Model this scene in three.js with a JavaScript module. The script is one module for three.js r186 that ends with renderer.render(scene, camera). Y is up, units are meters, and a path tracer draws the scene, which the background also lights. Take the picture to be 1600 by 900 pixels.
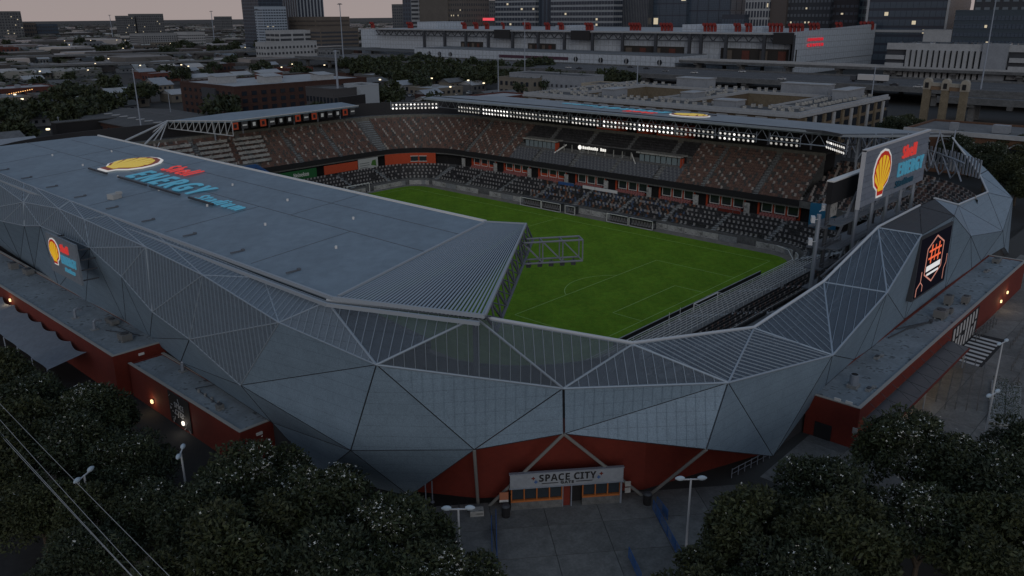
import * as THREE from 'three';
import { FontLoader } from 'three/addons/loaders/FontLoader.js';
import { TextGeometry } from 'three/addons/geometries/TextGeometry.js';
import { RectAreaLightUniformsLib } from 'three/addons/lights/RectAreaLightUniformsLib.js';

// ---------------------------------------------------------------- camera, sky, sun, exposure
const scene = new THREE.Scene();
const camera = new THREE.PerspectiveCamera(38.712, 16 / 9, 0.5, 20000);
{ // drone 45 m above the street corner, looking over the gate to the far stand
  const yaw = 0.824656, pitch = 0.323176, roll = -0.00637;
  camera.position.set(-109.6575, 45.184, 65.658);
  const f = new THREE.Vector3(Math.sin(yaw) * Math.cos(pitch), -Math.sin(pitch), -Math.cos(yaw) * Math.cos(pitch));
  const r = new THREE.Vector3(Math.cos(yaw), 0, Math.sin(yaw)), u = new THREE.Vector3().crossVectors(r, f);
  camera.up.copy(u).multiplyScalar(Math.cos(roll)).addScaledVector(r, -Math.sin(roll));
  camera.lookAt(camera.position.clone().add(f));
}
{ // dusk sky: dusty pink horizon under a slate blue dome
  const w = 256, h = 128, a = new Float32Array(w * h * 4), mix = (p, q, t) => p + (q - p) * t;
  const low = [0.365, 0.305, 0.295], mid = [0.26, 0.255, 0.28], top = [0.15, 0.225, 0.33];
  for (let j = 0; j < h; j++) {
    const el = ((j + 0.5) / h - 0.5) * 180, t1 = Math.min(1, Math.max(0, el / 14)), t2 = Math.min(1, Math.max(0, (el - 14) / 50));
    for (let i = 0; i < w; i++) for (let c = 0; c < 3; c++) a[(j * w + i) * 4 + c] = mix(mix(low[c], mid[c], t1), top[c], t2);
    for (let i = 0; i < w; i++) a[(j * w + i) * 4 + 3] = 1;
  }
  const sky = new THREE.DataTexture(a, w, h, THREE.RGBAFormat, THREE.FloatType);
  sky.mapping = THREE.EquirectangularReflectionMapping; sky.magFilter = THREE.LinearFilter; sky.minFilter = THREE.LinearFilter;
  sky.wrapS = THREE.RepeatWrapping; sky.needsUpdate = true;
  scene.background = sky; scene.environment = sky;
}
const sun = new THREE.DirectionalLight(new THREE.Color(1, 0.96, 0.92), 0.5);   // the last of the dusk glow, very soft
sun.position.set(-230, 95, 190); sun.target.position.set(0, 0, -40); sun.castShadow = true; sun.shadow.radius = 60;
Object.assign(sun.shadow.camera, { left: -260, right: 260, top: 260, bottom: -260, near: 1, far: 900 });
sun.shadow.mapSize.set(2048, 2048); scene.add(sun, sun.target);
const renderer = new THREE.WebGLRenderer({ antialias: true });
renderer.setSize(1024, 576); renderer.shadowMap.enabled = true;
renderer.toneMapping = THREE.LinearToneMapping; renderer.toneMappingExposure = 0.95;
RectAreaLightUniformsLib.init();

// ---------------------------------------------------------------- helpers
function rng(seed) { let s = seed >>> 0; return () => { s = (s + 0x6D2B79F5) | 0; let t = Math.imul(s ^ (s >>> 15), 1 | s); t = (t + Math.imul(t ^ (t >>> 7), 61 | t)) ^ t; return ((t ^ (t >>> 14)) >>> 0) / 4294967296; }; }
const V = (x, y, z) => new THREE.Vector3(x, y, z), VA = (p) => new THREE.Vector3(...p);
const taken = {};
function numbered(n) { const k = taken[n] = (taken[n] ?? -1) + 1; return k ? `${n}_${String(k).padStart(3, '0')}` : n; }
function thing(name, label, category, base = [0, 0, 0], group) {
  const o = new THREE.Group(); o.name = numbered(name); o.position.set(...base); o.userData = { label, category };
  if (group) o.userData.group = group;
  scene.add(o); return o;
}
function dup(o, pos, turn, label, group, scale) {
  const c = o.clone(); c.name = numbered(o.name.replace(/_\d{3}$/, '')); c.userData = { ...o.userData }; scene.add(c);
  c.position.set(...pos); if (turn !== undefined) c.rotation.y = turn; if (label) c.userData.label = label; if (group) c.userData.group = group; if (scale) c.scale.setScalar(scale);
  return c;
}
// B gathers triangles in world metres; part() hangs them under a thing as one mesh
class B {
  constructor() { this.p = []; }
  tri(a, b, c) { this.p.push(a.x, a.y, a.z, b.x, b.y, b.z, c.x, c.y, c.z); return this; }
  quad(a, b, c, d) { return this.tri(a, b, c).tri(a, c, d); }
  hexa(a, b, c, d, e, f, g, h) { // bottom abcd, top efgh
    return this.quad(d, c, b, a).quad(e, f, g, h).quad(a, b, f, e).quad(b, c, g, f).quad(c, d, h, g).quad(d, a, e, h);
  }
  frame(o, x, y, z, w, h, d) { // box centred on o with unit axes x y z
    const q = (i, j, k) => o.clone().addScaledVector(x, i * w / 2).addScaledVector(y, j * h / 2).addScaledVector(z, k * d / 2);
    return this.hexa(q(-1, -1, 1), q(1, -1, 1), q(1, -1, -1), q(-1, -1, -1), q(-1, 1, 1), q(1, 1, 1), q(1, 1, -1), q(-1, 1, -1));
  }
  box(x, y, z, w, h, d, ry = 0) { const c = Math.cos(ry), s = Math.sin(ry); return this.frame(V(x, y, z), V(c, 0, -s), V(0, 1, 0), V(s, 0, c), w, h, d); }
  range(x0, x1, y0, y1, z0, z1) { return this.box((x0 + x1) / 2, (y0 + y1) / 2, (z0 + z1) / 2, x1 - x0, y1 - y0, z1 - z0); }
  beam(a, b, w, h = w, up = V(0, 1, 0)) {
    const z = b.clone().sub(a), L = z.length(); if (L < 1e-4) return this; z.divideScalar(L);
    const x = up.clone().cross(z); if (x.lengthSq() < 1e-6) x.set(1, 0, 0); x.normalize();
    return this.frame(a.clone().add(b).multiplyScalar(0.5), x, z.clone().cross(x), z, w, h, L);
  }
  tube(a, b, r, n = 8, r2 = r) {
    const z = b.clone().sub(a).normalize(), x = (Math.abs(z.y) > 0.95 ? V(1, 0, 0) : V(0, 1, 0)).cross(z).normalize(), y = z.clone().cross(x);
    const P = (o, i, rr) => { const t = i / n * Math.PI * 2; return o.clone().addScaledVector(x, Math.cos(t) * rr).addScaledVector(y, Math.sin(t) * rr); };
    for (let i = 0; i < n; i++) { this.quad(P(a, i, r), P(a, i + 1, r), P(b, i + 1, r2), P(b, i, r2)); this.tri(b, P(b, i, r2), P(b, i + 1, r2)); this.tri(a, P(a, i + 1, r), P(a, i, r)); }
    return this;
  }
  slab(pts, t) { // convex polygon with thickness t behind its front (counter-clockwise) face
    const n = normalOf(pts), q = pts.map((p) => p.clone().addScaledVector(n, -t)), m = pts.length;
    for (let i = 1; i < m - 1; i++) { this.tri(pts[0], pts[i], pts[i + 1]); this.tri(q[0], q[i + 1], q[i]); }
    for (let i = 0; i < m; i++) { const j = (i + 1) % m; this.quad(pts[j], pts[i], q[i], q[j]); }
    return this;
  }
  geo(base, smooth) {
    const n = this.p.length, p = new Float32Array(this.p), nor = new Float32Array(n), uv = new Float32Array(n / 3 * 2), a = V(), b = V(), c = V();
    for (let i = 0; i < n; i += 9) {
      a.set(p[i], p[i + 1], p[i + 2]); b.set(p[i + 3], p[i + 4], p[i + 5]); c.set(p[i + 6], p[i + 7], p[i + 8]);
      const e = b.clone().sub(a), f = c.clone().sub(a), k = e.cross(f).normalize(), ax = Math.abs(k.x), ay = Math.abs(k.y), az = Math.abs(k.z);
      for (let v = 0; v < 3; v++) {
        const o = i + v * 3; nor[o] = k.x; nor[o + 1] = k.y; nor[o + 2] = k.z;
        const u = ay >= ax && ay >= az ? [p[o], p[o + 2]] : ax >= az ? [p[o + 2], p[o + 1]] : [p[o], p[o + 1]];
        uv[o / 3 * 2] = u[0]; uv[o / 3 * 2 + 1] = u[1];
      }
    }
    if (base) for (let i = 0; i < n; i += 3) { p[i] -= base.x; p[i + 1] -= base.y; p[i + 2] -= base.z; }
    const g = new THREE.BufferGeometry();
    g.setAttribute('position', new THREE.BufferAttribute(p, 3)); g.setAttribute('normal', new THREE.BufferAttribute(nor, 3)); g.setAttribute('uv', new THREE.BufferAttribute(uv, 2));
    return g;
  }
}
function normalOf(p) { const n = V(); for (let i = 0; i < p.length; i++) { const a = p[i], b = p[(i + 1) % p.length]; n.x += (a.y - b.y) * (a.z + b.z); n.y += (a.z - b.z) * (a.x + b.x); n.z += (a.x - b.x) * (a.y + b.y); } return n.normalize(); }
const shade = (m) => { m.castShadow = m.receiveShadow = true; return m; };
function part(parent, name, b, mat, stuff) { // parent: a thing, or a part of one (then a sub-part)
  const root = parent.userData.category || parent.userData.kind ? parent : parent.parent;
  const m = shade(new THREE.Mesh(b.isBufferGeometry ? b : b.geo(root.position), mat)); m.name = name; parent.add(m);
  if (stuff) m.userData.kind = 'stuff';
  return m;
}
function single(name, label, category, b, mat, group) { const m = shade(new THREE.Mesh(b.geo(), mat)); m.name = numbered(name); m.userData = { label, category }; if (group) m.userData.group = group; scene.add(m); return m; }
function structure(name, b, mat, label) { const m = shade(new THREE.Mesh(b.geo(), mat)); m.name = numbered(name); m.userData = { kind: 'structure' }; if (label) m.userData.label = label; scene.add(m); return m; }

// ---------------------------------------------------------------- materials
function noiseTex(size, fn, srgb = true) {
  const a = new Uint8Array(size * size * 4);
  for (let j = 0; j < size; j++) for (let i = 0; i < size; i++) { const c = fn(i / size, j / size); for (let k = 0; k < 3; k++) a[(j * size + i) * 4 + k] = Math.max(0, Math.min(255, c[k] * 255)); a[(j * size + i) * 4 + 3] = 255; }
  const t = new THREE.DataTexture(a, size, size); t.wrapS = t.wrapT = THREE.RepeatWrapping; t.magFilter = THREE.LinearFilter; t.minFilter = THREE.LinearMipmapLinearFilter; t.generateMipmaps = true;
  if (srgb) t.colorSpace = THREE.SRGBColorSpace; t.needsUpdate = true; return t;
}
function tileNoise(seed, cells) { // value noise that repeats with the tile
  const r = rng(seed), g = Array.from({ length: cells * cells }, r), s = (t) => t * t * (3 - 2 * t);
  return (u, v) => { const x = u * cells, y = v * cells, i = Math.floor(x), j = Math.floor(y), fx = s(x - i), fy = s(y - j), q = (a, b) => g[((b + cells) % cells) * cells + (a + cells) % cells];
    return (q(i, j) * (1 - fx) + q(i + 1, j) * fx) * (1 - fy) + (q(i, j + 1) * (1 - fx) + q(i + 1, j + 1) * fx) * fy; };
}
const nA = tileNoise(1, 5), nB = tileNoise(2, 17), nC = tileNoise(3, 61), nD = tileNoise(4, 128);
const mottle = (lo, hi, fine = 0.35) => noiseTex(256, (u, v) => { const n = nA(u, v) * 0.3 + nB(u, v) * 0.35 + (nC(u, v) * 0.5 + nD(u, v) * 0.5) * fine, t = n / (0.65 + fine), c = lo + (hi - lo) * t; return [c, c, c]; });
const T = { blot: noiseTex(512, (u, v) => { const n = nA(u, v) * 0.35 + nB(u, v) * 0.3 + nC(u, v) * 0.2 + nD(u, v) * 0.15, s = Math.max(0, nC(v, u) * 0.5 + nB(u, v) * 0.5 - 0.66) * 1.6, c = 0.72 + 0.34 * n - s; return [c, c, c]; }), soft: mottle(0.82, 1.0), rough: mottle(0.6, 1.0, 0.6), stain: noiseTex(256, (u, v) => { const n = nA(u, v) * 0.5 + nB(u, v) * 0.5, s = Math.max(0, nB(v, u) - 0.62) * 1.6, c = 0.8 + 0.25 * n - s * 0.55 + (nD(u, v) - 0.5) * 0.08; return [c, c, c * 0.99]; }) };
T.panel = noiseTex(512, (u, v) => { // expanded metal sheet: close slits, sheet joints, weathered flecks
  const h = v * 4 % 1, w = u * 6 % 1, joint = (h < 0.03 ? 0.17 : 0) + (w < 0.025 ? 0.07 : 0), c = 0.86 + 0.05 * Math.sin(v * Math.PI * 2 * 40) * (nC(u, v) > 0.4 ? 1 : 0.3) - joint * (0.4 + 0.9 * nB(u, v)) - Math.max(0, nC(u, v * 0.3 % 1) - 0.7) * 0.16 + (nA(u, v) - 0.5) * 0.04 + (nD(u, v) - 0.5) * 0.18; return [c, c, c]; });
T.grass = noiseTex(512, (u, v) => { const c = 0.78 + (nA(u, v) - 0.5) * 0.08 + (nB(v, u) - 0.5) * 0.07 + (nC(u, v) - 0.5) * 0.06 + (nD(u, v) - 0.5) * 0.12; return [c * (0.94 + 0.08 * nB(u, v)), c, c * 0.8]; });
function rep(t, m) { const k = t.clone(); k.repeat.set(1 / m, 1 / m); k.needsUpdate = true; return k; }
const R = {}; const tx = (k, m) => R[k + m] ??= rep(T[k], m);
const M = (r, g, b, o = {}) => new THREE.MeshStandardMaterial({ color: new THREE.Color(r, g, b), roughness: 0.85, side: THREE.DoubleSide, ...o });
const glow = (r, g, b, i, base = 0.1) => new THREE.MeshStandardMaterial({ color: new THREE.Color(r * base, g * base, b * base), emissive: new THREE.Color(r, g, b), emissiveIntensity: i, roughness: 0.6, side: THREE.DoubleSide });
const mt = {
  asphalt: M(0.045, 0.047, 0.05, { map: tx('rough', 9) }), ground: M(0.026, 0.027, 0.027, { map: tx('rough', 40) }), concrete: M(0.26, 0.255, 0.24, { map: tx('rough', 6) }),
  paving: [0, 1, 2, 3].map((i) => M(0.225 + 0.018 * i, 0.225 + 0.018 * i, 0.218 + 0.017 * i, { map: tx('rough', 13) })),
  roof: M(0.235, 0.31, 0.375, { map: tx('soft', 14), roughness: 0.7 }), seam: M(0.12, 0.135, 0.155), corr: M(0.32, 0.39, 0.46, { roughness: 0.5, metalness: 0.3 }),
  panel: M(0.275, 0.385, 0.49, { map: tx('panel', 5), roughness: 0.6 }), mesh: M(0.17, 0.22, 0.28, { map: tx('panel', 4), transparent: true, opacity: 0.5, roughness: 0.6 }),
  dense: M(0.22, 0.285, 0.355, { map: tx('panel', 4), transparent: true, opacity: 0.86, roughness: 0.6 }),
  rib: M(0.31, 0.375, 0.44, { roughness: 0.5, metalness: 0.3 }), steel: M(0.30, 0.34, 0.40, { roughness: 0.5, metalness: 0.4 }), darkSteel: M(0.05, 0.055, 0.065, { roughness: 0.6 }), white: M(0.72, 0.72, 0.70, { roughness: 0.6 }),
  red: M(0.19, 0.024, 0.013, { map: tx('soft', 5) }), orange: M(0.50, 0.07, 0.025), black: M(0.012, 0.012, 0.014), glass: M(0.03, 0.04, 0.05, { roughness: 0.15 }),
  gravel: M(0.27, 0.32, 0.36, { map: tx('blot', 17) }), grass: new THREE.MeshPhysicalMaterial({ color: new THREE.Color(0.20, 0.36, 0.048), map: tx('grass', 11), roughness: 1, specularIntensity: 0.15, side: THREE.DoubleSide }), line: M(0.25, 0.40, 0.11), terrace: M(0.21, 0.215, 0.215, { map: tx('rough', 5) }),
  stair: M(0.40, 0.42, 0.43, { map: tx('rough', 3) }), wall: M(0.45, 0.45, 0.44, { map: tx('stain', 5) }), seat: M(1, 1, 1, { roughness: 0.55 }), brick: M(0.09, 0.042, 0.033, { map: tx('rough', 4) }), tan: M(0.27, 0.22, 0.15, { map: tx('rough', 6) }),
  cream: M(0.40, 0.37, 0.31, { map: tx('soft', 8) }), trunk: M(0.07, 0.055, 0.04), blue: M(0.03, 0.10, 0.28), teal: M(0.02, 0.16, 0.30), fabric: M(0.20, 0.23, 0.27, { map: tx('soft', 6) }),
};

const ORD = ['first', 'second', 'third', 'fourth', 'fifth', 'sixth', 'seventh', 'eighth', 'ninth', 'tenth', 'eleventh', 'twelfth', 'thirteenth', 'fourteenth', 'fifteenth', 'sixteenth', 'seventeenth', 'eighteenth', 'nineteenth', 'twentieth'];
// ---------------------------------------------------------------- ground, plaza, pitch
structure('ground', new B().quad(V(-4000, -0.02, 4000), V(9000, -0.02, 4000), V(9000, -0.02, -9000), V(-4000, -0.02, -9000)), mt.ground);
{ // street beside the stadium under the wires, its kerb and pavement
  structure('road', new B().range(-104, -90, -0.015, -0.004, -260, 160), mt.asphalt);
  const k = new B(); k.range(-90, -86.5, -0.01, 0.13, -260, 160); structure('pavement', k, mt.concrete);
  structure('road', new B().range(-200, 160, -0.015, -0.006, 78, 92), mt.asphalt);
}
{ // plaza in front of the corner gate: big concrete bays with open joints
  const bed = structure('plaza', new B().slab([V(-95, 0.012, 4), V(-62, 0.012, 78), V(100, 0.012, 78), V(100, 0.012, 30), V(-30, 0.012, 30), V(-66, 0.012, 4)], 0.03), M(0.045, 0.045, 0.043));
  const r = rng(11), s = V(0.76, 0, 0.65).normalize(), n = V(-0.65, 0, 0.76).normalize(), o = V(-54.7, 0, 23);
  const bay = new B().box(0, 0, 0, 5.1, 0.08, 4.4).geo();
  const bays = [0, 1, 2, 3, 4].map(() => new B().box(r() * 40, 0, r() * 40, 5.12, 0.07, 4.42).geo());
  bays.forEach((g) => { g.computeBoundingBox(); const c = g.boundingBox.getCenter(V()); g.translate(-c.x, -c.y, -c.z); });
  let q = 0; const put = (p, ry) => { const m = shade(new THREE.Mesh(bays[q++ % 5], mt.paving[Math.floor(r() * 4)])); m.name = 'paving_bay'; m.position.set(p.x, 0.012 + r() * 0.006, p.z); m.rotation.y = ry; bed.add(m); };
  for (let i = -3; i <= 3; i++) for (let j = 0; j < 9; j++) put(o.clone().addScaledVector(s, i * 5.18 - 0.6).addScaledVector(n, 1.5 + j * 4.48), Math.atan2(-s.z, s.x));
  for (let i = 0; i < 21; i++) for (let j = 0; j < 6; j++) { const p = V(-36 + i * 5.18, 0, 36.6 + j * 4.48); if (p.clone().sub(o).dot(s) > 21.5) put(p, 0); }
}
const W = { x0: -41, x1: 41, z0: -109.5, z1: 4.5, r: 7 };
structure('pitch_surround', new B().slab([V(-42, 0.02, 5), V(42, 0.02, 5), V(42, 0.02, -110), V(-42, 0.02, -110)], 0.03), M(0.27, 0.25, 0.22, { map: tx('rough', 3) }));
{
  const arc = (cx, cz, a0, a1, r) => Array.from({ length: 7 }, (_, i) => { const a = a0 + (a1 - a0) * i / 6; return V(cx + Math.cos(a) * r, 0.045, cz + Math.sin(a) * r); });
  const P = Math.PI, pitch = structure('pitch', new B().slab([...arc(33, -2, P / 2, 0, 5.4), ...arc(33, -102.5, 0, -P / 2, 5.4), ...arc(-33, -102.5, -P / 2, -P, 5.4), ...arc(-33, -2, P, P / 2, 5.4)], 0.05), mt.grass);
  const line = (x0, z0, x1, z1) => { const m = shade(new THREE.Mesh(new B().beam(V(x0, 0.047, z0), V(x1, 0.047, z1), 0.11, 0.006).geo(), mt.line)); m.name = 'pitch_line'; pitch.add(m); };
  line(-34, 0, 34, 0); line(-34, -105, 34, -105); line(34, 0, 34, -105); line(-34, 0, -34, -105); line(-34, -52.5, 34, -52.5);
  for (const [z, s] of [[0, -1], [-105, 1]]) for (const [w, d] of [[20.16, 16.5], [9.16, 5.5]]) { line(-w, z, -w, z + s * d); line(w, z, w, z + s * d); line(-w, z + s * d, w, z + s * d); }
  const curve = (cx, cz, r, a0, a1) => { const b = new B(); for (let i = 0; i < 40; i++) { const t = (k) => a0 + (a1 - a0) * k / 40, p = (k) => V(cx + Math.cos(t(k)) * r, 0.047, cz + Math.sin(t(k)) * r); b.beam(p(i), p(i + 1), 0.11, 0.006); } const m = shade(new THREE.Mesh(b.geo(), mt.line)); m.name = 'pitch_line'; pitch.add(m); };
  curve(0, -52.5, 9.15, 0, 2 * P); curve(0, -11, 9.15, -P + 0.645, -0.645); curve(0, -94, 9.15, 0.645, P - 0.645);
}

// ---------------------------------------------------------------- folded metal facade
const N = {
  // rim under the roof and round the low south end
  r00: [-70, 22.12, -100.57], r0: [-70, 21.56, -70.37], ra: [-70, 21.54, -66.13], r1: [-70, 21.43, -52.46], r2: [-70, 21.28, -40.48], r3: [-70, 21.12, -26.58], r4: [-70, 20.79, -4.1], r5: [-70, 20.8, 6.41], r6: [-63.64, 20.6, 18.86],
  r7: [-50.36, 16, 26], r8: [-29.63, 12.07, 28], r9: [-13.82, 13.77, 29], r10: [-0.07, 18.15, 30], r11: [16.42, 18.24, 30], r12: [25.04, 17.79, 29.5],
  // upper folds
  a2: [-71.6, 19.46, -66.58], m0: [-71.5, 20.58, -52.78], m1: [-71.8, 20.65, -43.34], m2: [-72.2, 20.49, -25.07], m3: [-72.6, 20.14, -11.38], m4: [-72.8, 18.63, 2.68], m5: [-70.2, 16.72, 13.3], m6: [-57.25, 13.12, 23.42],
  m7: [-44.96, 12.46, 33.2], m8: [-27.18, 10.36, 36], m9: [-12.26, 13.63, 36], m10: [2.17, 17.59, 34.8], m11: [16.21, 17.61, 34.8],
  // lower folds
  k00: [-72.4, 14.66, -89.92], k0: [-72.4, 15.29, -75.35], k1: [-72.3, 16.13, -65.99], k2: [-72.3, 17.3, -58.97], k3: [-72.8, 17.69, -40.4], k4: [-73, 15.89, -31.26], k5: [-72.8, 13.02, -24.57], k6: [-72.8, 11.93, -16.05], k7: [-72.6, 9.45, -6.31], k8: [-70.6, 7, 9.14],
  k9: [-63.35, 7.39, 18.02], k10: [-57.05, 8.44, 23.41], k11: [-47.77, 6.57, 33], k12: [26.67, 12.55, 35], k13: [54.93, 7.61, 33.6],
  // foot on the annexe roofs and on the ground
  b00: [-65.34, 5, -130.51], b1: [-66.91, 5, -90.72], b2: [-67.2, 5, -83.04], b3: [-68.25, 5, -69.33], b4: [-68.34, 5, -58.58], b5: [-68.24, 5, -44.99], b6: [-68.4, 5, -37.42], b7: [-69.48, 5, -26.74], b8: [-70.12, 4.6, -5.34], b9: [-68.6, -0.02, 0.45], b10: [-65.06, 0.1, 10.49], b11: [-33.97, 0.1, 33.56], b12: [-23.06, 4.8, 34.16], b13: [-13.62, 4.8, 33.79], b14: [-8.6, 4.8, 33.96], b15: [4.83, 4.8, 33.56],
  b16: [23.4, 4.8, 33.48], b17: [36.53, 4.8, 33.72], b18: [42.39, 4.8, 33.68], b19: [58.01, 4, 33.69],
  // the corner that climbs to the far roof
  e1: [39.53, 14.3, 29.4], e2: [58.5, 13.45, 29.3], e3: [69, 10.96, 31.53], e4: [68.5, 21.35, 19.31], e5: [71, 15.45, 25.89], e6: [65.5, 15.34, 25.83], e7: [69.5, 0, 32.4],
};
for (const k in N) N[k] = VA(N[k]);
const core = V(0, 8, -45);
function outward(p) { const n = normalOf(p), c = p.reduce((s, q) => s.add(q), V()).divideScalar(p.length); return n.dot(c.clone().sub(core).setY((c.y - 6) * 0.5)) < 0 ? [...p].reverse() : p; }
function inset(p, g) { // shrink a polygon by about g, keeping its plane
  const c = p.reduce((s, q) => s.add(q), V()).divideScalar(p.length); let area = 0, per = 0;
  for (let i = 0; i < p.length; i++) { const a = p[i], b = p[(i + 1) % p.length]; area += b.clone().sub(a).cross(c.clone().sub(a)).length() / 2; per += a.distanceTo(b); }
  const f = Math.max(0.55, 1 - g * per / (2 * area)); return p.map((q) => c.clone().lerp(q, f));
}
{
  const fac = thing('stadium_facade', 'folded blue-grey metal facade of triangular panels wrapped round the stadium', 'facade', [-55, 0, 20]);
  const solid = ['k00 b00 b1', 'k00 b1 k0', 'k0 b1 k1', 'k1 b1 b2', 'k1 b2 k2', 'k2 b2 b3', 'k2 b3 k3', 'k3 b3 b4', 'k3 b4 b5', 'k3 b5 k4', 'k4 b5 b6', 'k4 b6 k5', 'k5 b6 k6', 'k6 b6 b7', 'k6 b7 k7', 'k7 b7 b8', 'k7 b8 k8', 'k8 b8 b9', 'k8 b9 b10', 'k8 b10 k9',
    'm4 k7 m5', 'm5 k7 k8', 'm5 k8 k9', 'm5 k9 m6', 'm6 k9 k10', 'm6 k10 m7', 'm7 k10 k11', 'm7 k11 b11', 'm7 b11 m8', 'm8 b11 b12', 'm8 b12 b13', 'm8 b13 m9', 'm9 b13 b14', 'm9 b14 b15', 'm9 b15 m10', 'b15 b16 m11', 'b15 m11 m10', 'm11 b16 k12', 'k12 b16 b17', 'k12 b17 b18', 'k12 b18 k13', 'k13 b18 b19',
    'm10 r11 m11', 'm10 r10 r11', 'r11 r12 m11', 'r12 e1 m11', 'm11 e1 k12', 'e1 k13 k12', 'e1 e2 k13', 'e2 e3 k13', 'e3 e7 b19', 'e3 b19 k13', 'e2 e6 e3', 'e6 e5 e3', 'e6 e4 e5'];
  const dense = ['r00 k00 a2', 'r00 a2 r0', 'k00 k0 a2', 'k0 k1 a2', 'a2 k1 k2', 'a2 k2 m0', 'r0 a2 ra', 'ra a2 m0', 'ra m0 r1', 'r1 m0 m1', 'm0 k2 k3', 'm0 k3 m1', 'r1 m1 r2', 'm1 k3 m2', 'm1 m2 r2', 'k3 k4 m2', 'k4 k5 m2', 'm2 k5 m3', 'r2 m2 m3 r3', 'r3 m3 r4', 'm3 k5 k6', 'm3 k6 m4', 'm3 m4 r4', 'k6 k7 m4', 'r4 m4 r5', 'r5 m4 m5'];
  const open = ['r5 m5 r6', 'm5 m6 r6', 'r6 m6 r7', 'r7 m6 m7', 'r7 m7 r8', 'r8 m7 m8', 'r8 m8 r9', 'r9 m8 m9', 'r9 m9 r10', 'r10 m9 m10'];
  const P = (s) => outward(s.split(' ').map((k) => N[k]));
  const pane = new Set('m10 r10 r11|m10 r11 m11|r11 r12 m11'.split('|'));
  for (const s of solid) part(fac, 'metal_panel', new B().slab(inset(P(s), 0.055), 0.12), pane.has(s) ? mt.darkSteelPanel ??= M(0.075, 0.085, 0.10, { map: tx('panel', 4) }) : mt.panel);
  const ribs = (p, step, w, mat, host, joined) => { // battens running down the fall line of the panel
    const n = normalOf(p), s = V(0, 1, 0).cross(n).normalize(), t = n.clone().cross(s), o = p[0], q = p.map((v) => { const d = v.clone().sub(o); return [d.dot(s), d.dot(t)]; }), b = new B();
    const lo = Math.min(...q.map((v) => v[0])), hi = Math.max(...q.map((v) => v[0]));
    for (let x = lo + step * 0.6; x < hi; x += step) {
      const y = []; q.forEach((a, i) => { const c = q[(i + 1) % q.length]; if ((a[0] - x) * (c[0] - x) < 0) y.push(a[1] + (c[1] - a[1]) * (x - a[0]) / (c[0] - a[0])); });
      if (y.length === 2 && Math.abs(y[0] - y[1]) > 0.4) { const at = (v) => o.clone().addScaledVector(s, x).addScaledVector(t, v).addScaledVector(n, 0.04); const e = joined ? b : new B(); e.beam(at(Math.min(...y)), at(Math.max(...y)), w, 0.1, n); if (!joined) part(host, 'batten', e, mat); }
    }
    if (joined && b.p.length) part(host, 'batten', b, mat, true);
  };
  for (const q of ['m5 k9 m6', 'm6 k10 m7', 'm7 k10 k11']) ribs(inset(P(q), 0.2), 0.92, 0.04, mt.panel, fac.children[solid.indexOf(q)], true);
  const denseRib = M(0.22, 0.28, 0.34);
  for (const s of dense) { const p = P(s); ribs(p, 0.8, 0.07, denseRib, part(fac, 'mesh_panel', new B().slab(inset(p, 0.05), 0.03), mt.dense), true); }
  for (const s of open) { const p = P(s); ribs(p, 0.92, 0.045, mt.rib, part(fac, 'mesh_panel', new B().slab(inset(p, 0.05), 0.03), mt.mesh)); }
  const seen = new Set(), edge = (list, r, mat, name) => { for (const s of list) { const k = s.split(' '); k.forEach((a, i) => { const b = k[(i + 1) % k.length], id = [a, b].sort().join(); if (!seen.has(id)) { seen.add(id); part(fac, name, new B().tube(N[a], N[b], r, 6), mat); } }); } };
  edge(open, 0.115, mt.rib, 'edge_tube'); edge(dense, 0.075, mt.rib, 'edge_tube');
  const dark = M(0.02, 0.023, 0.028); edge(solid, 0.03, dark, 'joint_bar');
  // steel behind the glazed folds
  for (const k of ['r6', 'r7', 'r8', 'r9', 'r10']) { const a = N[k].clone(), f = a.clone().lerp(core, 0.09); f.y = 0; part(fac, 'inner_column', new B().tube(a, f, 0.28, 8).tube(a, f.clone().setY(a.y * 0.55), 0.18), mt.steel); }
  // white rim pipe with end caps over the south end
  for (const [a, b] of [['r5', 'r6'], ['r6', 'r7'], ['r7', 'r8'], ['r8', 'r9'], ['r9', 'r10'], ['r10', 'r11'], ['r12', 'e1'], ['e1', 'e2'], ['e2', 'e6'], ['e6', 'e4']]) part(fac, 'rim_pipe', new B().tube(N[a].clone().add(V(0, 0.15, 0)), N[b].clone().add(V(0, 0.15, 0)), 0.16, 8), mt.rimPipe ??= M(0.5, 0.54, 0.58));
}
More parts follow.
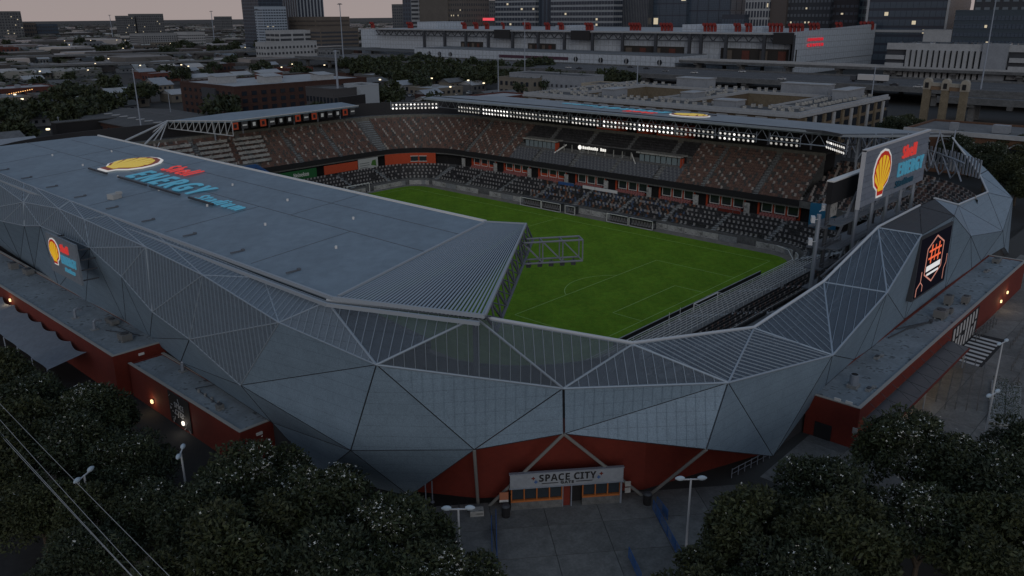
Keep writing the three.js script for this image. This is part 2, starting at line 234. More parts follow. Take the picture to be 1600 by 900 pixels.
{ // dark red wall recessed under the corner, with steel struts
  const w = thing('corner_gate_wall', 'dark red wall recessed under the folded facade behind the corner gate', 'wall', [-56, 0, 22]);
  const A = N.b10.clone(), Bq = VA([-61.44, 0, 16.42]), C = VA([-49.11, 0, 27.74]), D = N.b11.clone(), up = (p, t, y) => V(p.x, y, p.z).lerp(V(core.x, y, core.z), t);
  const f = [A, Bq, C, D].map((p) => up(p, 0.012, 0)), t = [N.k8.clone().lerp(A, 0.85), N.k9, N.k10.clone().lerp(N.k11, 0.5), N.k11.clone().lerp(D, 0.6)];
  const wall = (a, b, c, d) => part(w, 'wall_panel', new B().slab([a, b, c, d], 0.15), mt.red);
  const hi = f.map((p, i) => V(p.x, [0.6, 7.3, 7.6, 0.8][i], p.z)), mid = f[1].clone().lerp(f[2], 0.5), mh = V(mid.x, 8.3, mid.z);
  part(w, 'wall_panel', new B().slab([f[0], f[1], hi[1]], 0.15), mt.red); wall(f[1], mid, mh, hi[1]); wall(mid, f[2], hi[2], mh); part(w, 'wall_panel', new B().slab([f[2], f[3], hi[2]], 0.15), mt.red);
  const strut = (a, b) => part(w, 'strut', new B().tube(a, b, 0.16, 8), M(0.20, 0.20, 0.19)), g = (u) => V(u.x, 0.05, u.z);
  strut(N.k9, g(Bq)); strut(N.k10, VA([-60.85, 0, 17.4])); strut(N.k10, VA([-49.49, 0, 27.32])); strut(N.k11, VA([-49.02, 0, 27.84]));
  // soffit closing the gap between wall head and panel edge
  part(w, 'soffit', new B().quad(hi[1], mh, N.k10, N.k9).quad(mh, hi[2], N.k11, N.k10).tri(f[0], hi[1], N.k9).tri(hi[2], f[3], N.k11), mt.red);
}

// ---------------------------------------------------------------- roofs of the stands
const roofY = (x) => 22.95 + 0.0745 * (x + 46);
{
  const t = thing('stand_roof', 'broad flat blue-grey roof of the near left stand with rooftop lettering', 'roof', [-58, 18, -50]);
  const p = [[-69.6, 7], [-45.8, 2.5], [-45.8, -103.5], [-47.5, -106], [-61, -112], [-69.6, -112]].map(([x, z]) => V(x, roofY(x), z));
  part(t, 'membrane', new B().slab(p, 0.5), mt.roof);
  const s = new B(), S = (x0, z0, x1, z1) => part(t, 'seam', new B().beam(V(x0, roofY(x0) + 0.012, z0), V(x1, roofY(x1) + 0.012, z1), 0.09, 0.03), mt.seam);
  S(-56.5, -111, -56.5, 4.6); for (const z of [-93, -74, -48.5, -27, -8]) S(-69, z, -56.6, z); S(-50.5, -104, -50.5, 3.3); for (const z of [-86, -60, -20]) S(-56.4, z, -46, z);
  const c = new B(), vl = new B(), a0 = V(-69.3, roofY(-69.3) + 0.05, 7.2), a1 = V(-45.8, roofY(-45.8) + 0.05, 2.7), b0 = VA([-64.19, 21.35, 20.56]), b1 = VA([-43.22, 22.9, 6.44]), n = 38;
  for (let i = 0; i < n; i++) { const l = (k, y) => [a0.clone().lerp(b0, k).add(V(0, y, 0)), a1.clone().lerp(b1, k).add(V(0, y, 0))], [A, C] = l(i / n, 0), [D, E] = l((i + 0.5) / n, 0), [F, G] = l((i + 1) / n, -0.35); c.slab([A, D, E, C], 0.1); vl.slab([D.clone().setY(D.y - 0.35), F, G, E.clone().setY(E.y - 0.35)], 0.05); }
  part(t, 'corrugated_sheet', c, mt.corr, true); part(t, 'shaded_valley', vl, M(0.02, 0.024, 0.03), true);  // valleys coloured near-black to deepen the shade between the ridges
  const e = (name, x, y, r, m) => part(t, name, new B().beam(x, y, r, r * 1.4), m); const L = M(0.33, 0.37, 0.41);
  e('edge_trim', V(-45.7, roofY(-45.7), -103.5), V(-45.7, roofY(-45.7), 2.6), 0.28, mt.white); e('edge_trim', b1, b0, 0.2, L); e('edge_trim', a1, b1, 0.16, L); e('edge_trim', a0, a1, 0.22, L);
  // gutter: twin rails along the outer edge
  for (const [dx, dy] of [[-0.35, 0.1], [-1.0, -0.35]]) { e('gutter_rail', V(-69.6 + dx, roofY(-69.6) + dy, -112), V(-69.6 + dx, roofY(-69.6) + dy, 7.2), 0.24, L); e('gutter_rail', V(-69.6 + dx, roofY(-69.6) + dy, 7.2), b0.clone().add(V(dx, dy, 0.3)), 0.24, L); }
  // truss below the free end, then the short lighting truss that juts over the pitch
  const tr = new B(), d = V(3.2, -2.8, -1.8), k = 9; for (let i = 0; i <= k; i++) { const u = b0.clone().lerp(b1, i / k), l = u.clone().add(d); tr.tube(u, l, 0.12, 6); if (i < k) { const u2 = b0.clone().lerp(b1, (i + 1) / k); tr.tube(u2, l, 0.1, 6); tr.tube(u, u2.clone().add(d), 0.07, 6); } }
  tr.tube(b0.clone().add(d), b1.clone().add(d), 0.18, 8); part(t, 'end_truss', tr, M(0.12, 0.14, 0.17));
  const f0 = VA([-44.44, 21.4, 6.58]), f1 = VA([-39, 21.4, 10.67]), w = f1.clone().sub(f0).cross(V(0, 1, 0)).normalize().multiplyScalar(1.6), lt = new B();
  for (const sg of [0, 1]) for (const y of [0, -2.4]) lt.tube(f0.clone().addScaledVector(w, sg).add(V(0, y, 0)), f1.clone().addScaledVector(w, sg).add(V(0, y, 0)), 0.11, 6);
  for (let i = 0; i <= 3; i++) { const u = f0.clone().lerp(f1, i / 3), v = f0.clone().lerp(f1, Math.min(1, (i + 1) / 3)), y = V(0, -2.4, 0); for (const sg of [0, 1]) { lt.tube(u.clone().addScaledVector(w, sg), u.clone().addScaledVector(w, sg).add(y), 0.08, 6); lt.tube(u.clone().addScaledVector(w, sg), v.clone().addScaledVector(w, sg).add(y), 0.07, 6); } lt.tube(u, u.clone().add(w), 0.08, 6); lt.tube(u.clone().add(y), u.clone().add(y).add(w), 0.08, 6); }
  part(t, 'lighting_truss', lt, M(0.2, 0.22, 0.25));
  for (let i = 0; i < 5; i++) { const u = f0.clone().lerp(f1, 0.15 + i * 0.19); part(t, 'hung_speaker', new B().box(u.x, u.y - 3.0, u.z, 0.7, 0.5, 0.5, 0.6).tube(V(u.x, u.y - 2.3, u.z), V(u.x, u.y - 2.8, u.z), 0.05, 5), mt.darkSteel); }
  for (let i = 0; i < 9; i++) { const z = -86 + i * 10.5, x = -68; part(t, 'roof_anchor', new B().box(x, roofY(x) + 0.12, z, 1.5, 0.12, 0.16).box(x + 0.7, roofY(x) + 0.18, z, 0.3, 0.2, 0.3), mt.seam); }
  for (let i = 0; i < 14; i++) { const x = -66 + (i * 7.3) % 15, z = -98 + i * 7.2; part(t, 'roof_vent', new B().tube(V(x, roofY(x), z), V(x, roofY(x) + 0.3, z), 0.14, 6), mt.white); }
  part(t, 'roof_hatch', new B().box(-65.5, roofY(-65.5) + 0.35, -49, 1.4, 0.7, 1.2, 0.3).box(-64.9, roofY(-65) + 0.75, -48.8, 0.6, 0.3, 0.7), M(0.4, 0.41, 0.4));
  // columns down to the stand
  for (let i = 0; i < 9; i++) part(t, 'column', new B().tube(V(-64, 0, -104 + i * 13), V(-64, roofY(-64) - 0.5, -104 + i * 13), 0.35, 8), mt.steel);
}
const eRoof = (x) => 23 - 0.05 * (x - 50);
{
  const t = thing('stand_roof', 'long low roof over the far right stand with floodlights along its front edge', 'roof', [60, 18, -50]);
  const p = [[50, 1], [46.6, 5.6], [50.5, 9.5], [68.5, 19], [70.5, 4], [70.5, -104], [60, -112], [50, -112], [43, -108]].map(([x, z]) => V(x, eRoof(x), z));
  part(t, 'membrane', new B().slab(p, 0.45), mt.roofSheen ??= M(0.30, 0.345, 0.385, { map: tx('soft', 14), roughness: 0.7 }));  // paler than the near roof: grazing-angle sky sheen mixed into the colour
  const tr = new B(), y0 = 22.3, y1 = 20.1; tr.tube(V(50.6, y1, -112), V(50.6, y1, 3), 0.13, 6); tr.tube(V(50.6, y0, -112), V(50.6, y0, 3), 0.13, 6);
  for (let i = 0; i < 38; i++) { const z = -111 + i * 3; tr.tube(V(50.6, y0, z), V(50.6, y1, z + 1.5), 0.07, 5).tube(V(50.6, y1, z + 1.5), V(50.6, y0, z + 3), 0.07, 5); }
  part(t, 'front_truss', tr, mt.steel);
  const rt = new B(); for (let i = 0; i < 12; i++) { const z = -108 + i * 10; rt.tube(V(50.6, 20.2, z), V(67, 18.6, z), 0.14, 6); for (let k = 0; k < 5; k++) { const x = 51 + k * 3.4; rt.tube(V(x, eRoof(x) - 0.5, z), V(x + 1.7, 20.1 - k * 0.3, z), 0.08, 5).tube(V(x + 1.7, 20.1 - k * 0.3, z), V(x + 3.4, eRoof(x) - 0.5, z), 0.08, 5); } }
  part(t, 'rib_truss', rt, mt.darkSteel);
  for (let i = 0; i < 12; i++) part(t, 'column', new B().tube(V(66.5, 0, -108 + i * 10), V(66.5, 22, -108 + i * 10), 0.3, 8), mt.steel);
  part(t, 'edge_trim', new B().beam(V(49.9, 22.95, -112), V(49.9, 22.95, 1), 0.25, 0.5).beam(V(49.9, 22.95, 1), V(46.6, 23.1, 5.6), 0.25, 0.5).beam(V(46.6, 23.1, 5.6), V(68.5, 22.1, 19), 0.25, 0.4), mt.darkSteel);
  const tip = new B(); for (let i = 0; i < 6; i++) { const a = V(50 + i * 3.2, eRoof(50), 8 + i * 1.9), b = V(52 + i * 3.0, 17.5 - i * 0.3, 7 + i * 2.6); tip.tube(a, b, 0.13, 6).tube(b, V(53.2 + i * 3.2, eRoof(53), 10 + i * 1.9), 0.11, 6); }
  part(t, 'corner_truss', tip, mt.steel);
}
{
  const t = thing('stand_roof', 'narrow roof of the far end stand hung with orange club banners', 'roof', [10, 16, -130]);
  const p = [VA([-8.2, 21, -119.84]), VA([33.01, 21, -124.28]), V(38, 20.6, -139), V(2, 20.6, -140), VA([-17.17, 20.7, -134.41])];
  part(t, 'membrane', new B().slab(p, 0.4), mt.roof);
  const b = new B(), a = p[0], c = p[1], l = p[4]; for (let i = 0; i <= 10; i++) { const u = l.clone().lerp(a, i / 10), d = V(0, -3.6 * (0.5 + i / 20), 0); b.tube(u, u.clone().add(d), 0.1, 5); if (i < 10) b.tube(u.clone().add(d), l.clone().lerp(a, (i + 1) / 10), 0.09, 5); }
  b.tube(l.clone().add(V(0, -1.8, 0)), a.clone().add(V(0, -3.6, 0)), 0.13, 6); b.tube(l, a, 0.16, 6).tube(a, c, 0.16, 6);
  part(t, 'truss', b, M(0.45, 0.46, 0.47));
  const g = new B(); for (let i = 0; i < 5; i++) { const q = V(-20 - i * 1.2, 0, -128 - i * 3.4); g.tube(l, V(q.x - 6, 13, q.z + 2), 0.14, 6); } g.tube(l, VA([-38, 20.51, -109.98]), 0.22, 6); g.tube(l, VA([-33, 18.88, -112.64]), 0.2, 6);
  part(t, 'corner_strut', g, M(0.5, 0.51, 0.52));
  for (let i = 0; i < 6; i++) { const q = a.clone().lerp(c, i / 5); part(t, 'column', new B().tube(V(q.x, 10, q.z - 9), V(q.x, 20.5, q.z - 9), 0.25, 6), mt.steel); }
  const w = c.clone().sub(a).normalize(), cols = [mt.orange, mt.white, mt.black, mt.orange, mt.white, mt.black, mt.black, mt.orange, mt.white, mt.orange, mt.black, mt.white, mt.black, mt.orange, mt.white];
  for (let i = 0; i < 15; i++) { const q = a.clone().lerp(c, 0.02 + i * 0.066); const bn = thing('hanging_banner', `${['orange', 'black and white', 'black'][[mt.orange, mt.white, mt.black].indexOf(cols[i])]} square banner, ${ORD[i]} from the left under the far end roof`, 'banner', [q.x, q.y - 2.2, q.z], 'banners under the far end roof');
    const m = new B().frame(q.clone().add(V(0, -1.35, 0)), w, V(0, 1, 0), w.clone().cross(V(0, 1, 0)), 1.75, 1.7, 0.06); part(bn, 'cloth', m, cols[i] === mt.white ? M(0.06, 0.06, 0.065) : cols[i]); const fr = q.clone().add(V(0, -1.35, 0)).addScaledVector(w.clone().cross(V(0, 1, 0)), 0.05);
    part(bn, 'emblem', new B().frame(fr, w, V(0, 1, 0), w.clone().cross(V(0, 1, 0)), cols[i] === mt.white ? 1.3 : 0.8, cols[i] === mt.white ? 0.35 : 0.9, 0.03), cols[i] === mt.orange ? mt.black : mt.white); }
}

// ---------------------------------------------------------------- grandstands
function section(k) { // points of the inner wall line with outward normals
  const { x0, x1, z0, z1, r } = W, out = [], P = Math.PI, st = (ax, az, bx, bz, nx, nz) => { const n = 24; for (let i = 0; i <= n; i++) out.push({ x: ax + (bx - ax) * i / n, z: az + (bz - az) * i / n, nx, nz }); };
  const arc = (cx, cz, a0, a1) => { for (let i = 0; i <= 10; i++) { const a = a0 + (a1 - a0) * i / 10; out.push({ x: cx + Math.cos(a) * r, z: cz + Math.sin(a) * r, nx: Math.cos(a), nz: Math.sin(a) }); } };
  ({ S: () => st(x0 + r, z1, x1 - r, z1, 0, 1), SE: () => arc(x1 - r, z1 - r, P / 2, 0), SEu: () => arc(x1 - r, z1 - r, P * 0.36, 0), E: () => st(x1, z1 - r, x1, z0 + r, 1, 0), NE: () => arc(x1 - r, z0 + r, 0, -P / 2), N: () => st(x1 - r, z0, x0 + r, z0, 0, -1), NW: () => arc(x0 + r, z0 + r, -P / 2, -P), W: () => st(x0, z0 + r, x0, z1 - r, -1, 0), SW: () => arc(x0 + r, z1 - r, P, P / 2) })[k]();
  return out;
}
const chain = (...k) => k.flatMap((s, i) => section(s).slice(i ? 1 : 0));
const off = (q, d, y) => V(q.x + q.nx * d, y, q.z + q.nz * d);
const seatGeo = new B().box(0, 0.22, 0.02, 0.46, 0.1, 0.42).box(0, 0.5, 0.22, 0.46, 0.46, 0.08).geo();
function deck(t, pts, o) { // stepped rows, aisle stairs, and the seats as one mass
  const b = new B(), seats = [], aisles = new Map(), R_ = rng(o.seed);
  for (let k = 0; k < o.rows; k++) {
    const d = o.d0 + k * o.dr, y = o.y0 + k * o.dy; let next = 0.4, s = 0, idx = 0;
    for (let i = 0; i < pts.length - 1; i++) {
      const p = pts[i], q = pts[i + 1], a = off(p, d, y), c = off(q, d, y), a2 = off(p, d + o.dr, y), c2 = off(q, d + o.dr, y), lo = V(0, -o.dy - (k ? 0 : o.front ?? 1), 0);
      b.quad(a, c, c2, a2); b.quad(a.clone().add(lo), c.clone().add(lo), c, a);
      if (k === o.rows - 1) b.quad(a2, c2, V(c2.x, 0, c2.z), V(a2.x, 0, a2.z));
      const L = a.distanceTo(c), ry = Math.atan2(p.nx + q.nx, p.nz + q.nz), base = Math.hypot(p.x - q.x, p.z - q.z);
      while (next < L) {
        const f = next / L, g = s + base * f, u = ((g + (o.shift ?? 0)) % o.aisle + o.aisle) % o.aisle;
        const m = a.clone().lerp(c, f).add(V(p.nx, 0, p.nz).multiplyScalar(o.dr * 0.45));
        if (u < o.aw) { const id = Math.floor((g + (o.shift ?? 0)) / o.aisle); if (!aisles.has(id)) aisles.set(id, new B()); const key = id + ':' + k; if (!aisles.has(key)) { aisles.set(key, 1); const w = o.aw * (L / base); aisles.get(id).box(m.x + Math.cos(ry) * w * 0.35, y + 0.06, m.z - Math.sin(ry) * w * 0.35, w * 0.75, 0.14, o.dr * 0.9, ry).box(m.x, y + 0.5, m.z, 0.05, 0.9, 0.05, ry); } }
        else { const c3 = o.color(m, k, R_, idx++); if (c3) seats.push([m, ry, c3]); }
        next += 0.53;
      }
      next -= L; s += base;
    }
  }
  part(t, 'terrace', b, o.mat ?? mt.terrace);
  for (const [k, v] of aisles) if (typeof k === 'number') part(t, 'aisle_stairs', v, mt.stair);
  const im = new THREE.InstancedMesh(seatGeo, mt.seat, seats.length), q = new THREE.Quaternion(), one = V(1, 1, 1), mx = new THREE.Matrix4();
  seats.forEach(([p, ry, c], i) => { im.setMatrixAt(i, mx.compose(p.clone().sub(t.position), q.setFromAxisAngle(V(0, 1, 0), ry), one)); im.setColorAt(i, c); });
  im.name = 'seats'; im.userData.kind = 'stuff'; im.castShadow = im.receiveShadow = true; t.add(im);
}
const C3 = (r, g, b) => new THREE.Color(r, g, b);
const cRust = [C3(0.165, 0.10, 0.082), C3(0.14, 0.09, 0.076), C3(0.20, 0.125, 0.10), C3(0.085, 0.08, 0.078), C3(0.38, 0.34, 0.31)], cDark = [C3(0.03, 0.03, 0.032), C3(0.038, 0.038, 0.041), C3(0.05, 0.05, 0.053), C3(0.30, 0.29, 0.285)];
const club = (m) => m.x > 40 && m.z > -83 && m.z < -32;
const upperColor = (m, k, r, i) => club(m) ? (k < 5 ? ((i + k) % 2 ? C3(0.10, 0.11, 0.13) : C3(0.17, 0.18, 0.2)) : k < 10 ? null : cDark[Math.floor(r() * 3)]) : (i * 2 + k) % 5 === 0 ? (r() < 0.5 ? cRust[4] : cRust[2]) : cRust[[0, 0, 1, 3][Math.floor(r() * 4)]];
const lowerColor = (m, k, r, i) => (i + (k >> 1)) % 2 === 0 && k % 2 === 0 && r() < 0.85 ? cDark[3] : cDark[Math.floor(r() * 3)];
const clubColor = (m, k, r, i) => m.z > -70 && m.z < -26 && m.x > 30 && i % 2 === 0 ? [C3(0.20, 0.09, 0.05), C3(0.22, 0.2, 0.19), C3(0.07, 0.1, 0.16), cDark[0], cDark[1]][Math.floor(r() * 5)] : lowerColor(m, k, r, i);
const LOW = { d0: 1.2, y0: 1.55, rows: 9, dr: 0.85, dy: 0.28, aisle: 12.4, aw: 1.3, seed: 5, color: clubColor, front: 1.5 }, UP = { d0: 9.4, y0: 8.6, rows: 15, dr: 0.72, dy: 0.5, aisle: 12.4, aw: 1.35, seed: 6, color: upperColor, front: 1.0, shift: 3 };
function ringWall(pts, d, y0, y1, thick = 0.25) { const b = new B(); for (let i = 0; i < pts.length - 1; i++) { const a = off(pts[i], d, 0), c = off(pts[i + 1], d, 0), m = a.clone().add(c).multiplyScalar(0.5), L = a.distanceTo(c); b.box(m.x, (y0 + y1) / 2, m.z, L * 1.001, y1 - y0, thick, Math.atan2(-(c.z - a.z), c.x - a.x)); } return b; }
function ringFloor(pts, d0, d1, y) { const b = new B(); for (let i = 0; i < pts.length - 1; i++) b.quad(off(pts[i], d0, y), off(pts[i + 1], d0, y), off(pts[i + 1], d1, y), off(pts[i], d1, y)); return b; }
function stand(t, low, up, loSeats = LOW, upSeats = UP, back = up) {
  deck(t, low, loSeats); deck(t, up, upSeats);
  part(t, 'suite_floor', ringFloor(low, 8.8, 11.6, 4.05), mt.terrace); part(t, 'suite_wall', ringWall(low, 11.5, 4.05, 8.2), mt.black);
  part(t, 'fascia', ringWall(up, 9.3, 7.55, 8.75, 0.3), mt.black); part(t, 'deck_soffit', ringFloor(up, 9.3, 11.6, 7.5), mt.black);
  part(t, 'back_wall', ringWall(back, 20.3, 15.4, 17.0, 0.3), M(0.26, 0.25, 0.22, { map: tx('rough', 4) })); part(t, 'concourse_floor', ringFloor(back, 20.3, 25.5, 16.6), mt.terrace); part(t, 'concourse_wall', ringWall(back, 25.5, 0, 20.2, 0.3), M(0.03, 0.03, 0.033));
}
const east = thing('grandstand', 'two-tier far right grandstand with rust-coloured upper seats and a row of suites', 'grandstand', [52, 0, -50]);
stand(east, chain('SE', 'E'), chain('E'));
const corner = thing('grandstand', 'wedge of curved seating behind the billboard, inside the climbing facade corner', 'grandstand', [50, 0, 14]);
deck(corner, chain('SEu'), { ...UP, seed: 14, rows: 17, dr: 1.15, dy: 0.32, aisle: 3.4, aw: 0.3, shift: 0.4, color: (m, k, r, i) => (i + k) % 4 === 0 ? cRust[4] : r() < 0.35 ? cRust[0] : cDark[Math.floor(r() * 3)] });
for (let i = 0; i < 34; i++) { const a = -0.02 + i * 0.026, q = { x: 34 + Math.cos(a) * 7, z: -2.5 + Math.sin(a) * 7, nx: Math.cos(a), nz: Math.sin(a) }, p = off(q, 32.6, 0); part(corner, 'screen_slat', new B().box(p.x, 17.2, p.z, 0.14, 5.4 - i * 0.06, 0.5, -a), mt.steel); }
{ const tr = new B(), P = (i, y) => { const a = -0.02 + i * 0.085; return V(34 + Math.cos(a) * 38.6, y, -2.5 + Math.sin(a) * 38.6); }; for (let i = 0; i < 9; i++) tr.tube(P(i, 20.4 - i * 0.3), P(i + 1, 15 - i * 0.1), 0.16, 6).tube(P(i, 15 - i * 0.1), P(i + 1, 20.1 - i * 0.3), 0.12, 6).tube(P(i, 20.4 - i * 0.3), P(i + 1, 20.1 - i * 0.3), 0.18, 6); part(corner, 'screen_truss', tr, mt.steel); }
const north = thing('grandstand', 'curved two-tier grandstand behind the far goal, next to the orange wall', 'grandstand', [10, 0, -125]);
stand(north, chain('NE', 'N', 'NW'), chain('NE', 'N', 'NW'), { ...LOW, seed: 7, color: lowerColor }, { ...UP, seed: 8 });
const west = thing('grandstand', 'near left grandstand hidden under the broad lettered roof', 'grandstand', [-52, 0, -50]);
stand(west, chain('W', 'SW'), chain('W'), { ...LOW, seed: 9, color: lowerColor }, { ...UP, seed: 10 });
const south = thing('grandstand', 'low standing terrace behind the near goal with white safety rails', 'grandstand', [0, 0, 16]);
deck(south, chain('S'), { d0: 1.0, y0: 1.0, rows: 25, dr: 0.88, dy: 0.26, aisle: 16, aw: 1.4, seed: 12, front: 1, shift: 4, color: (m, k, r, i) => k < 8 || k === 15 || k === 16 ? null : i % 3 === 0 && k % 2 ? (r() < 0.4 ? cRust[4] : cRust[2]) : cDark[Math.floor(r() * 3)] });
for (let k = 0; k < 8; k++) { const z = W.z1 + 1.4 + k * 0.88, y = 1.95 + k * 0.26, b = new B().tube(V(-33, y, z), V(33, y, z), 0.04, 5); for (let x = -33; x <= 33; x += 3) b.tube(V(x, y - 0.95, z), V(x, y, z), 0.03, 4); part(south, 'safety_rail', b, mt.white); }
for (const k of [15.2, 24.6]) part(south, 'walkway_rail', new B().tube(V(-33, 2.0 + k * 0.26, W.z1 + 1 + k * 0.88), V(36, 2.0 + k * 0.26, W.z1 + 1 + k * 0.88), 0.06, 5), mt.wall);
{ // suites under the upper tier: white window frames between orange posts
  const units = 8, pitch = 12.4, wx = W.x1 + 11.3;
  for (let u = 0; u < units; u++) {
    const z0 = -2.6 - u * pitch, full = u < 5, f = part(east, 'suite_front', new B().range(wx - 0.12, wx + 0.05, 4.1, full ? 4.4 : 5.6, z0 - 9.6, z0 - 0.3), mt.orange);
    for (let k = 0; k < 3; k++) {
      const c = z0 - 1.7 - k * 2.9; part(f, 'window', new B().range(wx - 0.1, wx - 0.02, 5.0, 6.9, c - 1.1, c + 1.1), mt.glass);
      part(f, 'window_frame', new B().range(wx - 0.2, wx, 6.9, 7.05, c - 1.2, c + 1.2).range(wx - 0.2, wx, 4.85, 5.0, c - 1.2, c + 1.2).range(wx - 0.2, wx, 5, 6.9, c - 1.22, c - 1.08).range(wx - 0.2, wx, 5, 6.9, c + 1.08, c + 1.22), mt.white);
      part(f, 'post', new B().range(wx - 0.22, wx, 4.1, 7.4, c + 1.32, c + 1.6), mt.orange);
    }
    part(f, 'post', new B().range(wx - 0.25, wx, 4.1, 7.4, z0 - 9.6, z0 - 9.2), mt.orange);
    part(east, 'suite_door', new B().range(wx - 1.9, wx - 1.8, 4.1, 6.6, z0 - 11.9, z0 - 10.6), mt.wall);
    const s = new B(); for (let r = 0; r < 2; r++) for (let k = 0; k < 11; k++) s.box(wx - 1.0 - r * 0.85, 4.35, z0 - 0.9 - k * 0.72, 0.42, 0.5, 0.5).box(wx - 0.8 - r * 0.85, 4.7, z0 - 0.9 - k * 0.72, 0.1, 0.4, 0.5);
    part(east, 'suite_seats', s, M(0.34, 0.13, 0.12), true);
  }
  // glazed club lounge let into the middle of the upper tier
  const d = (k) => W.x1 + 9.4 + 0.72 * k, y = (k) => 8.6 + 0.5 * k;
  part(east, 'lounge_back', new B().range(d(7.6), d(7.8), y(4) - 0.4, y(10), -82.5, -32.5), mt.black);
  for (const [a, b] of [[-82, -70.5], [-45.5, -33.2]]) { part(east, 'lounge_canopy', new B().range(d(5.8), d(10.2), y(9.4) + 0.1, y(9.4) + 0.45, a, b), mt.wall); for (let z = a + 0.8; z < b - 0.5; z += 1.5) part(east, 'lounge_pane', new B().range(d(6.4), d(6.45), y(4), y(9.2), z, z + 1.25), M(0.22, 0.27, 0.30, { roughness: 0.25 })); part(east, 'lounge_side', new B().range(d(5.6), d(9), y(4), y(9.3), b, b + 0.2), mt.orange); }
  for (let z = -68; z < -47; z += 2.6) part(east, 'lounge_post', new B().range(d(6.2), d(6.4), y(4), y(9.4), z, z + 0.2), mt.wall);
  for (const s of [-1, 1]) part(east, 'stair_rail', new B().beam(V(d(7), y(9), -57.5 - s * 10), V(d(4.4), y(4.6), -57.5 - s * 12.6), 0.16, 0.3), mt.white);
  const sg = thing('lit_club_sign', 'white glowing club sign above the lounge in the far stand', 'sign', [d(6), y(8.4), -59]);
  part(sg, 'glowing_disc', new B().tube(V(d(6) - 0.1, y(8.8), -62.6), V(d(6), y(8.8), -62.6), 0.55, 12), glow(1, 0.97, 0.9, 1.2)); for (let i = 0; i < 12; i++) if (i !== 8) part(sg, 'glowing_letter', new B().range(d(6) - 0.12, d(6), y(8.8) - 0.3, y(8.8) + 0.3 + (i % 3 ? 0 : 0.12), -61.7 + i * 0.62, -61.3 + i * 0.62), glow(1, 0.97, 0.9, 1.0));
  // orange press boxes on the concourse
  for (const [z0, z1] of [[-62.69, -55.47], [-50.26, -47.06], [-44.49, -35.93]]) {
    const f = part(east, 'press_box', new B().range(61.6, 65, 16.7, 19.6, z0, z1), mt.orange); for (let z = z0 + 0.5; z < z1 - 1.4; z += 1.5) { part(f, 'window', new B().range(61.45, 61.6, 17.5, 19.0, z + 0.1, z + 1.2), mt.glass); part(f, 'window_frame', new B().range(61.4, 61.58, 19.0, 19.12, z, z + 1.3).range(61.4, 61.58, 17.38, 17.5, z, z + 1.3).range(61.4, 61.58, 17.5, 19, z, z + 0.1), mt.white); } }
}
let lateBoard;
{ // orange wall, green board and white poster at the far end
  const nz = W.z0 - 8.9, put = (name, u0, u1, v0, v1, d, mat, label, cat) => { };
  const pts = chain('NE'), ow = thing('orange_concourse_wall', 'orange wall with two windows on the far corner between the tiers', 'wall', [42, 4, -114]);
  const arc = pts.slice(3, 10); part(ow, 'wall_panel', ringWall(arc, 8.9, 4.0, 7.4, 0.2), mt.orange);
  for (const i of [4, 5]) { const a = off(pts[i], 8.75, 5.8), c = off(pts[i + 1], 8.75, 5.8), m = a.clone().lerp(c, 0.5), ry = Math.atan2(-(c.z - a.z), c.x - a.x); part(ow, 'window', new B().box(m.x, 5.8, m.z, 2.0, 1.3, 0.12, ry), mt.glass); part(ow, 'window_frame', new B().box(m.x, 6.55, m.z, 2.3, 0.14, 0.2, ry).box(m.x, 5.05, m.z, 2.3, 0.14, 0.2, ry), mt.white); }
  const o2 = single('orange_concourse_wall', 'low orange wall left of the white poster behind the far goal', 'wall', new B().range(16, 27, 4.6, 6.9, nz - 0.1, nz + 0.1), mt.orange);
  const po = thing('wall_poster', 'white landscape poster with a green picture on the far orange wall', 'poster', [30.4, 4.4, nz]); part(po, 'sheet', new B().range(27.2, 34, 4.3, 7.2, nz, nz + 0.15), M(0.45, 0.47, 0.46)); part(po, 'print', new B().slab([V(31.5, 5.2, nz + 0.17), V(33.4, 4.8, nz + 0.17), V(33.2, 6.6, nz + 0.17), V(32, 6.4, nz + 0.17)], 0.03), M(0.06, 0.17, 0.03)); part(po, 'print', new B().range(27.7, 30.5, 4.7, 4.85, nz + 0.15, nz + 0.18).range(27.7, 31, 5.3, 5.45, nz + 0.15, nz + 0.18).range(27.7, 31, 5.9, 6.05, nz + 0.15, nz + 0.18), M(0.1, 0.12, 0.13));
  const gb = thing('green_advertising_board', 'long green advertising board with white lettering behind the far goal', 'board', [5, 4, nz]); part(gb, 'panel', new B().range(-2, 13.5, 4.5, 6.9, nz, nz + 0.2), M(0.012, 0.11, 0.03)); lateBoard = gb;
  const bl = thing('blue_terrace_canopy', 'blue edged canopy over the far end terrace above the green board', 'canopy', [-14, 9, -118]); part(bl, 'fascia', new B().range(-26, -4, 9.2, 10.2, -118.2, -117.9), mt.blue); part(bl, 'fascia', new B().beam(V(-4, 9.7, -118), V(-1, 6.5, -113.5), 0.2, 0.9), mt.blue); part(bl, 'roof_sheet', new B().range(-26, -4, 10.0, 10.2, -124, -118.2), mt.terrace);
  for (let k = 0; k < 6; k++) for (let j = 0; j < 3; j++) single('terrace_box_wall', `pale grey box front, row ${k + 1} up and ${['left', 'middle', 'right'][j]} of three, on the far end terrace`, 'wall', new B().range(-26 + j * 9.6 + k * 0.4, -18 + j * 9.6 + k * 0.4, 10.4 + k * 0.95, 11.05 + k * 0.95, -119.4 - k * 1.45, -119.2 - k * 1.45), mt.wall, 'box fronts on the far end terrace');
  single('blue_privacy_screen', 'plain blue screen at the end of the far stand suites', 'screen', new B().frame(VA([49, 6.59, 3.27]), V(0.25, 0, 0.97).normalize(), V(0, 1, 0), V(0.97, 0, -0.25).normalize(), 5.2, 5, 0.15), mt.teal);
}
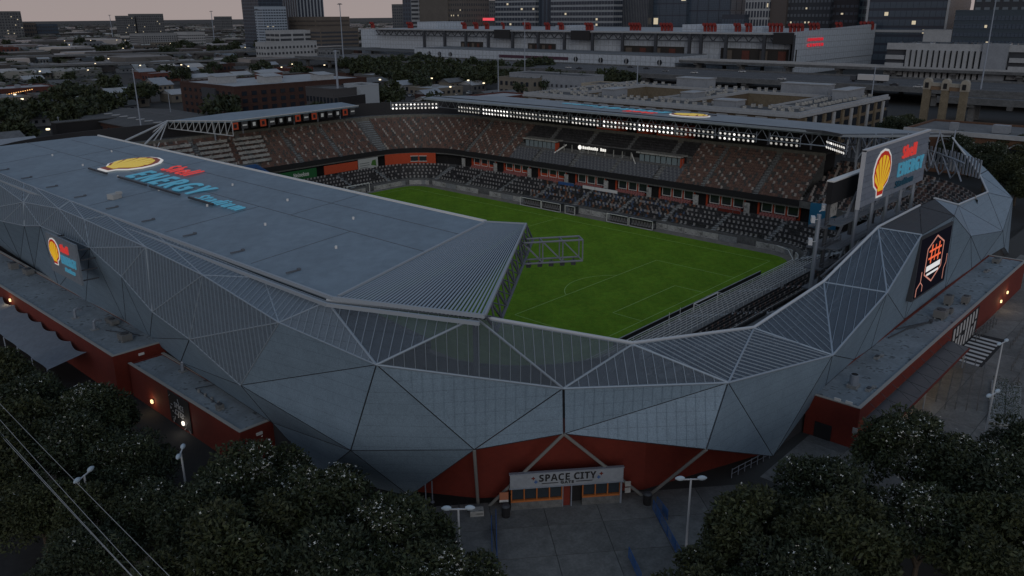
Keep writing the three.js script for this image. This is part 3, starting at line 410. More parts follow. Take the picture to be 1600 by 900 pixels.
{ // concrete pitch wall in separate boards round the far sides, black boards along the near end
  const pts = chain('SE', 'E', 'NE', 'N'); let i = 0, n = 0;
  const t = thing('pitch_wall', 'pale concrete wall of separate boards round the pitch below the far seats', 'wall', [41, 0, -50]);
  for (let s = 0; s < pts.length - 1; s++) { const a = off(pts[s], 0.3, 0), c = off(pts[s + 1], 0.3, 0), L = a.distanceTo(c), m = a.clone().lerp(c, 0.5); if (s % 6 === 5) continue; part(t, 'wall_board', new B().box(m.x, 0.62, m.z, L * 0.97, 1.2, 0.22, Math.atan2(-(c.z - a.z), c.x - a.x)), s % 5 === 2 ? mt.stair : mt.wall); }
  for (let k = 0; k < 8; k++) { const b = thing('perimeter_board', `black perimeter board, ${['first', 'second', 'third', 'fourth', 'fifth', 'sixth', 'seventh', 'eighth'][k]} from the left along the near goal line`, 'board', [-18 + k * 5.6, 0, 3], 'black boards behind the near goal'); part(b, 'panel', new B().box(-17.9 + k * 5.6, 0.5, 3, 5.55, 0.95, 0.14), mt.black); part(b, 'top_rail', new B().box(-17.9 + k * 5.6, 1.0, 3, 5.55, 0.05, 0.2), mt.stair); }
  const fr = thing('pitch_fence', 'white steel rail fence between the near terrace and the pitch', 'fence', [0, 0, 4.4]); part(fr, 'rail', new B().tube(V(-34, 1.25, 4.5), V(34, 1.25, 4.5), 0.06, 6).tube(V(34, 1.25, 4.5), V(39.5, 1.25, 1), 0.06, 6).tube(V(39.5, 1.25, 1), V(41, 1.25, -2), 0.06, 6), mt.white); for (let x = -34; x <= 34; x += 4) part(fr, 'post', new B().tube(V(x, 0, 4.5), V(x, 1.25, 4.5), 0.04, 5), mt.white);
  for (const [u, v] of [[1045, 508], [1061, 500]]) { const p = VA([-7.83, 0, 4.01]); if (u > 1050) p.copy(VA([-4.82, 0, 4.07])); single('white_post', u < 1050 ? 'short white post left of the near goal, nearer the corner' : 'short white post left of the near goal, nearer the goal', 'post', new B().tube(V(p.x, 0, p.z), V(p.x, 2, p.z), 0.05, 6).box(p.x, 0.05, p.z, 0.3, 0.1, 0.3), mt.white); }
}
function goal(label, x, z, dir) {
  const t = thing('football_goal', label, 'goal', [x, 0, z], 'goals'), w = 3.66, h = 2.44;
  for (const s of [-1, 1]) { part(t, 'goalpost', new B().tube(V(x + s * w, 0, z), V(x + s * w, h, z), 0.09, 8), mt.white); part(t, 'net_stay', new B().tube(V(x + s * w, h, z), V(x + s * w, h, z + dir * 0.9), 0.04, 5).tube(V(x + s * w, h, z + dir * 0.9), V(x + s * w, 0, z + dir * 2), 0.04, 5).tube(V(x + s * w, 0.05, z), V(x + s * w, 0.05, z + dir * 2), 0.05, 5), mt.white); }
  part(t, 'crossbar', new B().tube(V(x - w, h, z), V(x + w, h, z), 0.09, 8), mt.white); part(t, 'ground_bar', new B().tube(V(x - w, 0.05, z + dir * 2), V(x + w, 0.05, z + dir * 2), 0.05, 5), mt.white);
}
{ const a = [-3.08, 2.44, 5.23], b = [4.46, 2.44, 5.42], c = [16.64, 2.44, -109.66], d = [23.7, 2.44, -109.31]; goal('white goal at the near end beside the black boards', (a[0] + b[0]) / 2, (a[2] + b[2]) / 2, 1); goal('white goal at the far end beside the roof edge', (c[0] + d[0]) / 2, (c[2] + d[2]) / 2, -1); }
{ // team shelters along the far touchline
  const sh = (u0, u1, label) => { };
  const list = [['leftmost white framed team shelter on the far touchline', [35.72, 0, -68.77], [35.32, 0, -61.9]], ['second white framed team shelter from the left', [35.42, 0, -61.79], [35.43, 0, -55.76]], ['small white framed officials shelter between the team shelters', [36.62, 0, -54.4], [36.71, 0, -51.37]], ['fourth white framed team shelter from the left', [36.58, 0, -42.18], [37.13, 0, -36.23]], ['rightmost white framed team shelter on the far touchline', [37.32, 0, -36.01], [37.56, 0, -29.77]]];
  for (const [label, a, b] of list) { const x = 39.6, z0 = Math.min(a[2], b[2]) , z1 = Math.max(a[2], b[2]), t = thing('team_shelter', label, 'shelter', [x, 0, (z0 + z1) / 2], 'team shelters');
    part(t, 'frame', new B().range(x - 0.75, x - 0.62, 0, 2.0, z0, z0 + 0.1).range(x - 0.75, x - 0.62, 0, 2.0, z1 - 0.1, z1).range(x - 0.75, x - 0.62, 1.9, 2.0, z0, z1).range(x - 0.75, x - 0.62, 0, 0.1, z0, z1), mt.white); part(t, 'back_panel', new B().range(x + 0.6, x + 0.7, 0, 2.0, z0, z1).range(x - 0.6, x + 0.6, 1.95, 2.02, z0, z1), mt.darkSteel); const s = new B(); for (let z = z0 + 0.5; z < z1 - 0.3; z += 0.75) s.box(x + 0.1, 0.5, z, 0.5, 0.4, 0.5).box(x + 0.35, 0.95, z, 0.12, 0.7, 0.5); part(t, 'seat_row', s, M(0.2, 0.2, 0.21)); }
}

for (const [label, z0, z1, m] of [['long white banner strip hung below the suites of the far stand', -57.37, -46.91, mt.white], ['short blue banner strip hung below the suites of the far stand', -65.17, -60.2, mt.blue], ['dark red banner strip hung below the right suites of the far stand', -20.06, -14.72, mt.red]]) { const t = thing('suite_banner', label, 'banner', [49.5, 4, z0], 'banners below the suites'); part(t, 'cloth', new B().range(49.45, 49.5, 4.0, 4.75, z0, z1), m); part(t, 'rail', new B().range(49.5, 49.56, 4.75, 4.82, z0, z1), mt.steel); }

// ---------------------------------------------------------------- floodlights
const lampGeo = new B().tube(V(0, 0, 0), V(-0.22, -0.08, 0), 0.12, 10, 0.27).geo(), lensGeo = new B().tube(V(-0.22, -0.08, 0), V(-0.27, -0.1, 0), 0.25, 12).geo();
const lens = [glow(1, 0.97, 0.9, 0.4), glow(1, 0.97, 0.92, 0.8), glow(1, 0.97, 0.93, 1.7)];
function bank(label, x, y, z, n, turn, bright, seed, span) {
  const t = thing('floodlight_bank', label, 'floodlights', [x, y, z], 'floodlight banks under the far roof'), r = rng(seed); t.rotation.y = turn;
  const add = (name, g, m, p) => { const o = shade(new THREE.Mesh(g, m)); o.name = name; if (p) o.position.copy(p); t.add(o); return o; }, pitch = span / n;
  const fr = new B(); for (const yy of [0, -1.0]) fr.beam(V(0.1, yy + 0.38, -span / 2), V(0.1, yy + 0.38, span / 2), 0.1); for (const s of [-1, 1]) fr.beam(V(0.1, 0.9, s * span / 2), V(0.1, -1.3, s * span / 2), 0.12); add('frame', fr.geo(), mt.steel);
  for (let row = 0; row < 2; row++) for (let i = 0; i < n; i++) { const p = V(0, -row * 1.0, -span / 2 + (i + 0.5) * pitch), h = add('lamp_housing', lampGeo, mt.darkSteel, p), b = bright + (r() < 0.3 ? 1 : 0) - (r() < 0.2 ? 1 : 0); const l = shade(new THREE.Mesh(lensGeo, lens[Math.max(0, Math.min(2, b))])); l.name = 'lens'; h.add(l); }
  const a = new THREE.RectAreaLight(C3(1, 0.96, 0.88), [0.5, 1.1, 2.0][bright] * 2.1, span, 1.6); a.position.set(-0.45, -0.6, 0); t.add(a); a.lookAt(t.localToWorld(V(-30, -26, 0)));
}
{
  const nm = ['first', 'second', 'third', 'fourth', 'fifth', 'sixth', 'seventh', 'eighth', 'ninth', 'tenth'];
  [[-97, 8, 0], [-87, 9, 2], [-77, 9, 0], [-67, 9, 0], [-57, 8, 1], [-47, 9, 1], [-37, 9, 2], [-27, 9, 0], [-17, 8, 1], [-6.5, 6, 0]].forEach(([z, n, b], i) => bank(`${nm[i]} double row of floodlights from the left along the far roof front`, 49.6, 20.9, z, n, 0, b, 40 + i, n * 1.08));
  bank('bright floodlight bank at the far left corner end of the far roof', 42.6, 21.5, -111.5, 13, 0.9, 1, 60, 13); bank('curved floodlight bank at the right end of the far roof by the billboard', 46.6, 21.3, 5.2, 9, -0.75, 1, 61, 8);
}

// ---------------------------------------------------------------- signs
const font = await new FontLoader().loadAsync('fonts/droid/droid_sans_bold.typeface.json');
function onPlane(g, o, r, u) { const n = r.clone().cross(u).normalize(); g.applyMatrix4(new THREE.Matrix4().makeBasis(r, u, n).setPosition(o)); return g; }
function letters(t, str, mat, O, r, u, s, v, width, height, depth = 0.2, slant = 0, tight = 0.93) { // each letter a part of its own
  const adv = [], all = new TextGeometry(str, { font, size: 1, depth: 0.01, curveSegments: 2 }); all.computeBoundingBox(); const bb = all.boundingBox, sx = width / (bb.max.x - bb.min.x), sy = height / (bb.max.y - bb.min.y);
  [...str].forEach((ch, i) => {
    if (ch === ' ') return; const pre = new TextGeometry(str.slice(0, i + 1), { font, size: 1, depth: 0.01, curveSegments: 2 }); pre.computeBoundingBox();
    const g = new TextGeometry(ch, { font, size: 1, depth: 0.01, curveSegments: 4 }); g.computeBoundingBox(); { const c = (g.boundingBox.min.x + g.boundingBox.max.x) / 2; g.translate(-c, 0, 0).scale(tight, 1, 1).translate(c, 0, 0); } g.translate(pre.boundingBox.max.x - g.boundingBox.max.x - bb.min.x, -bb.min.y, 0);
    g.scale(sx, sy, depth / 0.01); if (slant) g.applyMatrix4(new THREE.Matrix4().makeShear(0, 0, slant, 0, 0, 0)); g.translate(s, v, 0); onPlane(g, O, r, u).translate(-t.position.x, -t.position.y, -t.position.z); part(t, 'letter', g, mat);
  });
}
for (const x of [-0.8, 6.4]) letters(lateBoard, 'Heineken', mt.white, V(x, 5.2, W.z0 - 8.68), V(1, 0, 0), V(0, 1, 0), 0, 0, 4.6, 1.1, 0.05);
const scallop = [[0.17, 0], [0.2, 0.15], [0.4, 0.27], [0.5, 0.48], [0.49, 0.66], [0.4, 0.83], [0.22, 0.96], [0, 1], [-0.22, 0.96], [-0.4, 0.83], [-0.49, 0.66], [-0.5, 0.48], [-0.4, 0.27], [-0.2, 0.15], [-0.17, 0]];
function emblem(t, O, r, u, s, v, size, mats, depth = 0.12) { // fluted scallop: pale border, red field, yellow ribs
  const shape = (k, dy) => new THREE.Shape(scallop.map(([x, y]) => new THREE.Vector2(x * k, 0.5 + (y - 0.5) * k + dy))), ext = (sh, z0, z1) => { const g = new THREE.ExtrudeGeometry(sh, { depth: (z1 - z0), bevelEnabled: false }); g.translate(0, 0, z0); return g; };
  const put = (name, g, m) => { g.scale(size, size, 1); g.translate(s, v, 0); onPlane(g, O, r, u).translate(-t.position.x, -t.position.y, -t.position.z); part(t, name, g, m); };
  put('emblem_border', ext(shape(1.1, 0), 0, depth * 0.5), mats[0]); put('emblem_field', ext(shape(1.0, 0), depth * 0.5, depth * 0.75), mats[1]);
  const edge = (a) => { const dx = Math.sin(a), dy = Math.cos(a), hx = 0, hy = 0.08; let best = 0.4; for (let i = 0; i < scallop.length - 1; i++) { const [x1, y1] = scallop[i], [x2, y2] = scallop[i + 1], ex = x2 - x1, ey = y2 - y1, den = dx * ey - dy * ex; if (Math.abs(den) < 1e-6) continue; const k = ((x1 - hx) * ey - (y1 - hy) * ex) / den, m = ((x1 - hx) * dy - (y1 - hy) * dx) / den; if (k > 0 && m >= 0 && m <= 1) best = k; } return best * 0.9; };
  const n = 7, a0 = -1.02, st = 2.04 / n; for (let i = 0; i < n; i++) { const pts = [], lo = a0 + st * (i + 0.15), hi = a0 + st * (i + 0.85), at = (a, k) => new THREE.Vector2(Math.sin(a) * k, 0.08 + Math.cos(a) * k); pts.push(at(lo, 0.16)); for (let k = 0; k <= 3; k++) pts.push(at(lo + (hi - lo) * k / 3, edge(lo + (hi - lo) * k / 3))); pts.push(at(hi, 0.16)); put('emblem_rib', ext(new THREE.Shape(pts), depth * 0.75, depth), mats[2]); }
  put('emblem_foot', ext(new THREE.Shape([[-0.15, 0.1], [-0.19, 0.16], [-0.06, 0.24], [0.06, 0.24], [0.19, 0.16], [0.15, 0.1]].map((p) => new THREE.Vector2(...p))), depth * 0.75, depth), mats[2]);
}
const lit = { border: glow(0.9, 0.88, 0.85, 0.4, 0.6), red: glow(0.6, 0.03, 0.015, 0.32, 0.7), yellow: glow(1, 0.60, 0.03, 0.42, 0.6), cyan: glow(0.10, 0.42, 0.60, 0.24, 0.8), redText: glow(0.95, 0.07, 0.06, 0.36, 0.6) };
const dim = { yellow: glow(0.9, 0.66, 0.12, 0.36, 0.5), red: glow(0.30, 0.06, 0.04, 0.18, 0.7) };
function roofSign(label, x, z, y, dir) { // lettering laid flat: reads along the roof
  const t = thing('roof_sign', label, 'sign', [x, y, z]), r = V(0, 0, dir), u = V(dir, 0.0745 * 1, 0).normalize(), O = V(x, y, z); if (dir < 0) u.set(-1, 0.05, 0).normalize();
  emblem(t, O, r, u, 4.1, 0, 8.6, [lit.border, dim.red, dim.yellow], 0.3); letters(t, 'Shell', lit.redText, O, r, u, 12.2, 5.0, 8.2, 3.3, 0.08, 0, 0.88); letters(t, 'ENERGY', lit.cyan, O, r, u, 11.6, -0.2, 20.8, 4.2, 0.1, 0, 0.86); letters(t, 'Stadium', lit.cyan, O, r, u, 34, -0.8, 11, 2.1, 0.08, 0.15, 0.86);
  const n = r.clone().cross(u); for (const [a, b] of [[0.5, 7.5], [11.5, 21], [22, 31], [33.5, 40]]) part(t, 'mounting_rail', new B().beam(O.clone().addScaledVector(r, a).addScaledVector(u, -1).addScaledVector(n, 0.1), O.clone().addScaledVector(r, b).addScaledVector(u, -1).addScaledVector(n, 0.1), 0.25, 0.25, n), mt.darkSteel);
}
roofSign('yellow scallop emblem with red and cyan lettering lying on the near roof', -59, -72.2, roofY(-59) + 0.25, 1);
roofSign('yellow scallop emblem with cyan lettering lying on the far roof', 62, -29, eRoof(62) + 0.2, -1);
{ // tall billboard over the south end
  const x0 = 3.31, x1 = 29.99, y0 = 19.55, y1 = 27.3, z = 26, t = thing('rooftop_billboard', 'tall grey billboard with a yellow scallop emblem above the right end of the stadium', 'billboard', [x0, 8, z]);
  const n = 9, h = (y1 - y0) / n; for (let i = 0; i < n; i++) part(t, 'slat', new B().range(x0, x1, y0 + i * h + 0.02, y0 + (i + 1) * h - 0.02, z - 0.25, z - (i % 2 ? 0.02 : 0.0)), i % 3 === 1 ? M(0.24, 0.28, 0.35, { map: tx('soft', 5) }) : M(0.27, 0.31, 0.38, { map: tx('soft', 5) }));
  part(t, 'edge_trim', new B().range(x0 - 0.3, x0 - 0.01, y0 - 0.15, y1 + 0.2, z - 0.4, z + 0.1).range(x0 - 0.3, x1 + 0.1, y1 + 0.02, y1 + 0.3, z - 0.4, z + 0.1), M(0.55, 0.56, 0.58));
  const O = V(x0, y0, z + 0.02), r = V(1, 0, 0), u = V(0, 1, 0), W_ = x1 - x0; emblem(t, O, r, u, W_ * 0.27, 0.75, 6.3, [lit.border, lit.red, lit.yellow]); letters(t, 'Shell', lit.redText, O, r, u, W_ * 0.555, 4.9, W_ * 0.22, 1.9, 0.2); letters(t, 'ENERGY', lit.cyan, O, r, u, W_ * 0.515, 2.3, W_ * 0.42, 2.1, 0.2); letters(t, 'Stadium', M(0.02, 0.10, 0.16), O, r, u, W_ * 0.5, 0.75, W_ * 0.29, 1.05, 0.15, 0.2);
  for (let i = 0; i < 5; i++) { const x = x0 + 1.5 + i * (W_ - 3) / 4; part(t, 'support_leg', new B().tube(V(x, 7, z - 0.8), V(x, y0 + 3, z - 0.8), 0.28, 8).tube(V(x, 8, z - 5), V(x, y0 + 2, z - 1), 0.18, 6), mt.steel); }
  const cw = new B(); for (const [y, w] of [[17.4, 2.2], [14, 3]]) { cw.range(x0 - 3.2, x1, y, y + 0.2, z - 1 - w, z - 1); for (const k of [0.5, 1.0]) cw.range(x0 - 3.2, x1, y + k, y + k + 0.07, z - 1.02, z - 0.96); } part(t, 'catwalk', cw, M(0.13, 0.15, 0.175));
  const pb = new B(); for (const y of [15.6, 16.4]) pb.tube(V(x0 - 1, y, z + 2.6), V(x1 - 2, y, z + 3.4), 0.2, 8); for (const s of [0, 0.5, 1]) { const x = x0 - 1 + (W_ - 1) * s; pb.tube(V(x, 16.4, z + 2.5), V(x, 16.2, z + 4.2), 0.3, 8); } part(t, 'outrigger_pipe', pb, M(0.42, 0.46, 0.5));
  const vb = thing('video_board', 'black back of the video board left of and behind the billboard', 'screen', [x0, 8, 23.5]); part(vb, 'cabinet', new B().range(x0 - 3.8, x1 - 2, 20.4, 23.4, 22.8, 23.6), mt.black); part(vb, 'top_flashing', new B().range(x0 - 3.8, x1 - 2, 23.41, 23.6, 22.7, 23.7), mt.white); for (const x of [x0 - 3, x0 + 6, x0 + 15]) part(vb, 'leg', new B().tube(V(x, 5, 23), V(x, 20.5, 23), 0.3, 8), mt.darkSteel);
  const tw = thing('light_tower', 'grey steel stair tower with small lamps left of the billboard', 'tower', [x0 - 5, 0, 22]); part(tw, 'mast', new B().tube(V(x0 - 4.6, 2, 22.5), V(x0 - 4.6, 19, 22.5), 0.3, 10), mt.steel);
  for (const y of [8, 11, 14, 17]) part(tw, 'platform', new B().range(x0 - 4.2, x0 + 2, y, y + 0.2, 21, 23.4).range(x0 - 4.2, x0 + 2, y + 0.9, y + 0.97, 23.3, 23.37).range(x0 - 4.2, x0 + 2, y + 0.45, y + 0.52, 23.3, 23.37).range(x0 + 1.9, x0 + 2, y, y + 1, 23.3, 23.4).range(x0 - 1.2, x0 - 1.1, y, y + 1, 23.3, 23.4), M(0.1, 0.115, 0.135));
  for (const [dx, y] of [[-5.8, 18.5], [-5.9, 15.4], [-2.5, 19.6]]) part(tw, 'spotlight', new B().box(x0 + dx, y, 22.2, 1.1, 0.8, 0.5, 0.5).beam(V(x0 + dx, y, 22.4), V(x0 - 4.6, y - 0.2, 22.5), 0.1), M(0.6, 0.62, 0.64));
  part(tw, 'louvre', new B().range(x0 - 2.6, x0 - 0.4, 18.3, 20.1, 23.0, 23.2), mt.wall);
}
{ // lit sign plate on the left face
  const x = -74.6, a = [-74.6, 18.46, -49.98], b = [-74.6, 18.39, -39.98], z0 = a[2], z1 = b[2], y0 = 13.21, y1 = a[1], t = thing('facade_sign', 'square grey sign plate with a yellow scallop emblem on the left facade', 'sign', [x, y0, z0]);
  part(t, 'plate', new B().range(x, x + 0.25, y0, y1, z0, z1), M(0.25, 0.29, 0.335, { map: tx('soft', 4) })); const O = V(x, y0, z0), r = V(0, 0, 1), u = V(0, 1, 0), w = z1 - z0, h = y1 - y0;
  const n = V(-1, 0, 0); emblem(t, O.clone().addScaledVector(n, 0.02), r, u, w * 0.24, h * 0.27, h * 0.62, [lit.border, lit.red, lit.yellow]); letters(t, 'Shell', lit.redText, O, r, u, w * 0.48, h * 0.66, w * 0.26, h * 0.2, 0.15); letters(t, 'ENERGY', lit.cyan, O, r, u, w * 0.46, h * 0.36, w * 0.48, h * 0.22, 0.15); letters(t, 'Stadium', lit.cyan, O, r, u, w * 0.52, h * 0.18, w * 0.32, h * 0.11, 0.12, 0.2);
  for (const y of [0.1, 0.35, 0.6, 0.85]) part(t, 'bracket', new B().beam(V(x + 0.25, y0 + h * y, z1 - 0.3), V(x + 2.2, y0 + h * y, z1 - 0.1), 0.14), mt.darkSteel); for (const y of [0.1, 0.85]) part(t, 'bracket', new B().beam(V(x + 0.25, y0 + h * y, z0 + 0.4), V(x + 2.2, y0 + h * y, z0 + 0.4), 0.14), mt.darkSteel);
}
{ // big screen let into the right facade
  const z = 34.95, TL = VA([2.53, 16.85, 34.95]), TR = VA([15.44, 16.38, 34.95]), BR = VA([15.85, 8.28, 34.95]), BL = VA([2.45, 8.65, 34.95]), t = thing('video_screen', 'tall dark video screen with a glowing orange shield on the right facade', 'screen', [BL.x, BL.y, z]);
  part(t, 'frame', new B().slab([BL.clone().add(V(-0.4, -0.3, -0.06)), BR.clone().add(V(0.4, -0.3, -0.06)), TR.clone().add(V(0.4, 0.5, -0.06)), TL.clone().add(V(-0.4, 0.5, -0.06))], 0.7), mt.darkSteel); part(t, 'display', new B().slab([BL, BR, TR, TL], 0.3), new THREE.MeshPhysicalMaterial({ color: new THREE.Color(0.004, 0.004, 0.006), emissive: new THREE.Color(0.003, 0.003, 0.006), roughness: 1, specularIntensity: 0.1, side: THREE.DoubleSide }));
  const at = (s, v, k = 0.03) => { const a = BL.clone().lerp(BR, s), b = TL.clone().lerp(TR, s); return a.lerp(b, v).add(V(0, 0, k)); }, or = glow(1, 0.16, 0.06, 0.8, 0.2), pk = glow(1, 0.42, 0.32, 0.45, 0.2), wh = glow(0.9, 0.9, 0.9, 0.75, 0.2), L = (name, q, w, m) => { for (let i = 0; i < q.length - 1; i++) part(t, name, new B().beam(at(...q[i]), at(...q[i + 1]), w, 0.03, V(0, 0, 1)), m); };
  L('shield_outline', [[0.5, 0.95], [0.77, 0.78], [0.77, 0.34], [0.5, 0.15], [0.23, 0.34], [0.23, 0.78], [0.5, 0.95]], 0.2, pk); L('monogram', [[0.38, 0.82], [0.38, 0.5]], 0.34, or); L('monogram', [[0.62, 0.82], [0.62, 0.5]], 0.34, or); L('monogram', [[0.3, 0.72], [0.7, 0.72]], 0.26, or); L('monogram', [[0.3, 0.59], [0.7, 0.59]], 0.26, or); L('monogram', [[0.5, 0.8], [0.5, 0.52]], 0.2, or);
  L('caption_bar', [[0.27, 0.42], [0.73, 0.42]], 0.75, wh); L('caption_bar', [[0.31, 0.31], [0.69, 0.31]], 0.3, wh); L('circuit_line', [[0.04, 0.02], [0.04, 0.16], [0.14, 0.24], [0.14, 0.42]], 0.16, pk); L('circuit_line', [[0.14, 0.24], [0.22, 0.16], [0.22, 0.06]], 0.12, pk); L('circuit_line', [[0.9, 0.05], [0.9, 0.25], [0.96, 0.34], [0.96, 0.5]], 0.12, pk);
  const li = new THREE.RectAreaLight(C3(1, 0.3, 0.18), 0.25, 10, 7); li.position.set(6, 5, 0.5); t.add(li); li.lookAt(t.localToWorld(V(6, 5, 20)));
}

// ---------------------------------------------------------------- red annexes at the foot of the facade
function annex(label, x0, x1, z0, z1, h, base) {
  const t = thing('annexe_building', label, 'building', base);
  for (const [a, b, c, d] of [[x0, x1, z1 - 0.3, z1], [x0, x1, z0, z0 + 0.3], [x0, x0 + 0.3, z0 + 0.31, z1 - 0.31], [x1 - 0.3, x1, z0 + 0.31, z1 - 0.31]]) part(t, 'wall', new B().range(a, b, 0, h, c, d), mt.red);
  part(t, 'roof', new B().range(x0 + 0.31, x1 - 0.31, h - 0.5, h - 0.12, z0 + 0.31, z1 - 0.31), mt.gravel);
  const c = M(0.34, 0.33, 0.31); part(t, 'coping', new B().range(x0 - 0.05, x1 + 0.05, h + 0.003, h + 0.09, z1 - 0.34, z1 + 0.05), c); part(t, 'coping', new B().range(x0 - 0.05, x0 + 0.34, h + 0.003, h + 0.09, z0, z1 - 0.35), c); part(t, 'coping', new B().range(x1 - 0.34, x1 + 0.05, h + 0.003, h + 0.09, z0, z1 - 0.35), c);
  return t;
}
const aS = annex('long red annexe under the right facade with a flat grey roof', -26.6, 47, 33.6, 39.4, 4.9, [-26, 0, 39]);
const aW1 = annex('lower red annexe at the left facade with a dark mural', -73.4, -68.9, -32.6, -6.2, 4.4, [-73, 0, -20]);
const aW2 = annex('higher red annexe at the left facade behind the fabric canopy', -74.9, -68.2, -118, -33.2, 5.6, [-75, 0, -60]);
{ // concrete plinth that carries the facade behind the annexes
  const t = thing('facade_plinth', 'dark grey plinth under the foot of the folded facade', 'wall', [-68, 0, -30]), L = ['b00', 'b1', 'b2', 'b3', 'b4', 'b5', 'b6', 'b7', 'b8', 'b9', 'b10'], S = ['b11', 'b12', 'b13', 'b14', 'b15', 'b16', 'b17', 'b18', 'b19', 'e7'];
  for (const q of [L, S]) for (let i = 0; i < q.length - 1; i++) { const k = (n) => N[n].clone().lerp(V(core.x, N[n].y, core.z), 0.008), a = k(q[i]), b = k(q[i + 1]); part(t, 'plinth_panel', new B().slab([V(a.x, 0, a.z), V(b.x, 0, b.z), V(b.x, b.y + 0.02, b.z), V(a.x, a.y + 0.02, a.z)], 0.2), M(0.05, 0.05, 0.055)); }
}
function wallLamp(label, p, n, warm) { // small bulkhead lamp with its own light
  const t = thing('wall_lamp', label, 'lamp', p), P = VA(p), nn = VA(n); part(t, 'bracket', new B().frame(P.clone().addScaledVector(nn, 0.06), nn, V(0, 1, 0), nn.clone().cross(V(0, 1, 0)), 0.12, 0.4, 0.3), mt.darkSteel);
  part(t, 'shade', new B().frame(P.clone().addScaledVector(nn, 0.22).add(V(0, -0.05, 0)), nn, V(0, 1, 0), nn.clone().cross(V(0, 1, 0)), 0.2, 0.4, 0.35), glow(1, warm ? 0.72 : 0.9, warm ? 0.35 : 0.78, 1.8));
  const l = new THREE.PointLight(C3(1, warm ? 0.7 : 0.88, warm ? 0.38 : 0.75), 1.8); l.position.copy(nn).multiplyScalar(0.7); l.castShadow = true; t.add(l);
}
wallLamp('left of the two warm wall lamps on the right annexe', [32.22, 1.67, 39.4], [0, 0, 1], true); wallLamp('right of the two warm wall lamps on the right annexe', [35.7, 2.28, 39.4], [0, 0, 1], true);
wallLamp('bright lamp beside the mural door on the left annexe', [-73.4, 1.11, -18.87], [-1, 0, 0], false); wallLamp('lamp at the shaded left end of the lower annexe', [-73.4, 1.27, -26.7], [-1, 0, 0], true); wallLamp('lamp on the wall of the higher annexe at the picture edge', [-74.9, 4.49, -69.88], [-1, 0, 0], true);
for (const [label, x] of [['left small white vent on the annexe end wall', -33.73], ['right small white vent on the annexe end wall', -30.28]]) { const q = label[0] === 'l' ? [-26.6, 5.24, 36.94] : [-26.6, 5.27, 38.18]; single('wall_vent', label, 'vent', new B().range(-26.72, -26.61, q[1] - 0.16, q[1] + 0.16, q[2] - 0.35, q[2] + 0.35), mt.white); }
{ const q = [-26.6, 2.24, 39.18]; single('wall_notice', 'small pale notice low on the annexe end wall', 'notice', new B().range(-26.7, -26.61, q[1] - 0.35, q[1] + 0.35, q[2] - 0.25, q[2] + 0.25), mt.wall); const d = [-26.6, 1.29, 35.91]; single('service_door', 'dark service door in the annexe end wall next to the facade', 'door', new B().range(-26.7, -26.61, 0, 1.9, d[2] - 1.1, d[2] + 0.8), mt.black); const v = [-71, 3.54, -7.61]; single('wall_vent', 'small white vent on the end wall of the lower left annexe', 'vent', new B().range(-71.6, -70.9, 3.3, 3.6, -6.2, -6.08), mt.white); single('wall_vent', 'small white vent on the end wall of the higher left annexe', 'vent', new B().range(-71.8, -71.1, 4.75, 5.05, -33.2, -33.08), mt.white); }
{ // mural with stacked lettering, white on black
  const t = thing('wall_mural', 'dark mural panel with white scribbled lettering on the lower left annexe', 'mural', [-73.5, 0, -20]), a = [-73.4, 4.42, -22.12], b = [-73.4, 4.5, -17.18], z0 = a[2], z1 = b[2]; part(t, 'panel', new B().range(-73.5, -73.41, 0.3, 4.2, z0, z1), mt.black);
  const r = rng(77), w = M(0.32, 0.33, 0.34); for (let i = 0; i < 26; i++) { const y = 0.6 + r() * 3.3, z = z0 + 0.3 + r() * (z1 - z0 - 0.6); part(t, 'stroke', new B().beam(V(-73.53, y, z), V(-73.53, y + (r() - 0.5) * 1.1, z + (r() - 0.5) * 1.0), 0.06, 0.06), w); }
  letters(t, 'SPACE', w, V(-73.52, 0, z0), V(0, 0, 1), V(0, 1, 0), (z1 - z0) * 0.28, 2.5, (z1 - z0) * 0.45, 0.7, 0.03); letters(t, 'CITY', w, V(-73.52, 0, z0), V(0, 0, 1), V(0, 1, 0), (z1 - z0) * 0.28, 1.6, (z1 - z0) * 0.45, 0.7, 0.03);
}
{ // bold striped mural that runs from the right annexe wall onto the paving
  const z = 39.4, a = [7.42, 2.46, 39.4], b = [18.24, 2.38, 39.4], x0 = a[0] - 1, x1 = b[0] + 1, t = thing('wall_mural', 'black and white striped mural running from the right annexe wall onto the paving', 'mural', [x0, 0, z]);
  part(t, 'wall_field', new B().range(x0, x1, 0.1, 4.4, z + 0.01, z + 0.06), mt.black); part(t, 'ground_field', new B().slab([V(x0, 0.075, z + 0.1), V(x0, 0.075, z + 4.2), V(x1, 0.075, z + 4.2), V(x1, 0.075, z + 0.1)], 0.02), mt.black);
  const w = M(0.5, 0.5, 0.5); for (let i = 0; i < 8; i++) { const x = x0 + 0.4 + i * (x1 - x0) / 8.4; part(t, 'stripe', new B().slab([V(x, 0.2, z + 0.09), V(x + 0.7, 0.2, z + 0.09), V(x + 0.9, 1.9 + (i % 3) * 0.4, z + 0.09), V(x + 0.2, 1.9 + (i % 3) * 0.4, z + 0.09)], 0.03), w); part(t, 'stripe', new B().slab([V(x + 0.2, 2.4 + (i % 2) * 0.3, z + 0.09), V(x + 0.9, 2.4 + (i % 2) * 0.3, z + 0.09), V(x + 0.7, 4.2, z + 0.09), V(x, 4.2, z + 0.09)], 0.03), w); part(t, 'stripe', new B().slab([V(x, 0.095, z + 0.3), V(x - 0.5, 0.095, z + 3.8), V(x + 0.2, 0.095, z + 3.8), V(x + 0.7, 0.095, z + 0.3)], 0.02), w); }
}
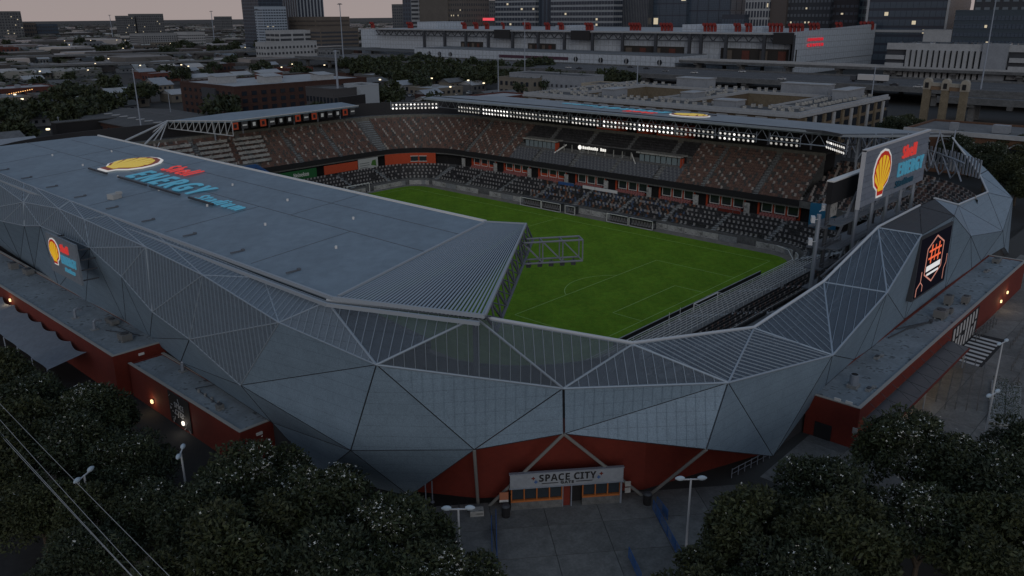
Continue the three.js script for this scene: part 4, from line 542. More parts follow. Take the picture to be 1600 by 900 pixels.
{ // black glass awning along the right annexe with downlights
  const x0 = -25.4, x1 = 4.84, t = thing('entrance_awning', 'long black framed awning on the front of the right annexe', 'awning', [x0, 0, 41]), n = 9, w = (x1 - x0) / n;
  for (let i = 0; i < n; i++) { part(t, 'roof_panel', new B().slab([V(x0 + i * w + 0.05, 2.9, 42), V(x0 + (i + 1) * w - 0.05, 2.9, 42), V(x0 + (i + 1) * w - 0.05, 3.25, 39.5), V(x0 + i * w + 0.05, 3.25, 39.5)], 0.08), M(0.05, 0.06, 0.072, { map: tx('soft', 4), roughness: 0.4 })); part(t, 'tie_rod', new B().tube(V(x0 + (i + 0.5) * w, 4.5, 39.45), V(x0 + (i + 0.5) * w, 3.0, 41.8), 0.03, 5), mt.darkSteel); }
  part(t, 'gutter', new B().range(x0, x1, 2.7, 2.9, 42.01, 42.15), mt.red); for (const x of [x0 + 0.4, x0 + 14, x1 - 0.4]) part(t, 'post', new B().tube(V(x, 0, 41.7), V(x, 2.85, 41.7), 0.1, 6), mt.steel);
  for (let i = 0; i < 9; i++) { const q = thing('downlight', `warm downlight under the black awning, ${ORD[i]} from its near end`, 'lamp', [x0 + (i + 0.5) * w, 2.72, 41.2], 'awning downlights'); part(q, 'bulb', new B().tube(V(x0 + (i + 0.5) * w, 2.74, 41.2), V(x0 + (i + 0.5) * w, 2.62, 41.2), 0.13, 8), glow(1, 0.78, 0.5, 3)); const l = new THREE.PointLight(C3(1, 0.75, 0.45), 1.4); l.position.set(0, -0.3, 0); l.castShadow = true; q.add(l); }
}
{ // scalloped shade sail beside the higher annexe
  const t = thing('shade_canopy', 'blue-grey fabric canopy with scalloped edges beside the left annexe', 'canopy', [-78, 0, -58]), z0 = -84, n = 8, w = 5.4;
  for (let i = 0; i < n; i++) { const b = new B(), m = 8, k = 5, P = (u, v) => { const s = Math.sin(u * Math.PI) * 0.55, x = -75.2 - s * 0.8 * (1 - v) - v * (4.9 - s * 0.7); return V(x, 4.2 - v * 0.9 - s * 0.6, z0 + (i + u) * w); }; for (let a = 0; a < m; a++) for (let c = 0; c < k; c++) b.quad(P(a / m, c / k), P((a + 1) / m, c / k), P((a + 1) / m, (c + 1) / k), P(a / m, (c + 1) / k)); part(t, 'fabric_bay', b, mt.fabric); }
  for (let i = 0; i <= n; i++) part(t, 'post', new B().tube(V(-80.1, 0, z0 + i * w), V(-80.1, 3.35, z0 + i * w), 0.09, 6), mt.steel);
}
{ // plant on the annexe roofs
  const duct = (name, label, p, f, mat) => { const t = thing(name, label, 'roof plant', p); f((n, b, m = mat) => part(t, n, b, m)); };
  const box = (label, p, w, h, d) => duct('air_handler', label, p, (P) => { P('casing', new B().box(p[0], p[1] + h / 2 + 0.25, p[2], w, h, d)); P('fan_guard', new B().tube(V(p[0], p[1] + h + 0.25, p[2]), V(p[0], p[1] + h + 0.37, p[2]), Math.min(w, d) * 0.38, 10), mt.darkSteel); P('skid', new B().box(p[0], p[1] + 0.12, p[2] + d * 0.3, w * 1.1, 0.2, 0.15).box(p[0], p[1] + 0.12, p[2] - d * 0.3, w * 1.1, 0.2, 0.15), mt.stair); }, M(0.16, 0.165, 0.165));
  box('largest dark air handler on the right annexe roof above the mural', [8.68, 4.78, 37.05], 1.9, 1.0, 1.5); box('air handler next to the facade on the right annexe roof', [15.29, 4.78, 36.16], 1.3, 1.2, 1.0); box('air handler farthest along the middle of the right annexe roof', [17.54, 4.78, 37.85], 1.4, 0.9, 0.9); box('small box unit right of the largest air handler', [11.53, 4.78, 37.56], 0.7, 0.5, 0.6); box('dark unit near the far end of the right annexe roof', [43.34, 4.78, 35.79], 2.0, 0.5, 1.1);
  { const p = [-21.44, 4.78, 36.66]; duct('exhaust_fan', 'round exhaust drum near the end of the right annexe roof', p, (P) => { P('curb', new B().box(p[0], p[1] + 0.2, p[2], 1.3, 0.4, 1.1)); P('drum', new B().tube(V(p[0], p[1] + 0.4, p[2]), V(p[0], p[1] + 1.6, p[2]), 0.5, 14), mt.steel); P('throat', new B().tube(V(p[0], p[1] + 1.605, p[2]), V(p[0], p[1] + 1.62, p[2]), 0.38, 14), mt.black); }, mt.stair); }
  { const p = [0.99, 4.78, 34.99]; duct('conduit_run', 'kinked conduit lying across the right annexe roof', p, (P) => { P('pipe', new B().tube(V(p[0] - 5, p[1] + 0.2, p[2] - 0.5), V(p[0], p[1] + 0.2, p[2] + 0.2), 0.09, 6).tube(V(p[0], p[1] + 0.2, p[2] + 0.2), V(p[0] + 4.5, p[1] + 0.2, p[2] + 1.6), 0.09, 6).tube(V(p[0] - 1, p[1] + 0.2, p[2] - 0.8), V(p[0] + 4.5, p[1] + 0.2, p[2] + 1.5), 0.07, 6)); P('elbow', new B().box(p[0] + 4.8, p[1] + 0.3, p[2] + 1.7, 0.7, 0.4, 0.4)); }, mt.darkSteel); }
  for (const [label, p] of [['low curb unit beside the conduit on the right annexe roof', [-11.36, 4.78, 35.66]], ['pair of small vents by the exhaust drum', [-21.12, 4.78, 38.26]], ['small vent far along the right annexe roof', [36.2, 4.78, 35.91]]]) duct('roof_curb', label, p, (P) => { P('curb', new B().box(p[0], p[1] + 0.15, p[2], 0.9, 0.3, 0.5).box(p[0] + 1, p[1] + 0.12, p[2] + 0.2, 0.6, 0.24, 0.4)); P('cap', new B().box(p[0], p[1] + 0.35, p[2], 0.6, 0.1, 0.4), mt.darkSteel); }, mt.stair);
  const goose = (label, p) => duct('gooseneck_vent', label, p, (P) => { const b = new B(); let q = V(p[0], p[1], p[2]); for (let i = 1; i <= 8; i++) { const a = i / 8 * Math.PI, k = V(p[0] + 0.45 - Math.cos(a) * 0.45, p[1] + 0.9 + Math.sin(a) * 0.4, p[2]); b.tube(q, k, 0.2, 7); q = k; } P('neck', b); P('flashing', new B().box(p[0], p[1] + 0.05, p[2], 0.9, 0.1, 0.9), mt.stair); }, mt.steel);
  goose('gooseneck vent in the middle of the higher left annexe roof', [-72.48, 5.48, -51.2]); goose('gooseneck vent nearer the end of the higher left annexe roof', [-72.48, 5.48, -44.65]); goose('small gooseneck vent on the lower left annexe roof by the facade', [-69.84, 4.28, -25.57]);
  box('air handler cluster at the end of the higher left annexe roof, nearest the edge', [-71.4, 5.48, -37.67], 1.3, 0.7, 1.6); box('air handler beside the facade on the higher left annexe roof', [-69.97, 5.48, -45.04], 1.0, 0.45, 2.4); box('air handler in the far group on the higher left annexe roof, left one', [-70.12, 5.48, -83.44], 1.2, 0.8, 1.4); box('air handler in the far group on the higher left annexe roof, right one', [-69.49, 5.48, -78.48], 1.2, 0.6, 2.0); box('round vent housing on the lower left annexe roof near its end', [-71.99, 4.28, -12.75], 0.7, 0.4, 0.7);
  { const p = [-70.12, 5.48, -38.9]; duct('conduit_run', 'thin pipes joining the units on the higher left annexe roof', p, (P) => P('pipe', new B().tube(V(p[0] - 1.6, p[1] + 0.15, p[2] - 4), V(p[0] + 0.6, p[1] + 0.15, p[2] + 1), 0.06, 5).tube(V(p[0], p[1] + 0.15, p[2] - 6), V(p[0] + 0.3, p[1] + 0.15, p[2]), 0.05, 5)), mt.darkSteel); }
  { const p = [-70.73, 4.28, -18.55]; duct('conduit_run', 'thin conduit with four caps on the lower left annexe roof', p, (P) => { P('pipe', new B().tube(V(p[0] - 0.6, p[1] + 0.15, p[2] - 1), V(p[0] + 2, p[1] + 0.15, p[2]), 0.05, 5).tube(V(p[0] - 0.6, p[1] + 0.15, p[2] - 1), V(p[0] - 0.9, p[1] + 0.15, p[2] + 4.5), 0.05, 5)); for (let i = 0; i < 4; i++) P('cap', new B().tube(V(p[0] - 0.7, p[1], p[2] + i * 1.5), V(p[0] - 0.7, p[1] + 0.4, p[2] + i * 1.5), 0.16, 7), mt.stair); }, mt.darkSteel); }
}

// ---------------------------------------------------------------- the corner gate
const gS = V(0.76, 0, 0.65).normalize(), gN = V(-0.65, 0, 0.76).normalize(), gO = V(-60.38, 0, 19.71); // left foot of the gate front, standing proud of the wall
const gp = (s, y, o = 0) => gO.clone().addScaledVector(gS, s).addScaledVector(gN, o).setY(y);
{
  const wv = 10.9, y0 = 2.62, y1 = 4.05, box = (s0, s1, a, b, o0, o1) => new B().frame(gp((s0 + s1) / 2, (a + b) / 2, (o0 + o1) / 2), gS, V(0, 1, 0), gN, s1 - s0, b - a, o1 - o0);
  const t = thing('gate_sign', 'pale grey fascia sign with black block lettering over the corner gate', 'sign', [gO.x, y0, gO.z]); part(t, 'fascia', box(0, wv, y0, y1, -0.3, 0), M(0.34, 0.37, 0.41, { map: tx('soft', 4) })); part(t, 'frame', box(-0.08, wv + 0.08, y1 + 0.003, y1 + 0.1, -0.32, 0.05), mt.steel); part(t, 'frame', box(-0.08, wv + 0.08, y0 - 0.1, y0 - 0.003, -0.32, 0.05), mt.steel);
  const O = gp(0, y0, 0.0), bk = M(0.015, 0.015, 0.017); letters(t, 'SPACE CITY', bk, O, gS, V(0, 1, 0), 2.75, 0.56, 5.5, 0.74, 0.05, 0, 0.98); letters(t, 'GATE', bk, O, gS, V(0, 1, 0), 4.8, 0.2, 1.3, 0.28, 0.05);
  for (const [a, b] of [[3.0, 4.6], [6.3, 7.9]]) part(t, 'rule', box(a, b, y0 + 0.31, y0 + 0.37, 0, 0.04), bk); for (const [a, y, m] of [[2.2, 0.95, mt.red], [2.45, 0.55, mt.blue], [8.75, 1.0, mt.red], [8.5, 0.62, mt.blue]]) part(t, 'star', box(a - 0.05, a + 0.05, y0 + y - 0.17, y0 + y + 0.17, 0, 0.04), m), part(t, 'star', box(a - 0.17, a - 0.055, y0 + y - 0.05, y0 + y + 0.05, 0, 0.04), m), part(t, 'star', box(a + 0.055, a + 0.17, y0 + y - 0.05, y0 + y + 0.05, 0, 0.04), m);
  const g = thing('entrance_gate', 'row of orange framed openings with a dark passage under the gate sign', 'gate', [gO.x, 0, gO.z]), or = M(0.42, 0.13, 0.03);
  part(g, 'recess', box(0.05, wv - 0.05, 0.02, y0 - 0.1, -1.3, -1.15), mt.black);
  for (const [a, n, w] of [[0.1, 4, 1.22], [7.0, 3, 1.22]]) { for (let i = 0; i < n; i++) { const s = a + i * w; part(g, 'opening', box(s + 0.12, s + w - 0.02, 1.15, y0 - 0.25, -0.5, -0.44), mt.glass); part(g, 'post', box(s, s + 0.11, 0.95, y0 - 0.1, -0.5, -0.3), or); } part(g, 'post', box(a + n * w, a + n * w + 0.11, 0.95, y0 - 0.1, -0.5, -0.3), or); part(g, 'sill', box(a, a + n * w + 0.11, 0.9, 1.08, -0.52, -0.25), or); part(g, 'lintel', box(a, a + n * w + 0.11, y0 - 0.24, y0 - 0.1, -0.52, -0.32), or); part(g, 'base_wall', box(a, a + n * w + 0.11, 0.02, 0.89, -0.5, -0.3), mt.terrace); }
  for (const s of [5.05, 5.9]) part(g, 'jamb', box(s, s + 0.1, 0.02, y0 - 0.1, -0.5, -0.3), mt.steel); part(g, 'jamb', box(wv - 0.2, wv - 0.02, 0.02, y0 - 0.1, -0.5, -0.2), mt.steel); part(g, 'inner_wall', box(5.2, 5.85, 0.02, y0 - 0.1, -0.6, -0.5), mt.red);
  const n1 = thing('gate_notice', 'orange and white notice board left of the gate openings', 'notice', [gp(-0.8, 1, 0).x, 1, gp(-0.8, 1, 0).z]); part(n1, 'board', box(-1.0, -0.15, 1.3, 2.1, -0.35, -0.25), M(0.4, 0.15, 0.08)); part(n1, 'lower_strip', box(-1.0, -0.15, 1.05, 1.28, -0.35, -0.25), mt.white);
  for (const [label, y] of [['upper of two white notices right of the gate', 1.75], ['lower of two white notices right of the gate', 1.05]]) single('gate_notice', label, 'notice', new B().frame(gp(11.5, y + 0.25, -0.4), gS, V(0, 1, 0), gN, 0.55, 0.55, 0.06), mt.wall);
  const bin = (label, s, o) => { const p = gp(s, 0, o), t = thing('litter_bin', label, 'bin', [p.x, 0, p.z]); part(t, 'drum', new B().tube(V(p.x, 0.05, p.z), V(p.x, 1.15, p.z), 0.38, 12, 0.42), mt.black); part(t, 'lid', new B().tube(V(p.x, 1.16, p.z), V(p.x, 1.35, p.z), 0.44, 12, 0.25), mt.darkSteel); };
  bin('black litter bin left of the gate', -0.5, 0.6); bin('black litter bin right of the gate', 13.3, 0.3); const ped = gp(-3.2, 0, -0.1); single('concrete_footing', 'pale concrete block under the strut left of the gate', 'footing', new B().box(ped.x, 0.3, ped.z, 1.3, 0.6, 0.8, -0.7), mt.wall);
}
function fence(label, a, b, h, group) { // blue crowd barrier panels
  const t = thing('crowd_barrier', label, 'barrier', [a[0], 0, a[2]], group), A = VA(a), L = VA(b).sub(A), n = Math.max(1, Math.round(L.length() / 2.2));
  for (let i = 0; i < n; i++) { const p = A.clone().addScaledVector(L, i / n), q = A.clone().addScaledVector(L, (i + 0.94) / n), c = new B(), m = mt.blue; c.tube(V(p.x, h, p.z), V(q.x, h, q.z), 0.035, 6).tube(V(p.x, 0.15, p.z), V(q.x, 0.15, q.z), 0.035, 6); for (let k = 0; k <= 12; k++) { const s = p.clone().lerp(q, k / 12); c.tube(V(s.x, k % 12 ? 0.15 : 0.02, s.z), V(s.x, h, s.z), k % 12 ? 0.015 : 0.035, 5); } part(t, 'barrier_panel', c, m); if (i % 2 === 0) { const s = p.clone().lerp(q, 0.5); part(t, 'banner_sheet', new B().beam(V(s.x, 0.7, s.z), q.clone().setY(0.7), 0.02, 0.7), M(0.05, 0.13, 0.3)); } }
}
fence('long line of blue crowd barriers right of the gate', [-50.91, 0, 29.53], [-57.72, -0, 37.92], 1.15, 'blue crowd barriers'); fence('second shorter line of blue barriers beside the long right line', [-50.2, 0, 29.5], [-51.53, 0, 31.63], 1.15, 'blue crowd barriers'); fence('double line of blue barriers left of the gate beside the tree', [-62.12, 0, 19.47], [-67.02, 0, 24.3], 1.15, 'blue crowd barriers'); fence('outer line of blue barriers left of the gate', [-63.13, 0, 19.86], [-66.36, 0, 23.06], 1.15, 'blue crowd barriers'); fence('short blue barrier at the bottom edge below the gate', [-58.49, 0, 32.02], [-60.78, 0, 34.9], 1.15, 'blue crowd barriers');
{ // plaza lamp posts with twin shoebox heads
  const t = thing('plaza_lamp_post', 'twin-headed plaza lamp post right of the gate', 'lamp post', [0, 0, 0], 'plaza lamp posts'), h = 7.7, lg = M(0.5, 0.52, 0.54); part(t, 'pole', new B().tube(V(0, 0.4, 0), V(0, h, 0), 0.11, 10, 0.085), lg); part(t, 'base', new B().tube(V(0, 0, 0), V(0, 0.55, 0), 0.32, 12), mt.wall); part(t, 'arm', new B().beam(V(-0.7, h - 0.05, 0), V(0.7, h - 0.05, 0), 0.09), lg);
  for (const s of [-1, 1]) { const b = new B(); for (let i = 0; i < 4; i++) b.tube(V(s * (0.55 + i * 0.2), h + 0.06, 0), V(s * (0.75 + i * 0.2), h + 0.06, 0), [0.1, 0.2, 0.22, 0.18][i], 10, [0.2, 0.22, 0.18, 0.06][i]); part(t, 'lamp_head', b, M(0.42, 0.5, 0.56)); }
  t.position.set([-54.85, 0, 35.51][0], 0, [-54.85, 0, 35.51][2]); t.rotation.y = -0.8;
  const top = (a) => [a[0], 0, a[2]]; dup(t, top([-71.15, 7.8, 24.06]), -0.8, 'twin-headed plaza lamp post left of the gate behind the big tree'); dup(t, top([-3.73, 7.8, 47.19]), -0.2, 'farther twin-headed lamp post on the right plaza'); dup(t, top([-19.81, 7.8, 50.05]), -0.2, 'nearer twin-headed lamp post among the planters on the right'); dup(t, top([-89.29, 7.8, -3.49]), 0.6, 'lamp post standing alone among the dark trees on the left'); dup(t, top([-81.81, 7, -1.07]), 0.9, 'lamp head peeping over the trees by the left annexe');
}
{ // queue rails and planters on the right plaza
  const rail = (i, label, a, b) => { const t = thing('queue_rail', label, 'rail', [a[0], 0, a[2]], 'queue rails on the right plaza'), A = VA(a), L = VA(b).sub(A), n = Math.max(2, Math.round(L.length() / 1.6)), m = M(0.10, 0.105, 0.11); for (let k = 0; k <= n; k++) { const p = A.clone().addScaledVector(L, k / n); part(t, 'post', new B().tube(V(p.x, 0.02, p.z), V(p.x, 1.0, p.z), 0.06, 6), m); } part(t, 'bar', new B().tube(V(A.x, 1.0, A.z), V(A.x + L.x, 1.0, A.z + L.z), 0.045, 5).tube(V(A.x, 0.5, A.z), V(A.x + L.x, 0.5, A.z + L.z), 0.035, 5), m); };
  rail(0, 'leftmost queue rail on the right plaza, beside the awning', [-0.03, 0, 40.55], [-8.46, 0, 42.27]); rail(1, 'second queue rail from the left on the right plaza', [0.43, 0, 41.65], [-9.92, 0, 43.71]); rail(2, 'third queue rail from the left on the right plaza', [5.95, 0, 41.7], [-9.11, 0, 44.61]); rail(3, 'fourth queue rail from the left on the right plaza', [6.12, 0, 42.83], [-8.61, 0, 45.67]); rail(4, 'fifth queue rail from the left on the right plaza', [6.06, 0, 44], [-7.75, 0, 46.62]); rail(5, 'zigzag queue rail nearest the farther lamp post', [25.75, 0, 44.44], [16.13, 0, 44.75]); rail(6, 'queue rail at the right edge below the zigzag', [18.76, 0, 45.93], [7.73, 0, 46.79]); rail(7, 'lower queue rail at the right edge', [13.85, 0, 47.28], [3.86, 0, 48.39]); rail(8, 'cluster of rails beside the mural wall', [17.11, 0, 39.73], [25.97, 0, 40.27]); rail(9, 'second cluster rail beside the mural wall', [15.76, 0, 40.42], [25.03, 0, 40.84]); rail(10, 'dark rail under the front corner of the awning', [-0.5, 0, 39.43], [7.13, 0, 39.77]);
  const r = rng(91); for (const [label, a, b] of [['planter bed of dark shrubs left of the nearer lamp', [2.3, 0, 46.64], [-10.3, 0, 49.28]], ['planter bed of dark shrubs right of the nearer lamp', [2.22, 0, 48.25], [-9.64, 0, 50.7]]]) { const A = VA(a), L = VA(b).sub(A), t = thing('planter_bed', label, 'planter', [a[0], 0, a[2]], 'planters'); part(t, 'kerb', new B().beam(A.clone().setY(0.2), A.clone().add(L).setY(0.2), 1.7, 0.35), mt.stair); const s = new B(); for (let i = 0; i < 900; i++) { const p = A.clone().addScaledVector(L, r()), o = V((r() - 0.5) * 1.5, 0.35 + r() * 0.9, (r() - 0.5) * 1.5).add(p), d = () => V((r() - 0.5) * 0.3, (r() - 0.5) * 0.3, (r() - 0.5) * 0.3); s.tri(o, o.clone().add(d()), o.clone().add(d())); } part(t, 'shrubs', s, M(0.03, 0.045, 0.022), true); }
}
{ // slim railing at the foot of the facade right of the gate, bike rails on the left
  const t = thing('guard_rail', 'low guard rail on the ramp right of the gate', 'rail', [-40.4, 0, 32.29]), A = VA([-40.71, 0, 32.31]), Bq = VA([-34.45, 0, 33.37]); part(t, 'bar', new B().tube(A.clone().setY(1), Bq.clone().setY(1), 0.04, 6).tube(A.clone().setY(0.5), Bq.clone().setY(0.5), 0.03, 5), mt.steel); for (let i = 0; i <= 6; i++) { const p = A.clone().lerp(Bq, i / 6); part(t, 'post', new B().tube(p, p.clone().setY(1.1), 0.05, 6), mt.steel); }
  const b = thing('bike_rack', 'row of dark bicycle hoops left of the gate lamp post', 'bike rack', [-64.7, 0, 14.74]), r = M(0.03, 0.03, 0.032); for (let i = 0; i < 5; i++) { const p = VA([-65.05, 0, 14.04]).addScaledVector(gS, i * 0.8); part(b, 'hoop', new B().tube(p, p.clone().setY(0.8), 0.04, 6).tube(p.clone().setY(0.8), p.clone().addScaledVector(gN, 0.7).setY(0.8), 0.04, 6).tube(p.clone().addScaledVector(gN, 0.7).setY(0.8), p.clone().addScaledVector(gN, 0.7), 0.04, 6), r); }
  for (const [label, q] of [['thin pole left of the red gate wall, nearer the trees', [-64.18, 0, 12.9]], ['thin pole at the foot of the left facade corner', [-64.97, 0, 12.84]]]) single('slim_pole', label, 'pole', new B().tube(VA(q), VA(q).setY(2.4), 0.06, 6).tube(VA(q), VA(q).setY(0.1), 0.2, 8), mt.steel);
}
{ // overhead wires along the street with their poles
  const L = [[[-90.87, 10, -18.52], [-91.8, 10, 18], 'topmost of the four overhead wires at the lower left'], [[-91.96, 10, -14.88], [-93.03, 10, 16.64], 'second of the four overhead wires at the lower left'], [[-92.45, 9.4, -13.62], [-93.18, 9.4, 15.32], 'third of the four overhead wires at the lower left'], [[-92.61, 9.4, -13.09], [-93.17, 9.3, 15.05], 'lowest of the four overhead wires at the lower left']];
  for (const [a, b, label] of L) { const A = VA(a), d = VA(b).sub(A), w = new B(), P = (t) => A.clone().addScaledVector(d, t).add(V(0, Math.pow((t - 0.5) * 1.2, 2) * 0.25, 0)); for (let i = 0; i < 24; i++) w.tube(P(-1.2 + i * 0.14), P(-1.2 + (i + 1) * 0.14), 0.021, 5); single('overhead_wire', label, 'wire', w, M(0.35, 0.36, 0.37), 'overhead wires'); }
}

// ---------------------------------------------------------------- the city beyond
T.grid = noiseTex(256, (u, v) => { const j = (u % 0.25 < 0.012 || v % 0.25 < 0.012) ? 0.25 : 0, c = 0.93 - j + (nB(u, v) - 0.5) * 0.1; return [c, c, c]; });
const city = {
  clad: M(0.50, 0.56, 0.63, { map: tx('grid', 18), roughness: 0.5 }), pale: M(0.42, 0.44, 0.46, { map: tx('soft', 12) }), grey: M(0.19, 0.20, 0.21, { map: tx('rough', 14) }), brown: M(0.16, 0.135, 0.115, { map: tx('soft', 20) }), dark: M(0.045, 0.05, 0.06), blue: M(0.07, 0.10, 0.14, { roughness: 0.25, map: tx('grid', 10) }), navy: M(0.035, 0.045, 0.065, { roughness: 0.25 }), win: M(0.02, 0.026, 0.036, { roughness: 0.2 }), winPale: M(0.3, 0.33, 0.36), metal: M(0.30, 0.33, 0.37, { map: tx('soft', 9), roughness: 0.5 }), tar: M(0.10, 0.105, 0.11, { map: tx('rough', 9) }), rust: M(0.17, 0.055, 0.04, { map: tx('rough', 5) }), ventRed: M(0.22, 0.025, 0.02),
};
function openings(p, face, plane, a0, a1, y0, y1, nx, ny, fw, fh, mat, name = 'window') { // proud window units on a wall facing -x ('x') or +z ('z')
  const g = face === 'x' ? new B().box(0, 0, 0, 0.3, (y1 - y0) / ny * fh, (a1 - a0) / nx * fw).geo() : new B().box(0, 0, 0, (a1 - a0) / nx * fw, (y1 - y0) / ny * fh, 0.3).geo(), joined = nx * ny > 70, all = new B();
  for (let i = 0; i < nx; i++) for (let j = 0; j < ny; j++) { const a = a0 + (i + 0.5) * (a1 - a0) / nx, y = y0 + (j + 0.5) * (y1 - y0) / ny; if (joined) { face === 'x' ? all.box(plane, y, a, 0.3, (y1 - y0) / ny * fh, (a1 - a0) / nx * fw) : all.box(a, y, plane, (a1 - a0) / nx * fw, (y1 - y0) / ny * fh, 0.3); } else { const m = shade(new THREE.Mesh(g, mat)); m.name = name; m.position.set(...(face === 'x' ? [plane, y, a] : [a, y, plane])).sub(p.position); p.add(m); } }
  if (joined) part(p, name + 's', all, mat, true);
}
function block(name, label, x0, x1, z0, z1, h, wall, roof, group, category = 'building') {
  const t = thing(name, label, category, [x0, 0, z1], group); part(t, 'wall', new B().range(x0, x1, 0, h, z0, z1), wall); part(t, 'roof', new B().range(x0 + 0.4, x1 - 0.4, h + 0.01, h + 0.12, z0 + 0.4, z1 - 0.4), roof); part(t, 'parapet', new B().range(x0 - 0.1, x0 + 0.3, h + 0.003, h + 0.7, z0, z1).range(x0 + 0.31, x1, h + 0.003, h + 0.7, z1 - 0.3, z1 + 0.1).range(x0 + 0.31, x1, h + 0.003, h + 0.7, z0 - 0.1, z0 + 0.3).range(x1 - 0.3, x1 + 0.1, h + 0.003, h + 0.7, z0 + 0.31, z1 - 0.31), wall); return t;
}
{ // convention hall: long clad box with a dark roof truss, red funnels and a low front wing
  const x = 490, z0 = -727.01, z1 = -206.95, t = thing('convention_hall', 'long pale blue convention hall with dark roof trusses and red rooftop funnels', 'building', [x, 0, z1]);
  part(t, 'hall', new B().range(x + 6, x + 190, 0, 29, z0, z1), city.clad); part(t, 'roof', new B().range(x - 1, x + 190, 29.01, 30.2, z0 + 30, z1 - 1), city.pale); part(t, 'side_wall', new B().slab([V(x, 9, z1 + 0.5), V(x + 204, 9, z1 + 0.5), V(x + 204, 36, z1 + 0.5), V(x, 31, z1 + 0.5)], 1), city.clad);
  const zt = -691.8, tr = new B(), n = 96, zz = (i) => zt + (z1 - zt) * i / n; tr.range(x - 0.4, x + 0.4, 28.4, 29, zt, z1).range(x - 0.4, x + 0.4, 23.2, 23.9, zt, z1); for (let i = 0; i < n; i++) { tr.beam(V(x, i % 2 ? 23.5 : 28.7, zz(i)), V(x, i % 2 ? 28.7 : 23.5, zz(i + 1)), 0.7); } part(t, 'roof_truss', tr, city.dark);
  for (const u of [-611.85, -580.32, -549.33, -518.05, -485.79, -453.6, -422.34, -390.61, -358.61, -325.29, -293.39, -282.99, -261.19, -229.44, -197.29, -207.93]) part(t, 'column', new B().box(x, 14.5, Math.min(u, z1), 2.2, 29, 2.2), city.dark);
  for (const [a, b] of [[-470.29, -437.31], [-361.65, -301.74], [-267.8, -206.13], [-561.56, -531.39]]) { part(t, 'loading_bay', new B().range(x + 4.5, x + 6.2, 9.5, 18.5, a, b), M(0.03, 0.027, 0.025)); for (let k = 0; k < 4; k++) part(t, 'bay_wall', new B().range(x + 4.1, x + 4.45, 10, 17, a + (b - a) * (0.06 + k * 0.24), a + (b - a) * (0.16 + k * 0.24)), k % 2 ? city.rust : city.brown); }
  for (const [a, b] of [[-508.48, -488.25], [-413.55, -392.77], [-221.96, -206.61]]) part(t, 'plant_screen', new B().range(x - 2, x + 2, 22.5, 30.5, a, b), M(0.02, 0.02, 0.022));
  const wz0 = -570.59, wz1 = -274.86; part(t, 'front_wing', new B().range(440, 486, 0, 13.6, wz0, wz1), city.clad); part(t, 'wing_roof', new B().range(440.3, 486, 13.61, 13.9, wz0, wz1), city.grey); part(t, 'wing_band', new B().range(439.5, 439.9, 8.2, 10.6, -456.19, -377.26), M(0.07, 0.03, 0.05)); part(t, 'terrace_deck', new B().range(438, 491, 8.8, 9.4, wz1 + 1, z1), city.tar); part(t, 'terrace_deck', new B().range(446, 491, 8.8, 9.4, z0, wz0 - 1), city.tar);
  for (const u of [-548.84, -534.29, -519.23, -369.17, -343.71, -318.85, -288.28]) { part(t, 'round_window', new B().tube(V(439.4, 9.2, u), V(439.9, 9.2, u), 2.1, 12), city.win); part(t, 'window_mullion', new B().range(439.1, 439.35, 7, 11.4, u - 0.35, u + 0.35), city.pale); }
  for (const [a, b, h] of [[-656.84, -624.35, 37], [-457.89, -440.74, 34], [-319.28, -282.2, 35.5], [-269.65, -247.6, 34]]) part(t, 'roof_block', new B().range(520, 560, 30.21, h, a, b), city.clad);
  letters(t, 'CONVENTION', glow(0.9, 0.03, 0.05, 0.5, 0.4), V(x + 22, 24, z1 + 1.05), V(1, 0, 0), V(0, 1, 0), 0, 0, 28, 2.2, 0.3); letters(t, 'CENTER', glow(0.9, 0.03, 0.05, 0.6, 0.4), V(x + 22, 20, z1 + 1.05), V(1, 0, 0), V(0, 1, 0), 0, 0, 30, 2.2, 0.3);
  const fg = (() => { const b = new B(); let q = V(0, 0, 0); for (const [dx, y] of [[0, 3.4], [-0.5, 4.8], [-1.6, 5.6], [-2.8, 5.6]]) { const k = V(dx, y, 0); b.tube(q, k, 1.2, 8, 1.35); q = k; } return b.geo(); })();
  let fi = 0; const funnel = (z, n, dx) => { const v = thing('rooftop_funnel', `cluster of ${['', 'one', 'two', 'three', 'four'][n]} red ventilation funnels, ${ORD[fi] ?? 'last'} from the left on the hall roof`, 'vent', [510 + dx, 30.2, z], 'red funnels on the convention hall'); fi++; for (let i = 0; i < n; i++) { const m = shade(new THREE.Mesh(fg, city.ventRed)); m.name = 'funnel'; m.position.set(0, 0, i * 3.1); v.add(m); } };
  [[-724.15, 2], [-667.65, 3], [-575.05, 2], [-564.68, 2], [-544.44, 2], [-526.57, 1], [-493.12, 3], [-461.4, 2], [-450.41, 2], [-414.93, 3], [-371.25, 4], [-335.81, 4], [-291.93, 4], [-267.96, 2], [-255.84, 2], [-239.77, 4], [-215.63, 4], [-185.07, 3], [-178.08, 2], [-153.76, 4]].forEach(([z, n], i) => funnel(Math.min(z, z1 - 14 + (i > 16 ? (i - 17) * 3 : 0)), n, i > 16 ? 40 + (i - 17) * 45 : (i * 7) % 12));
}
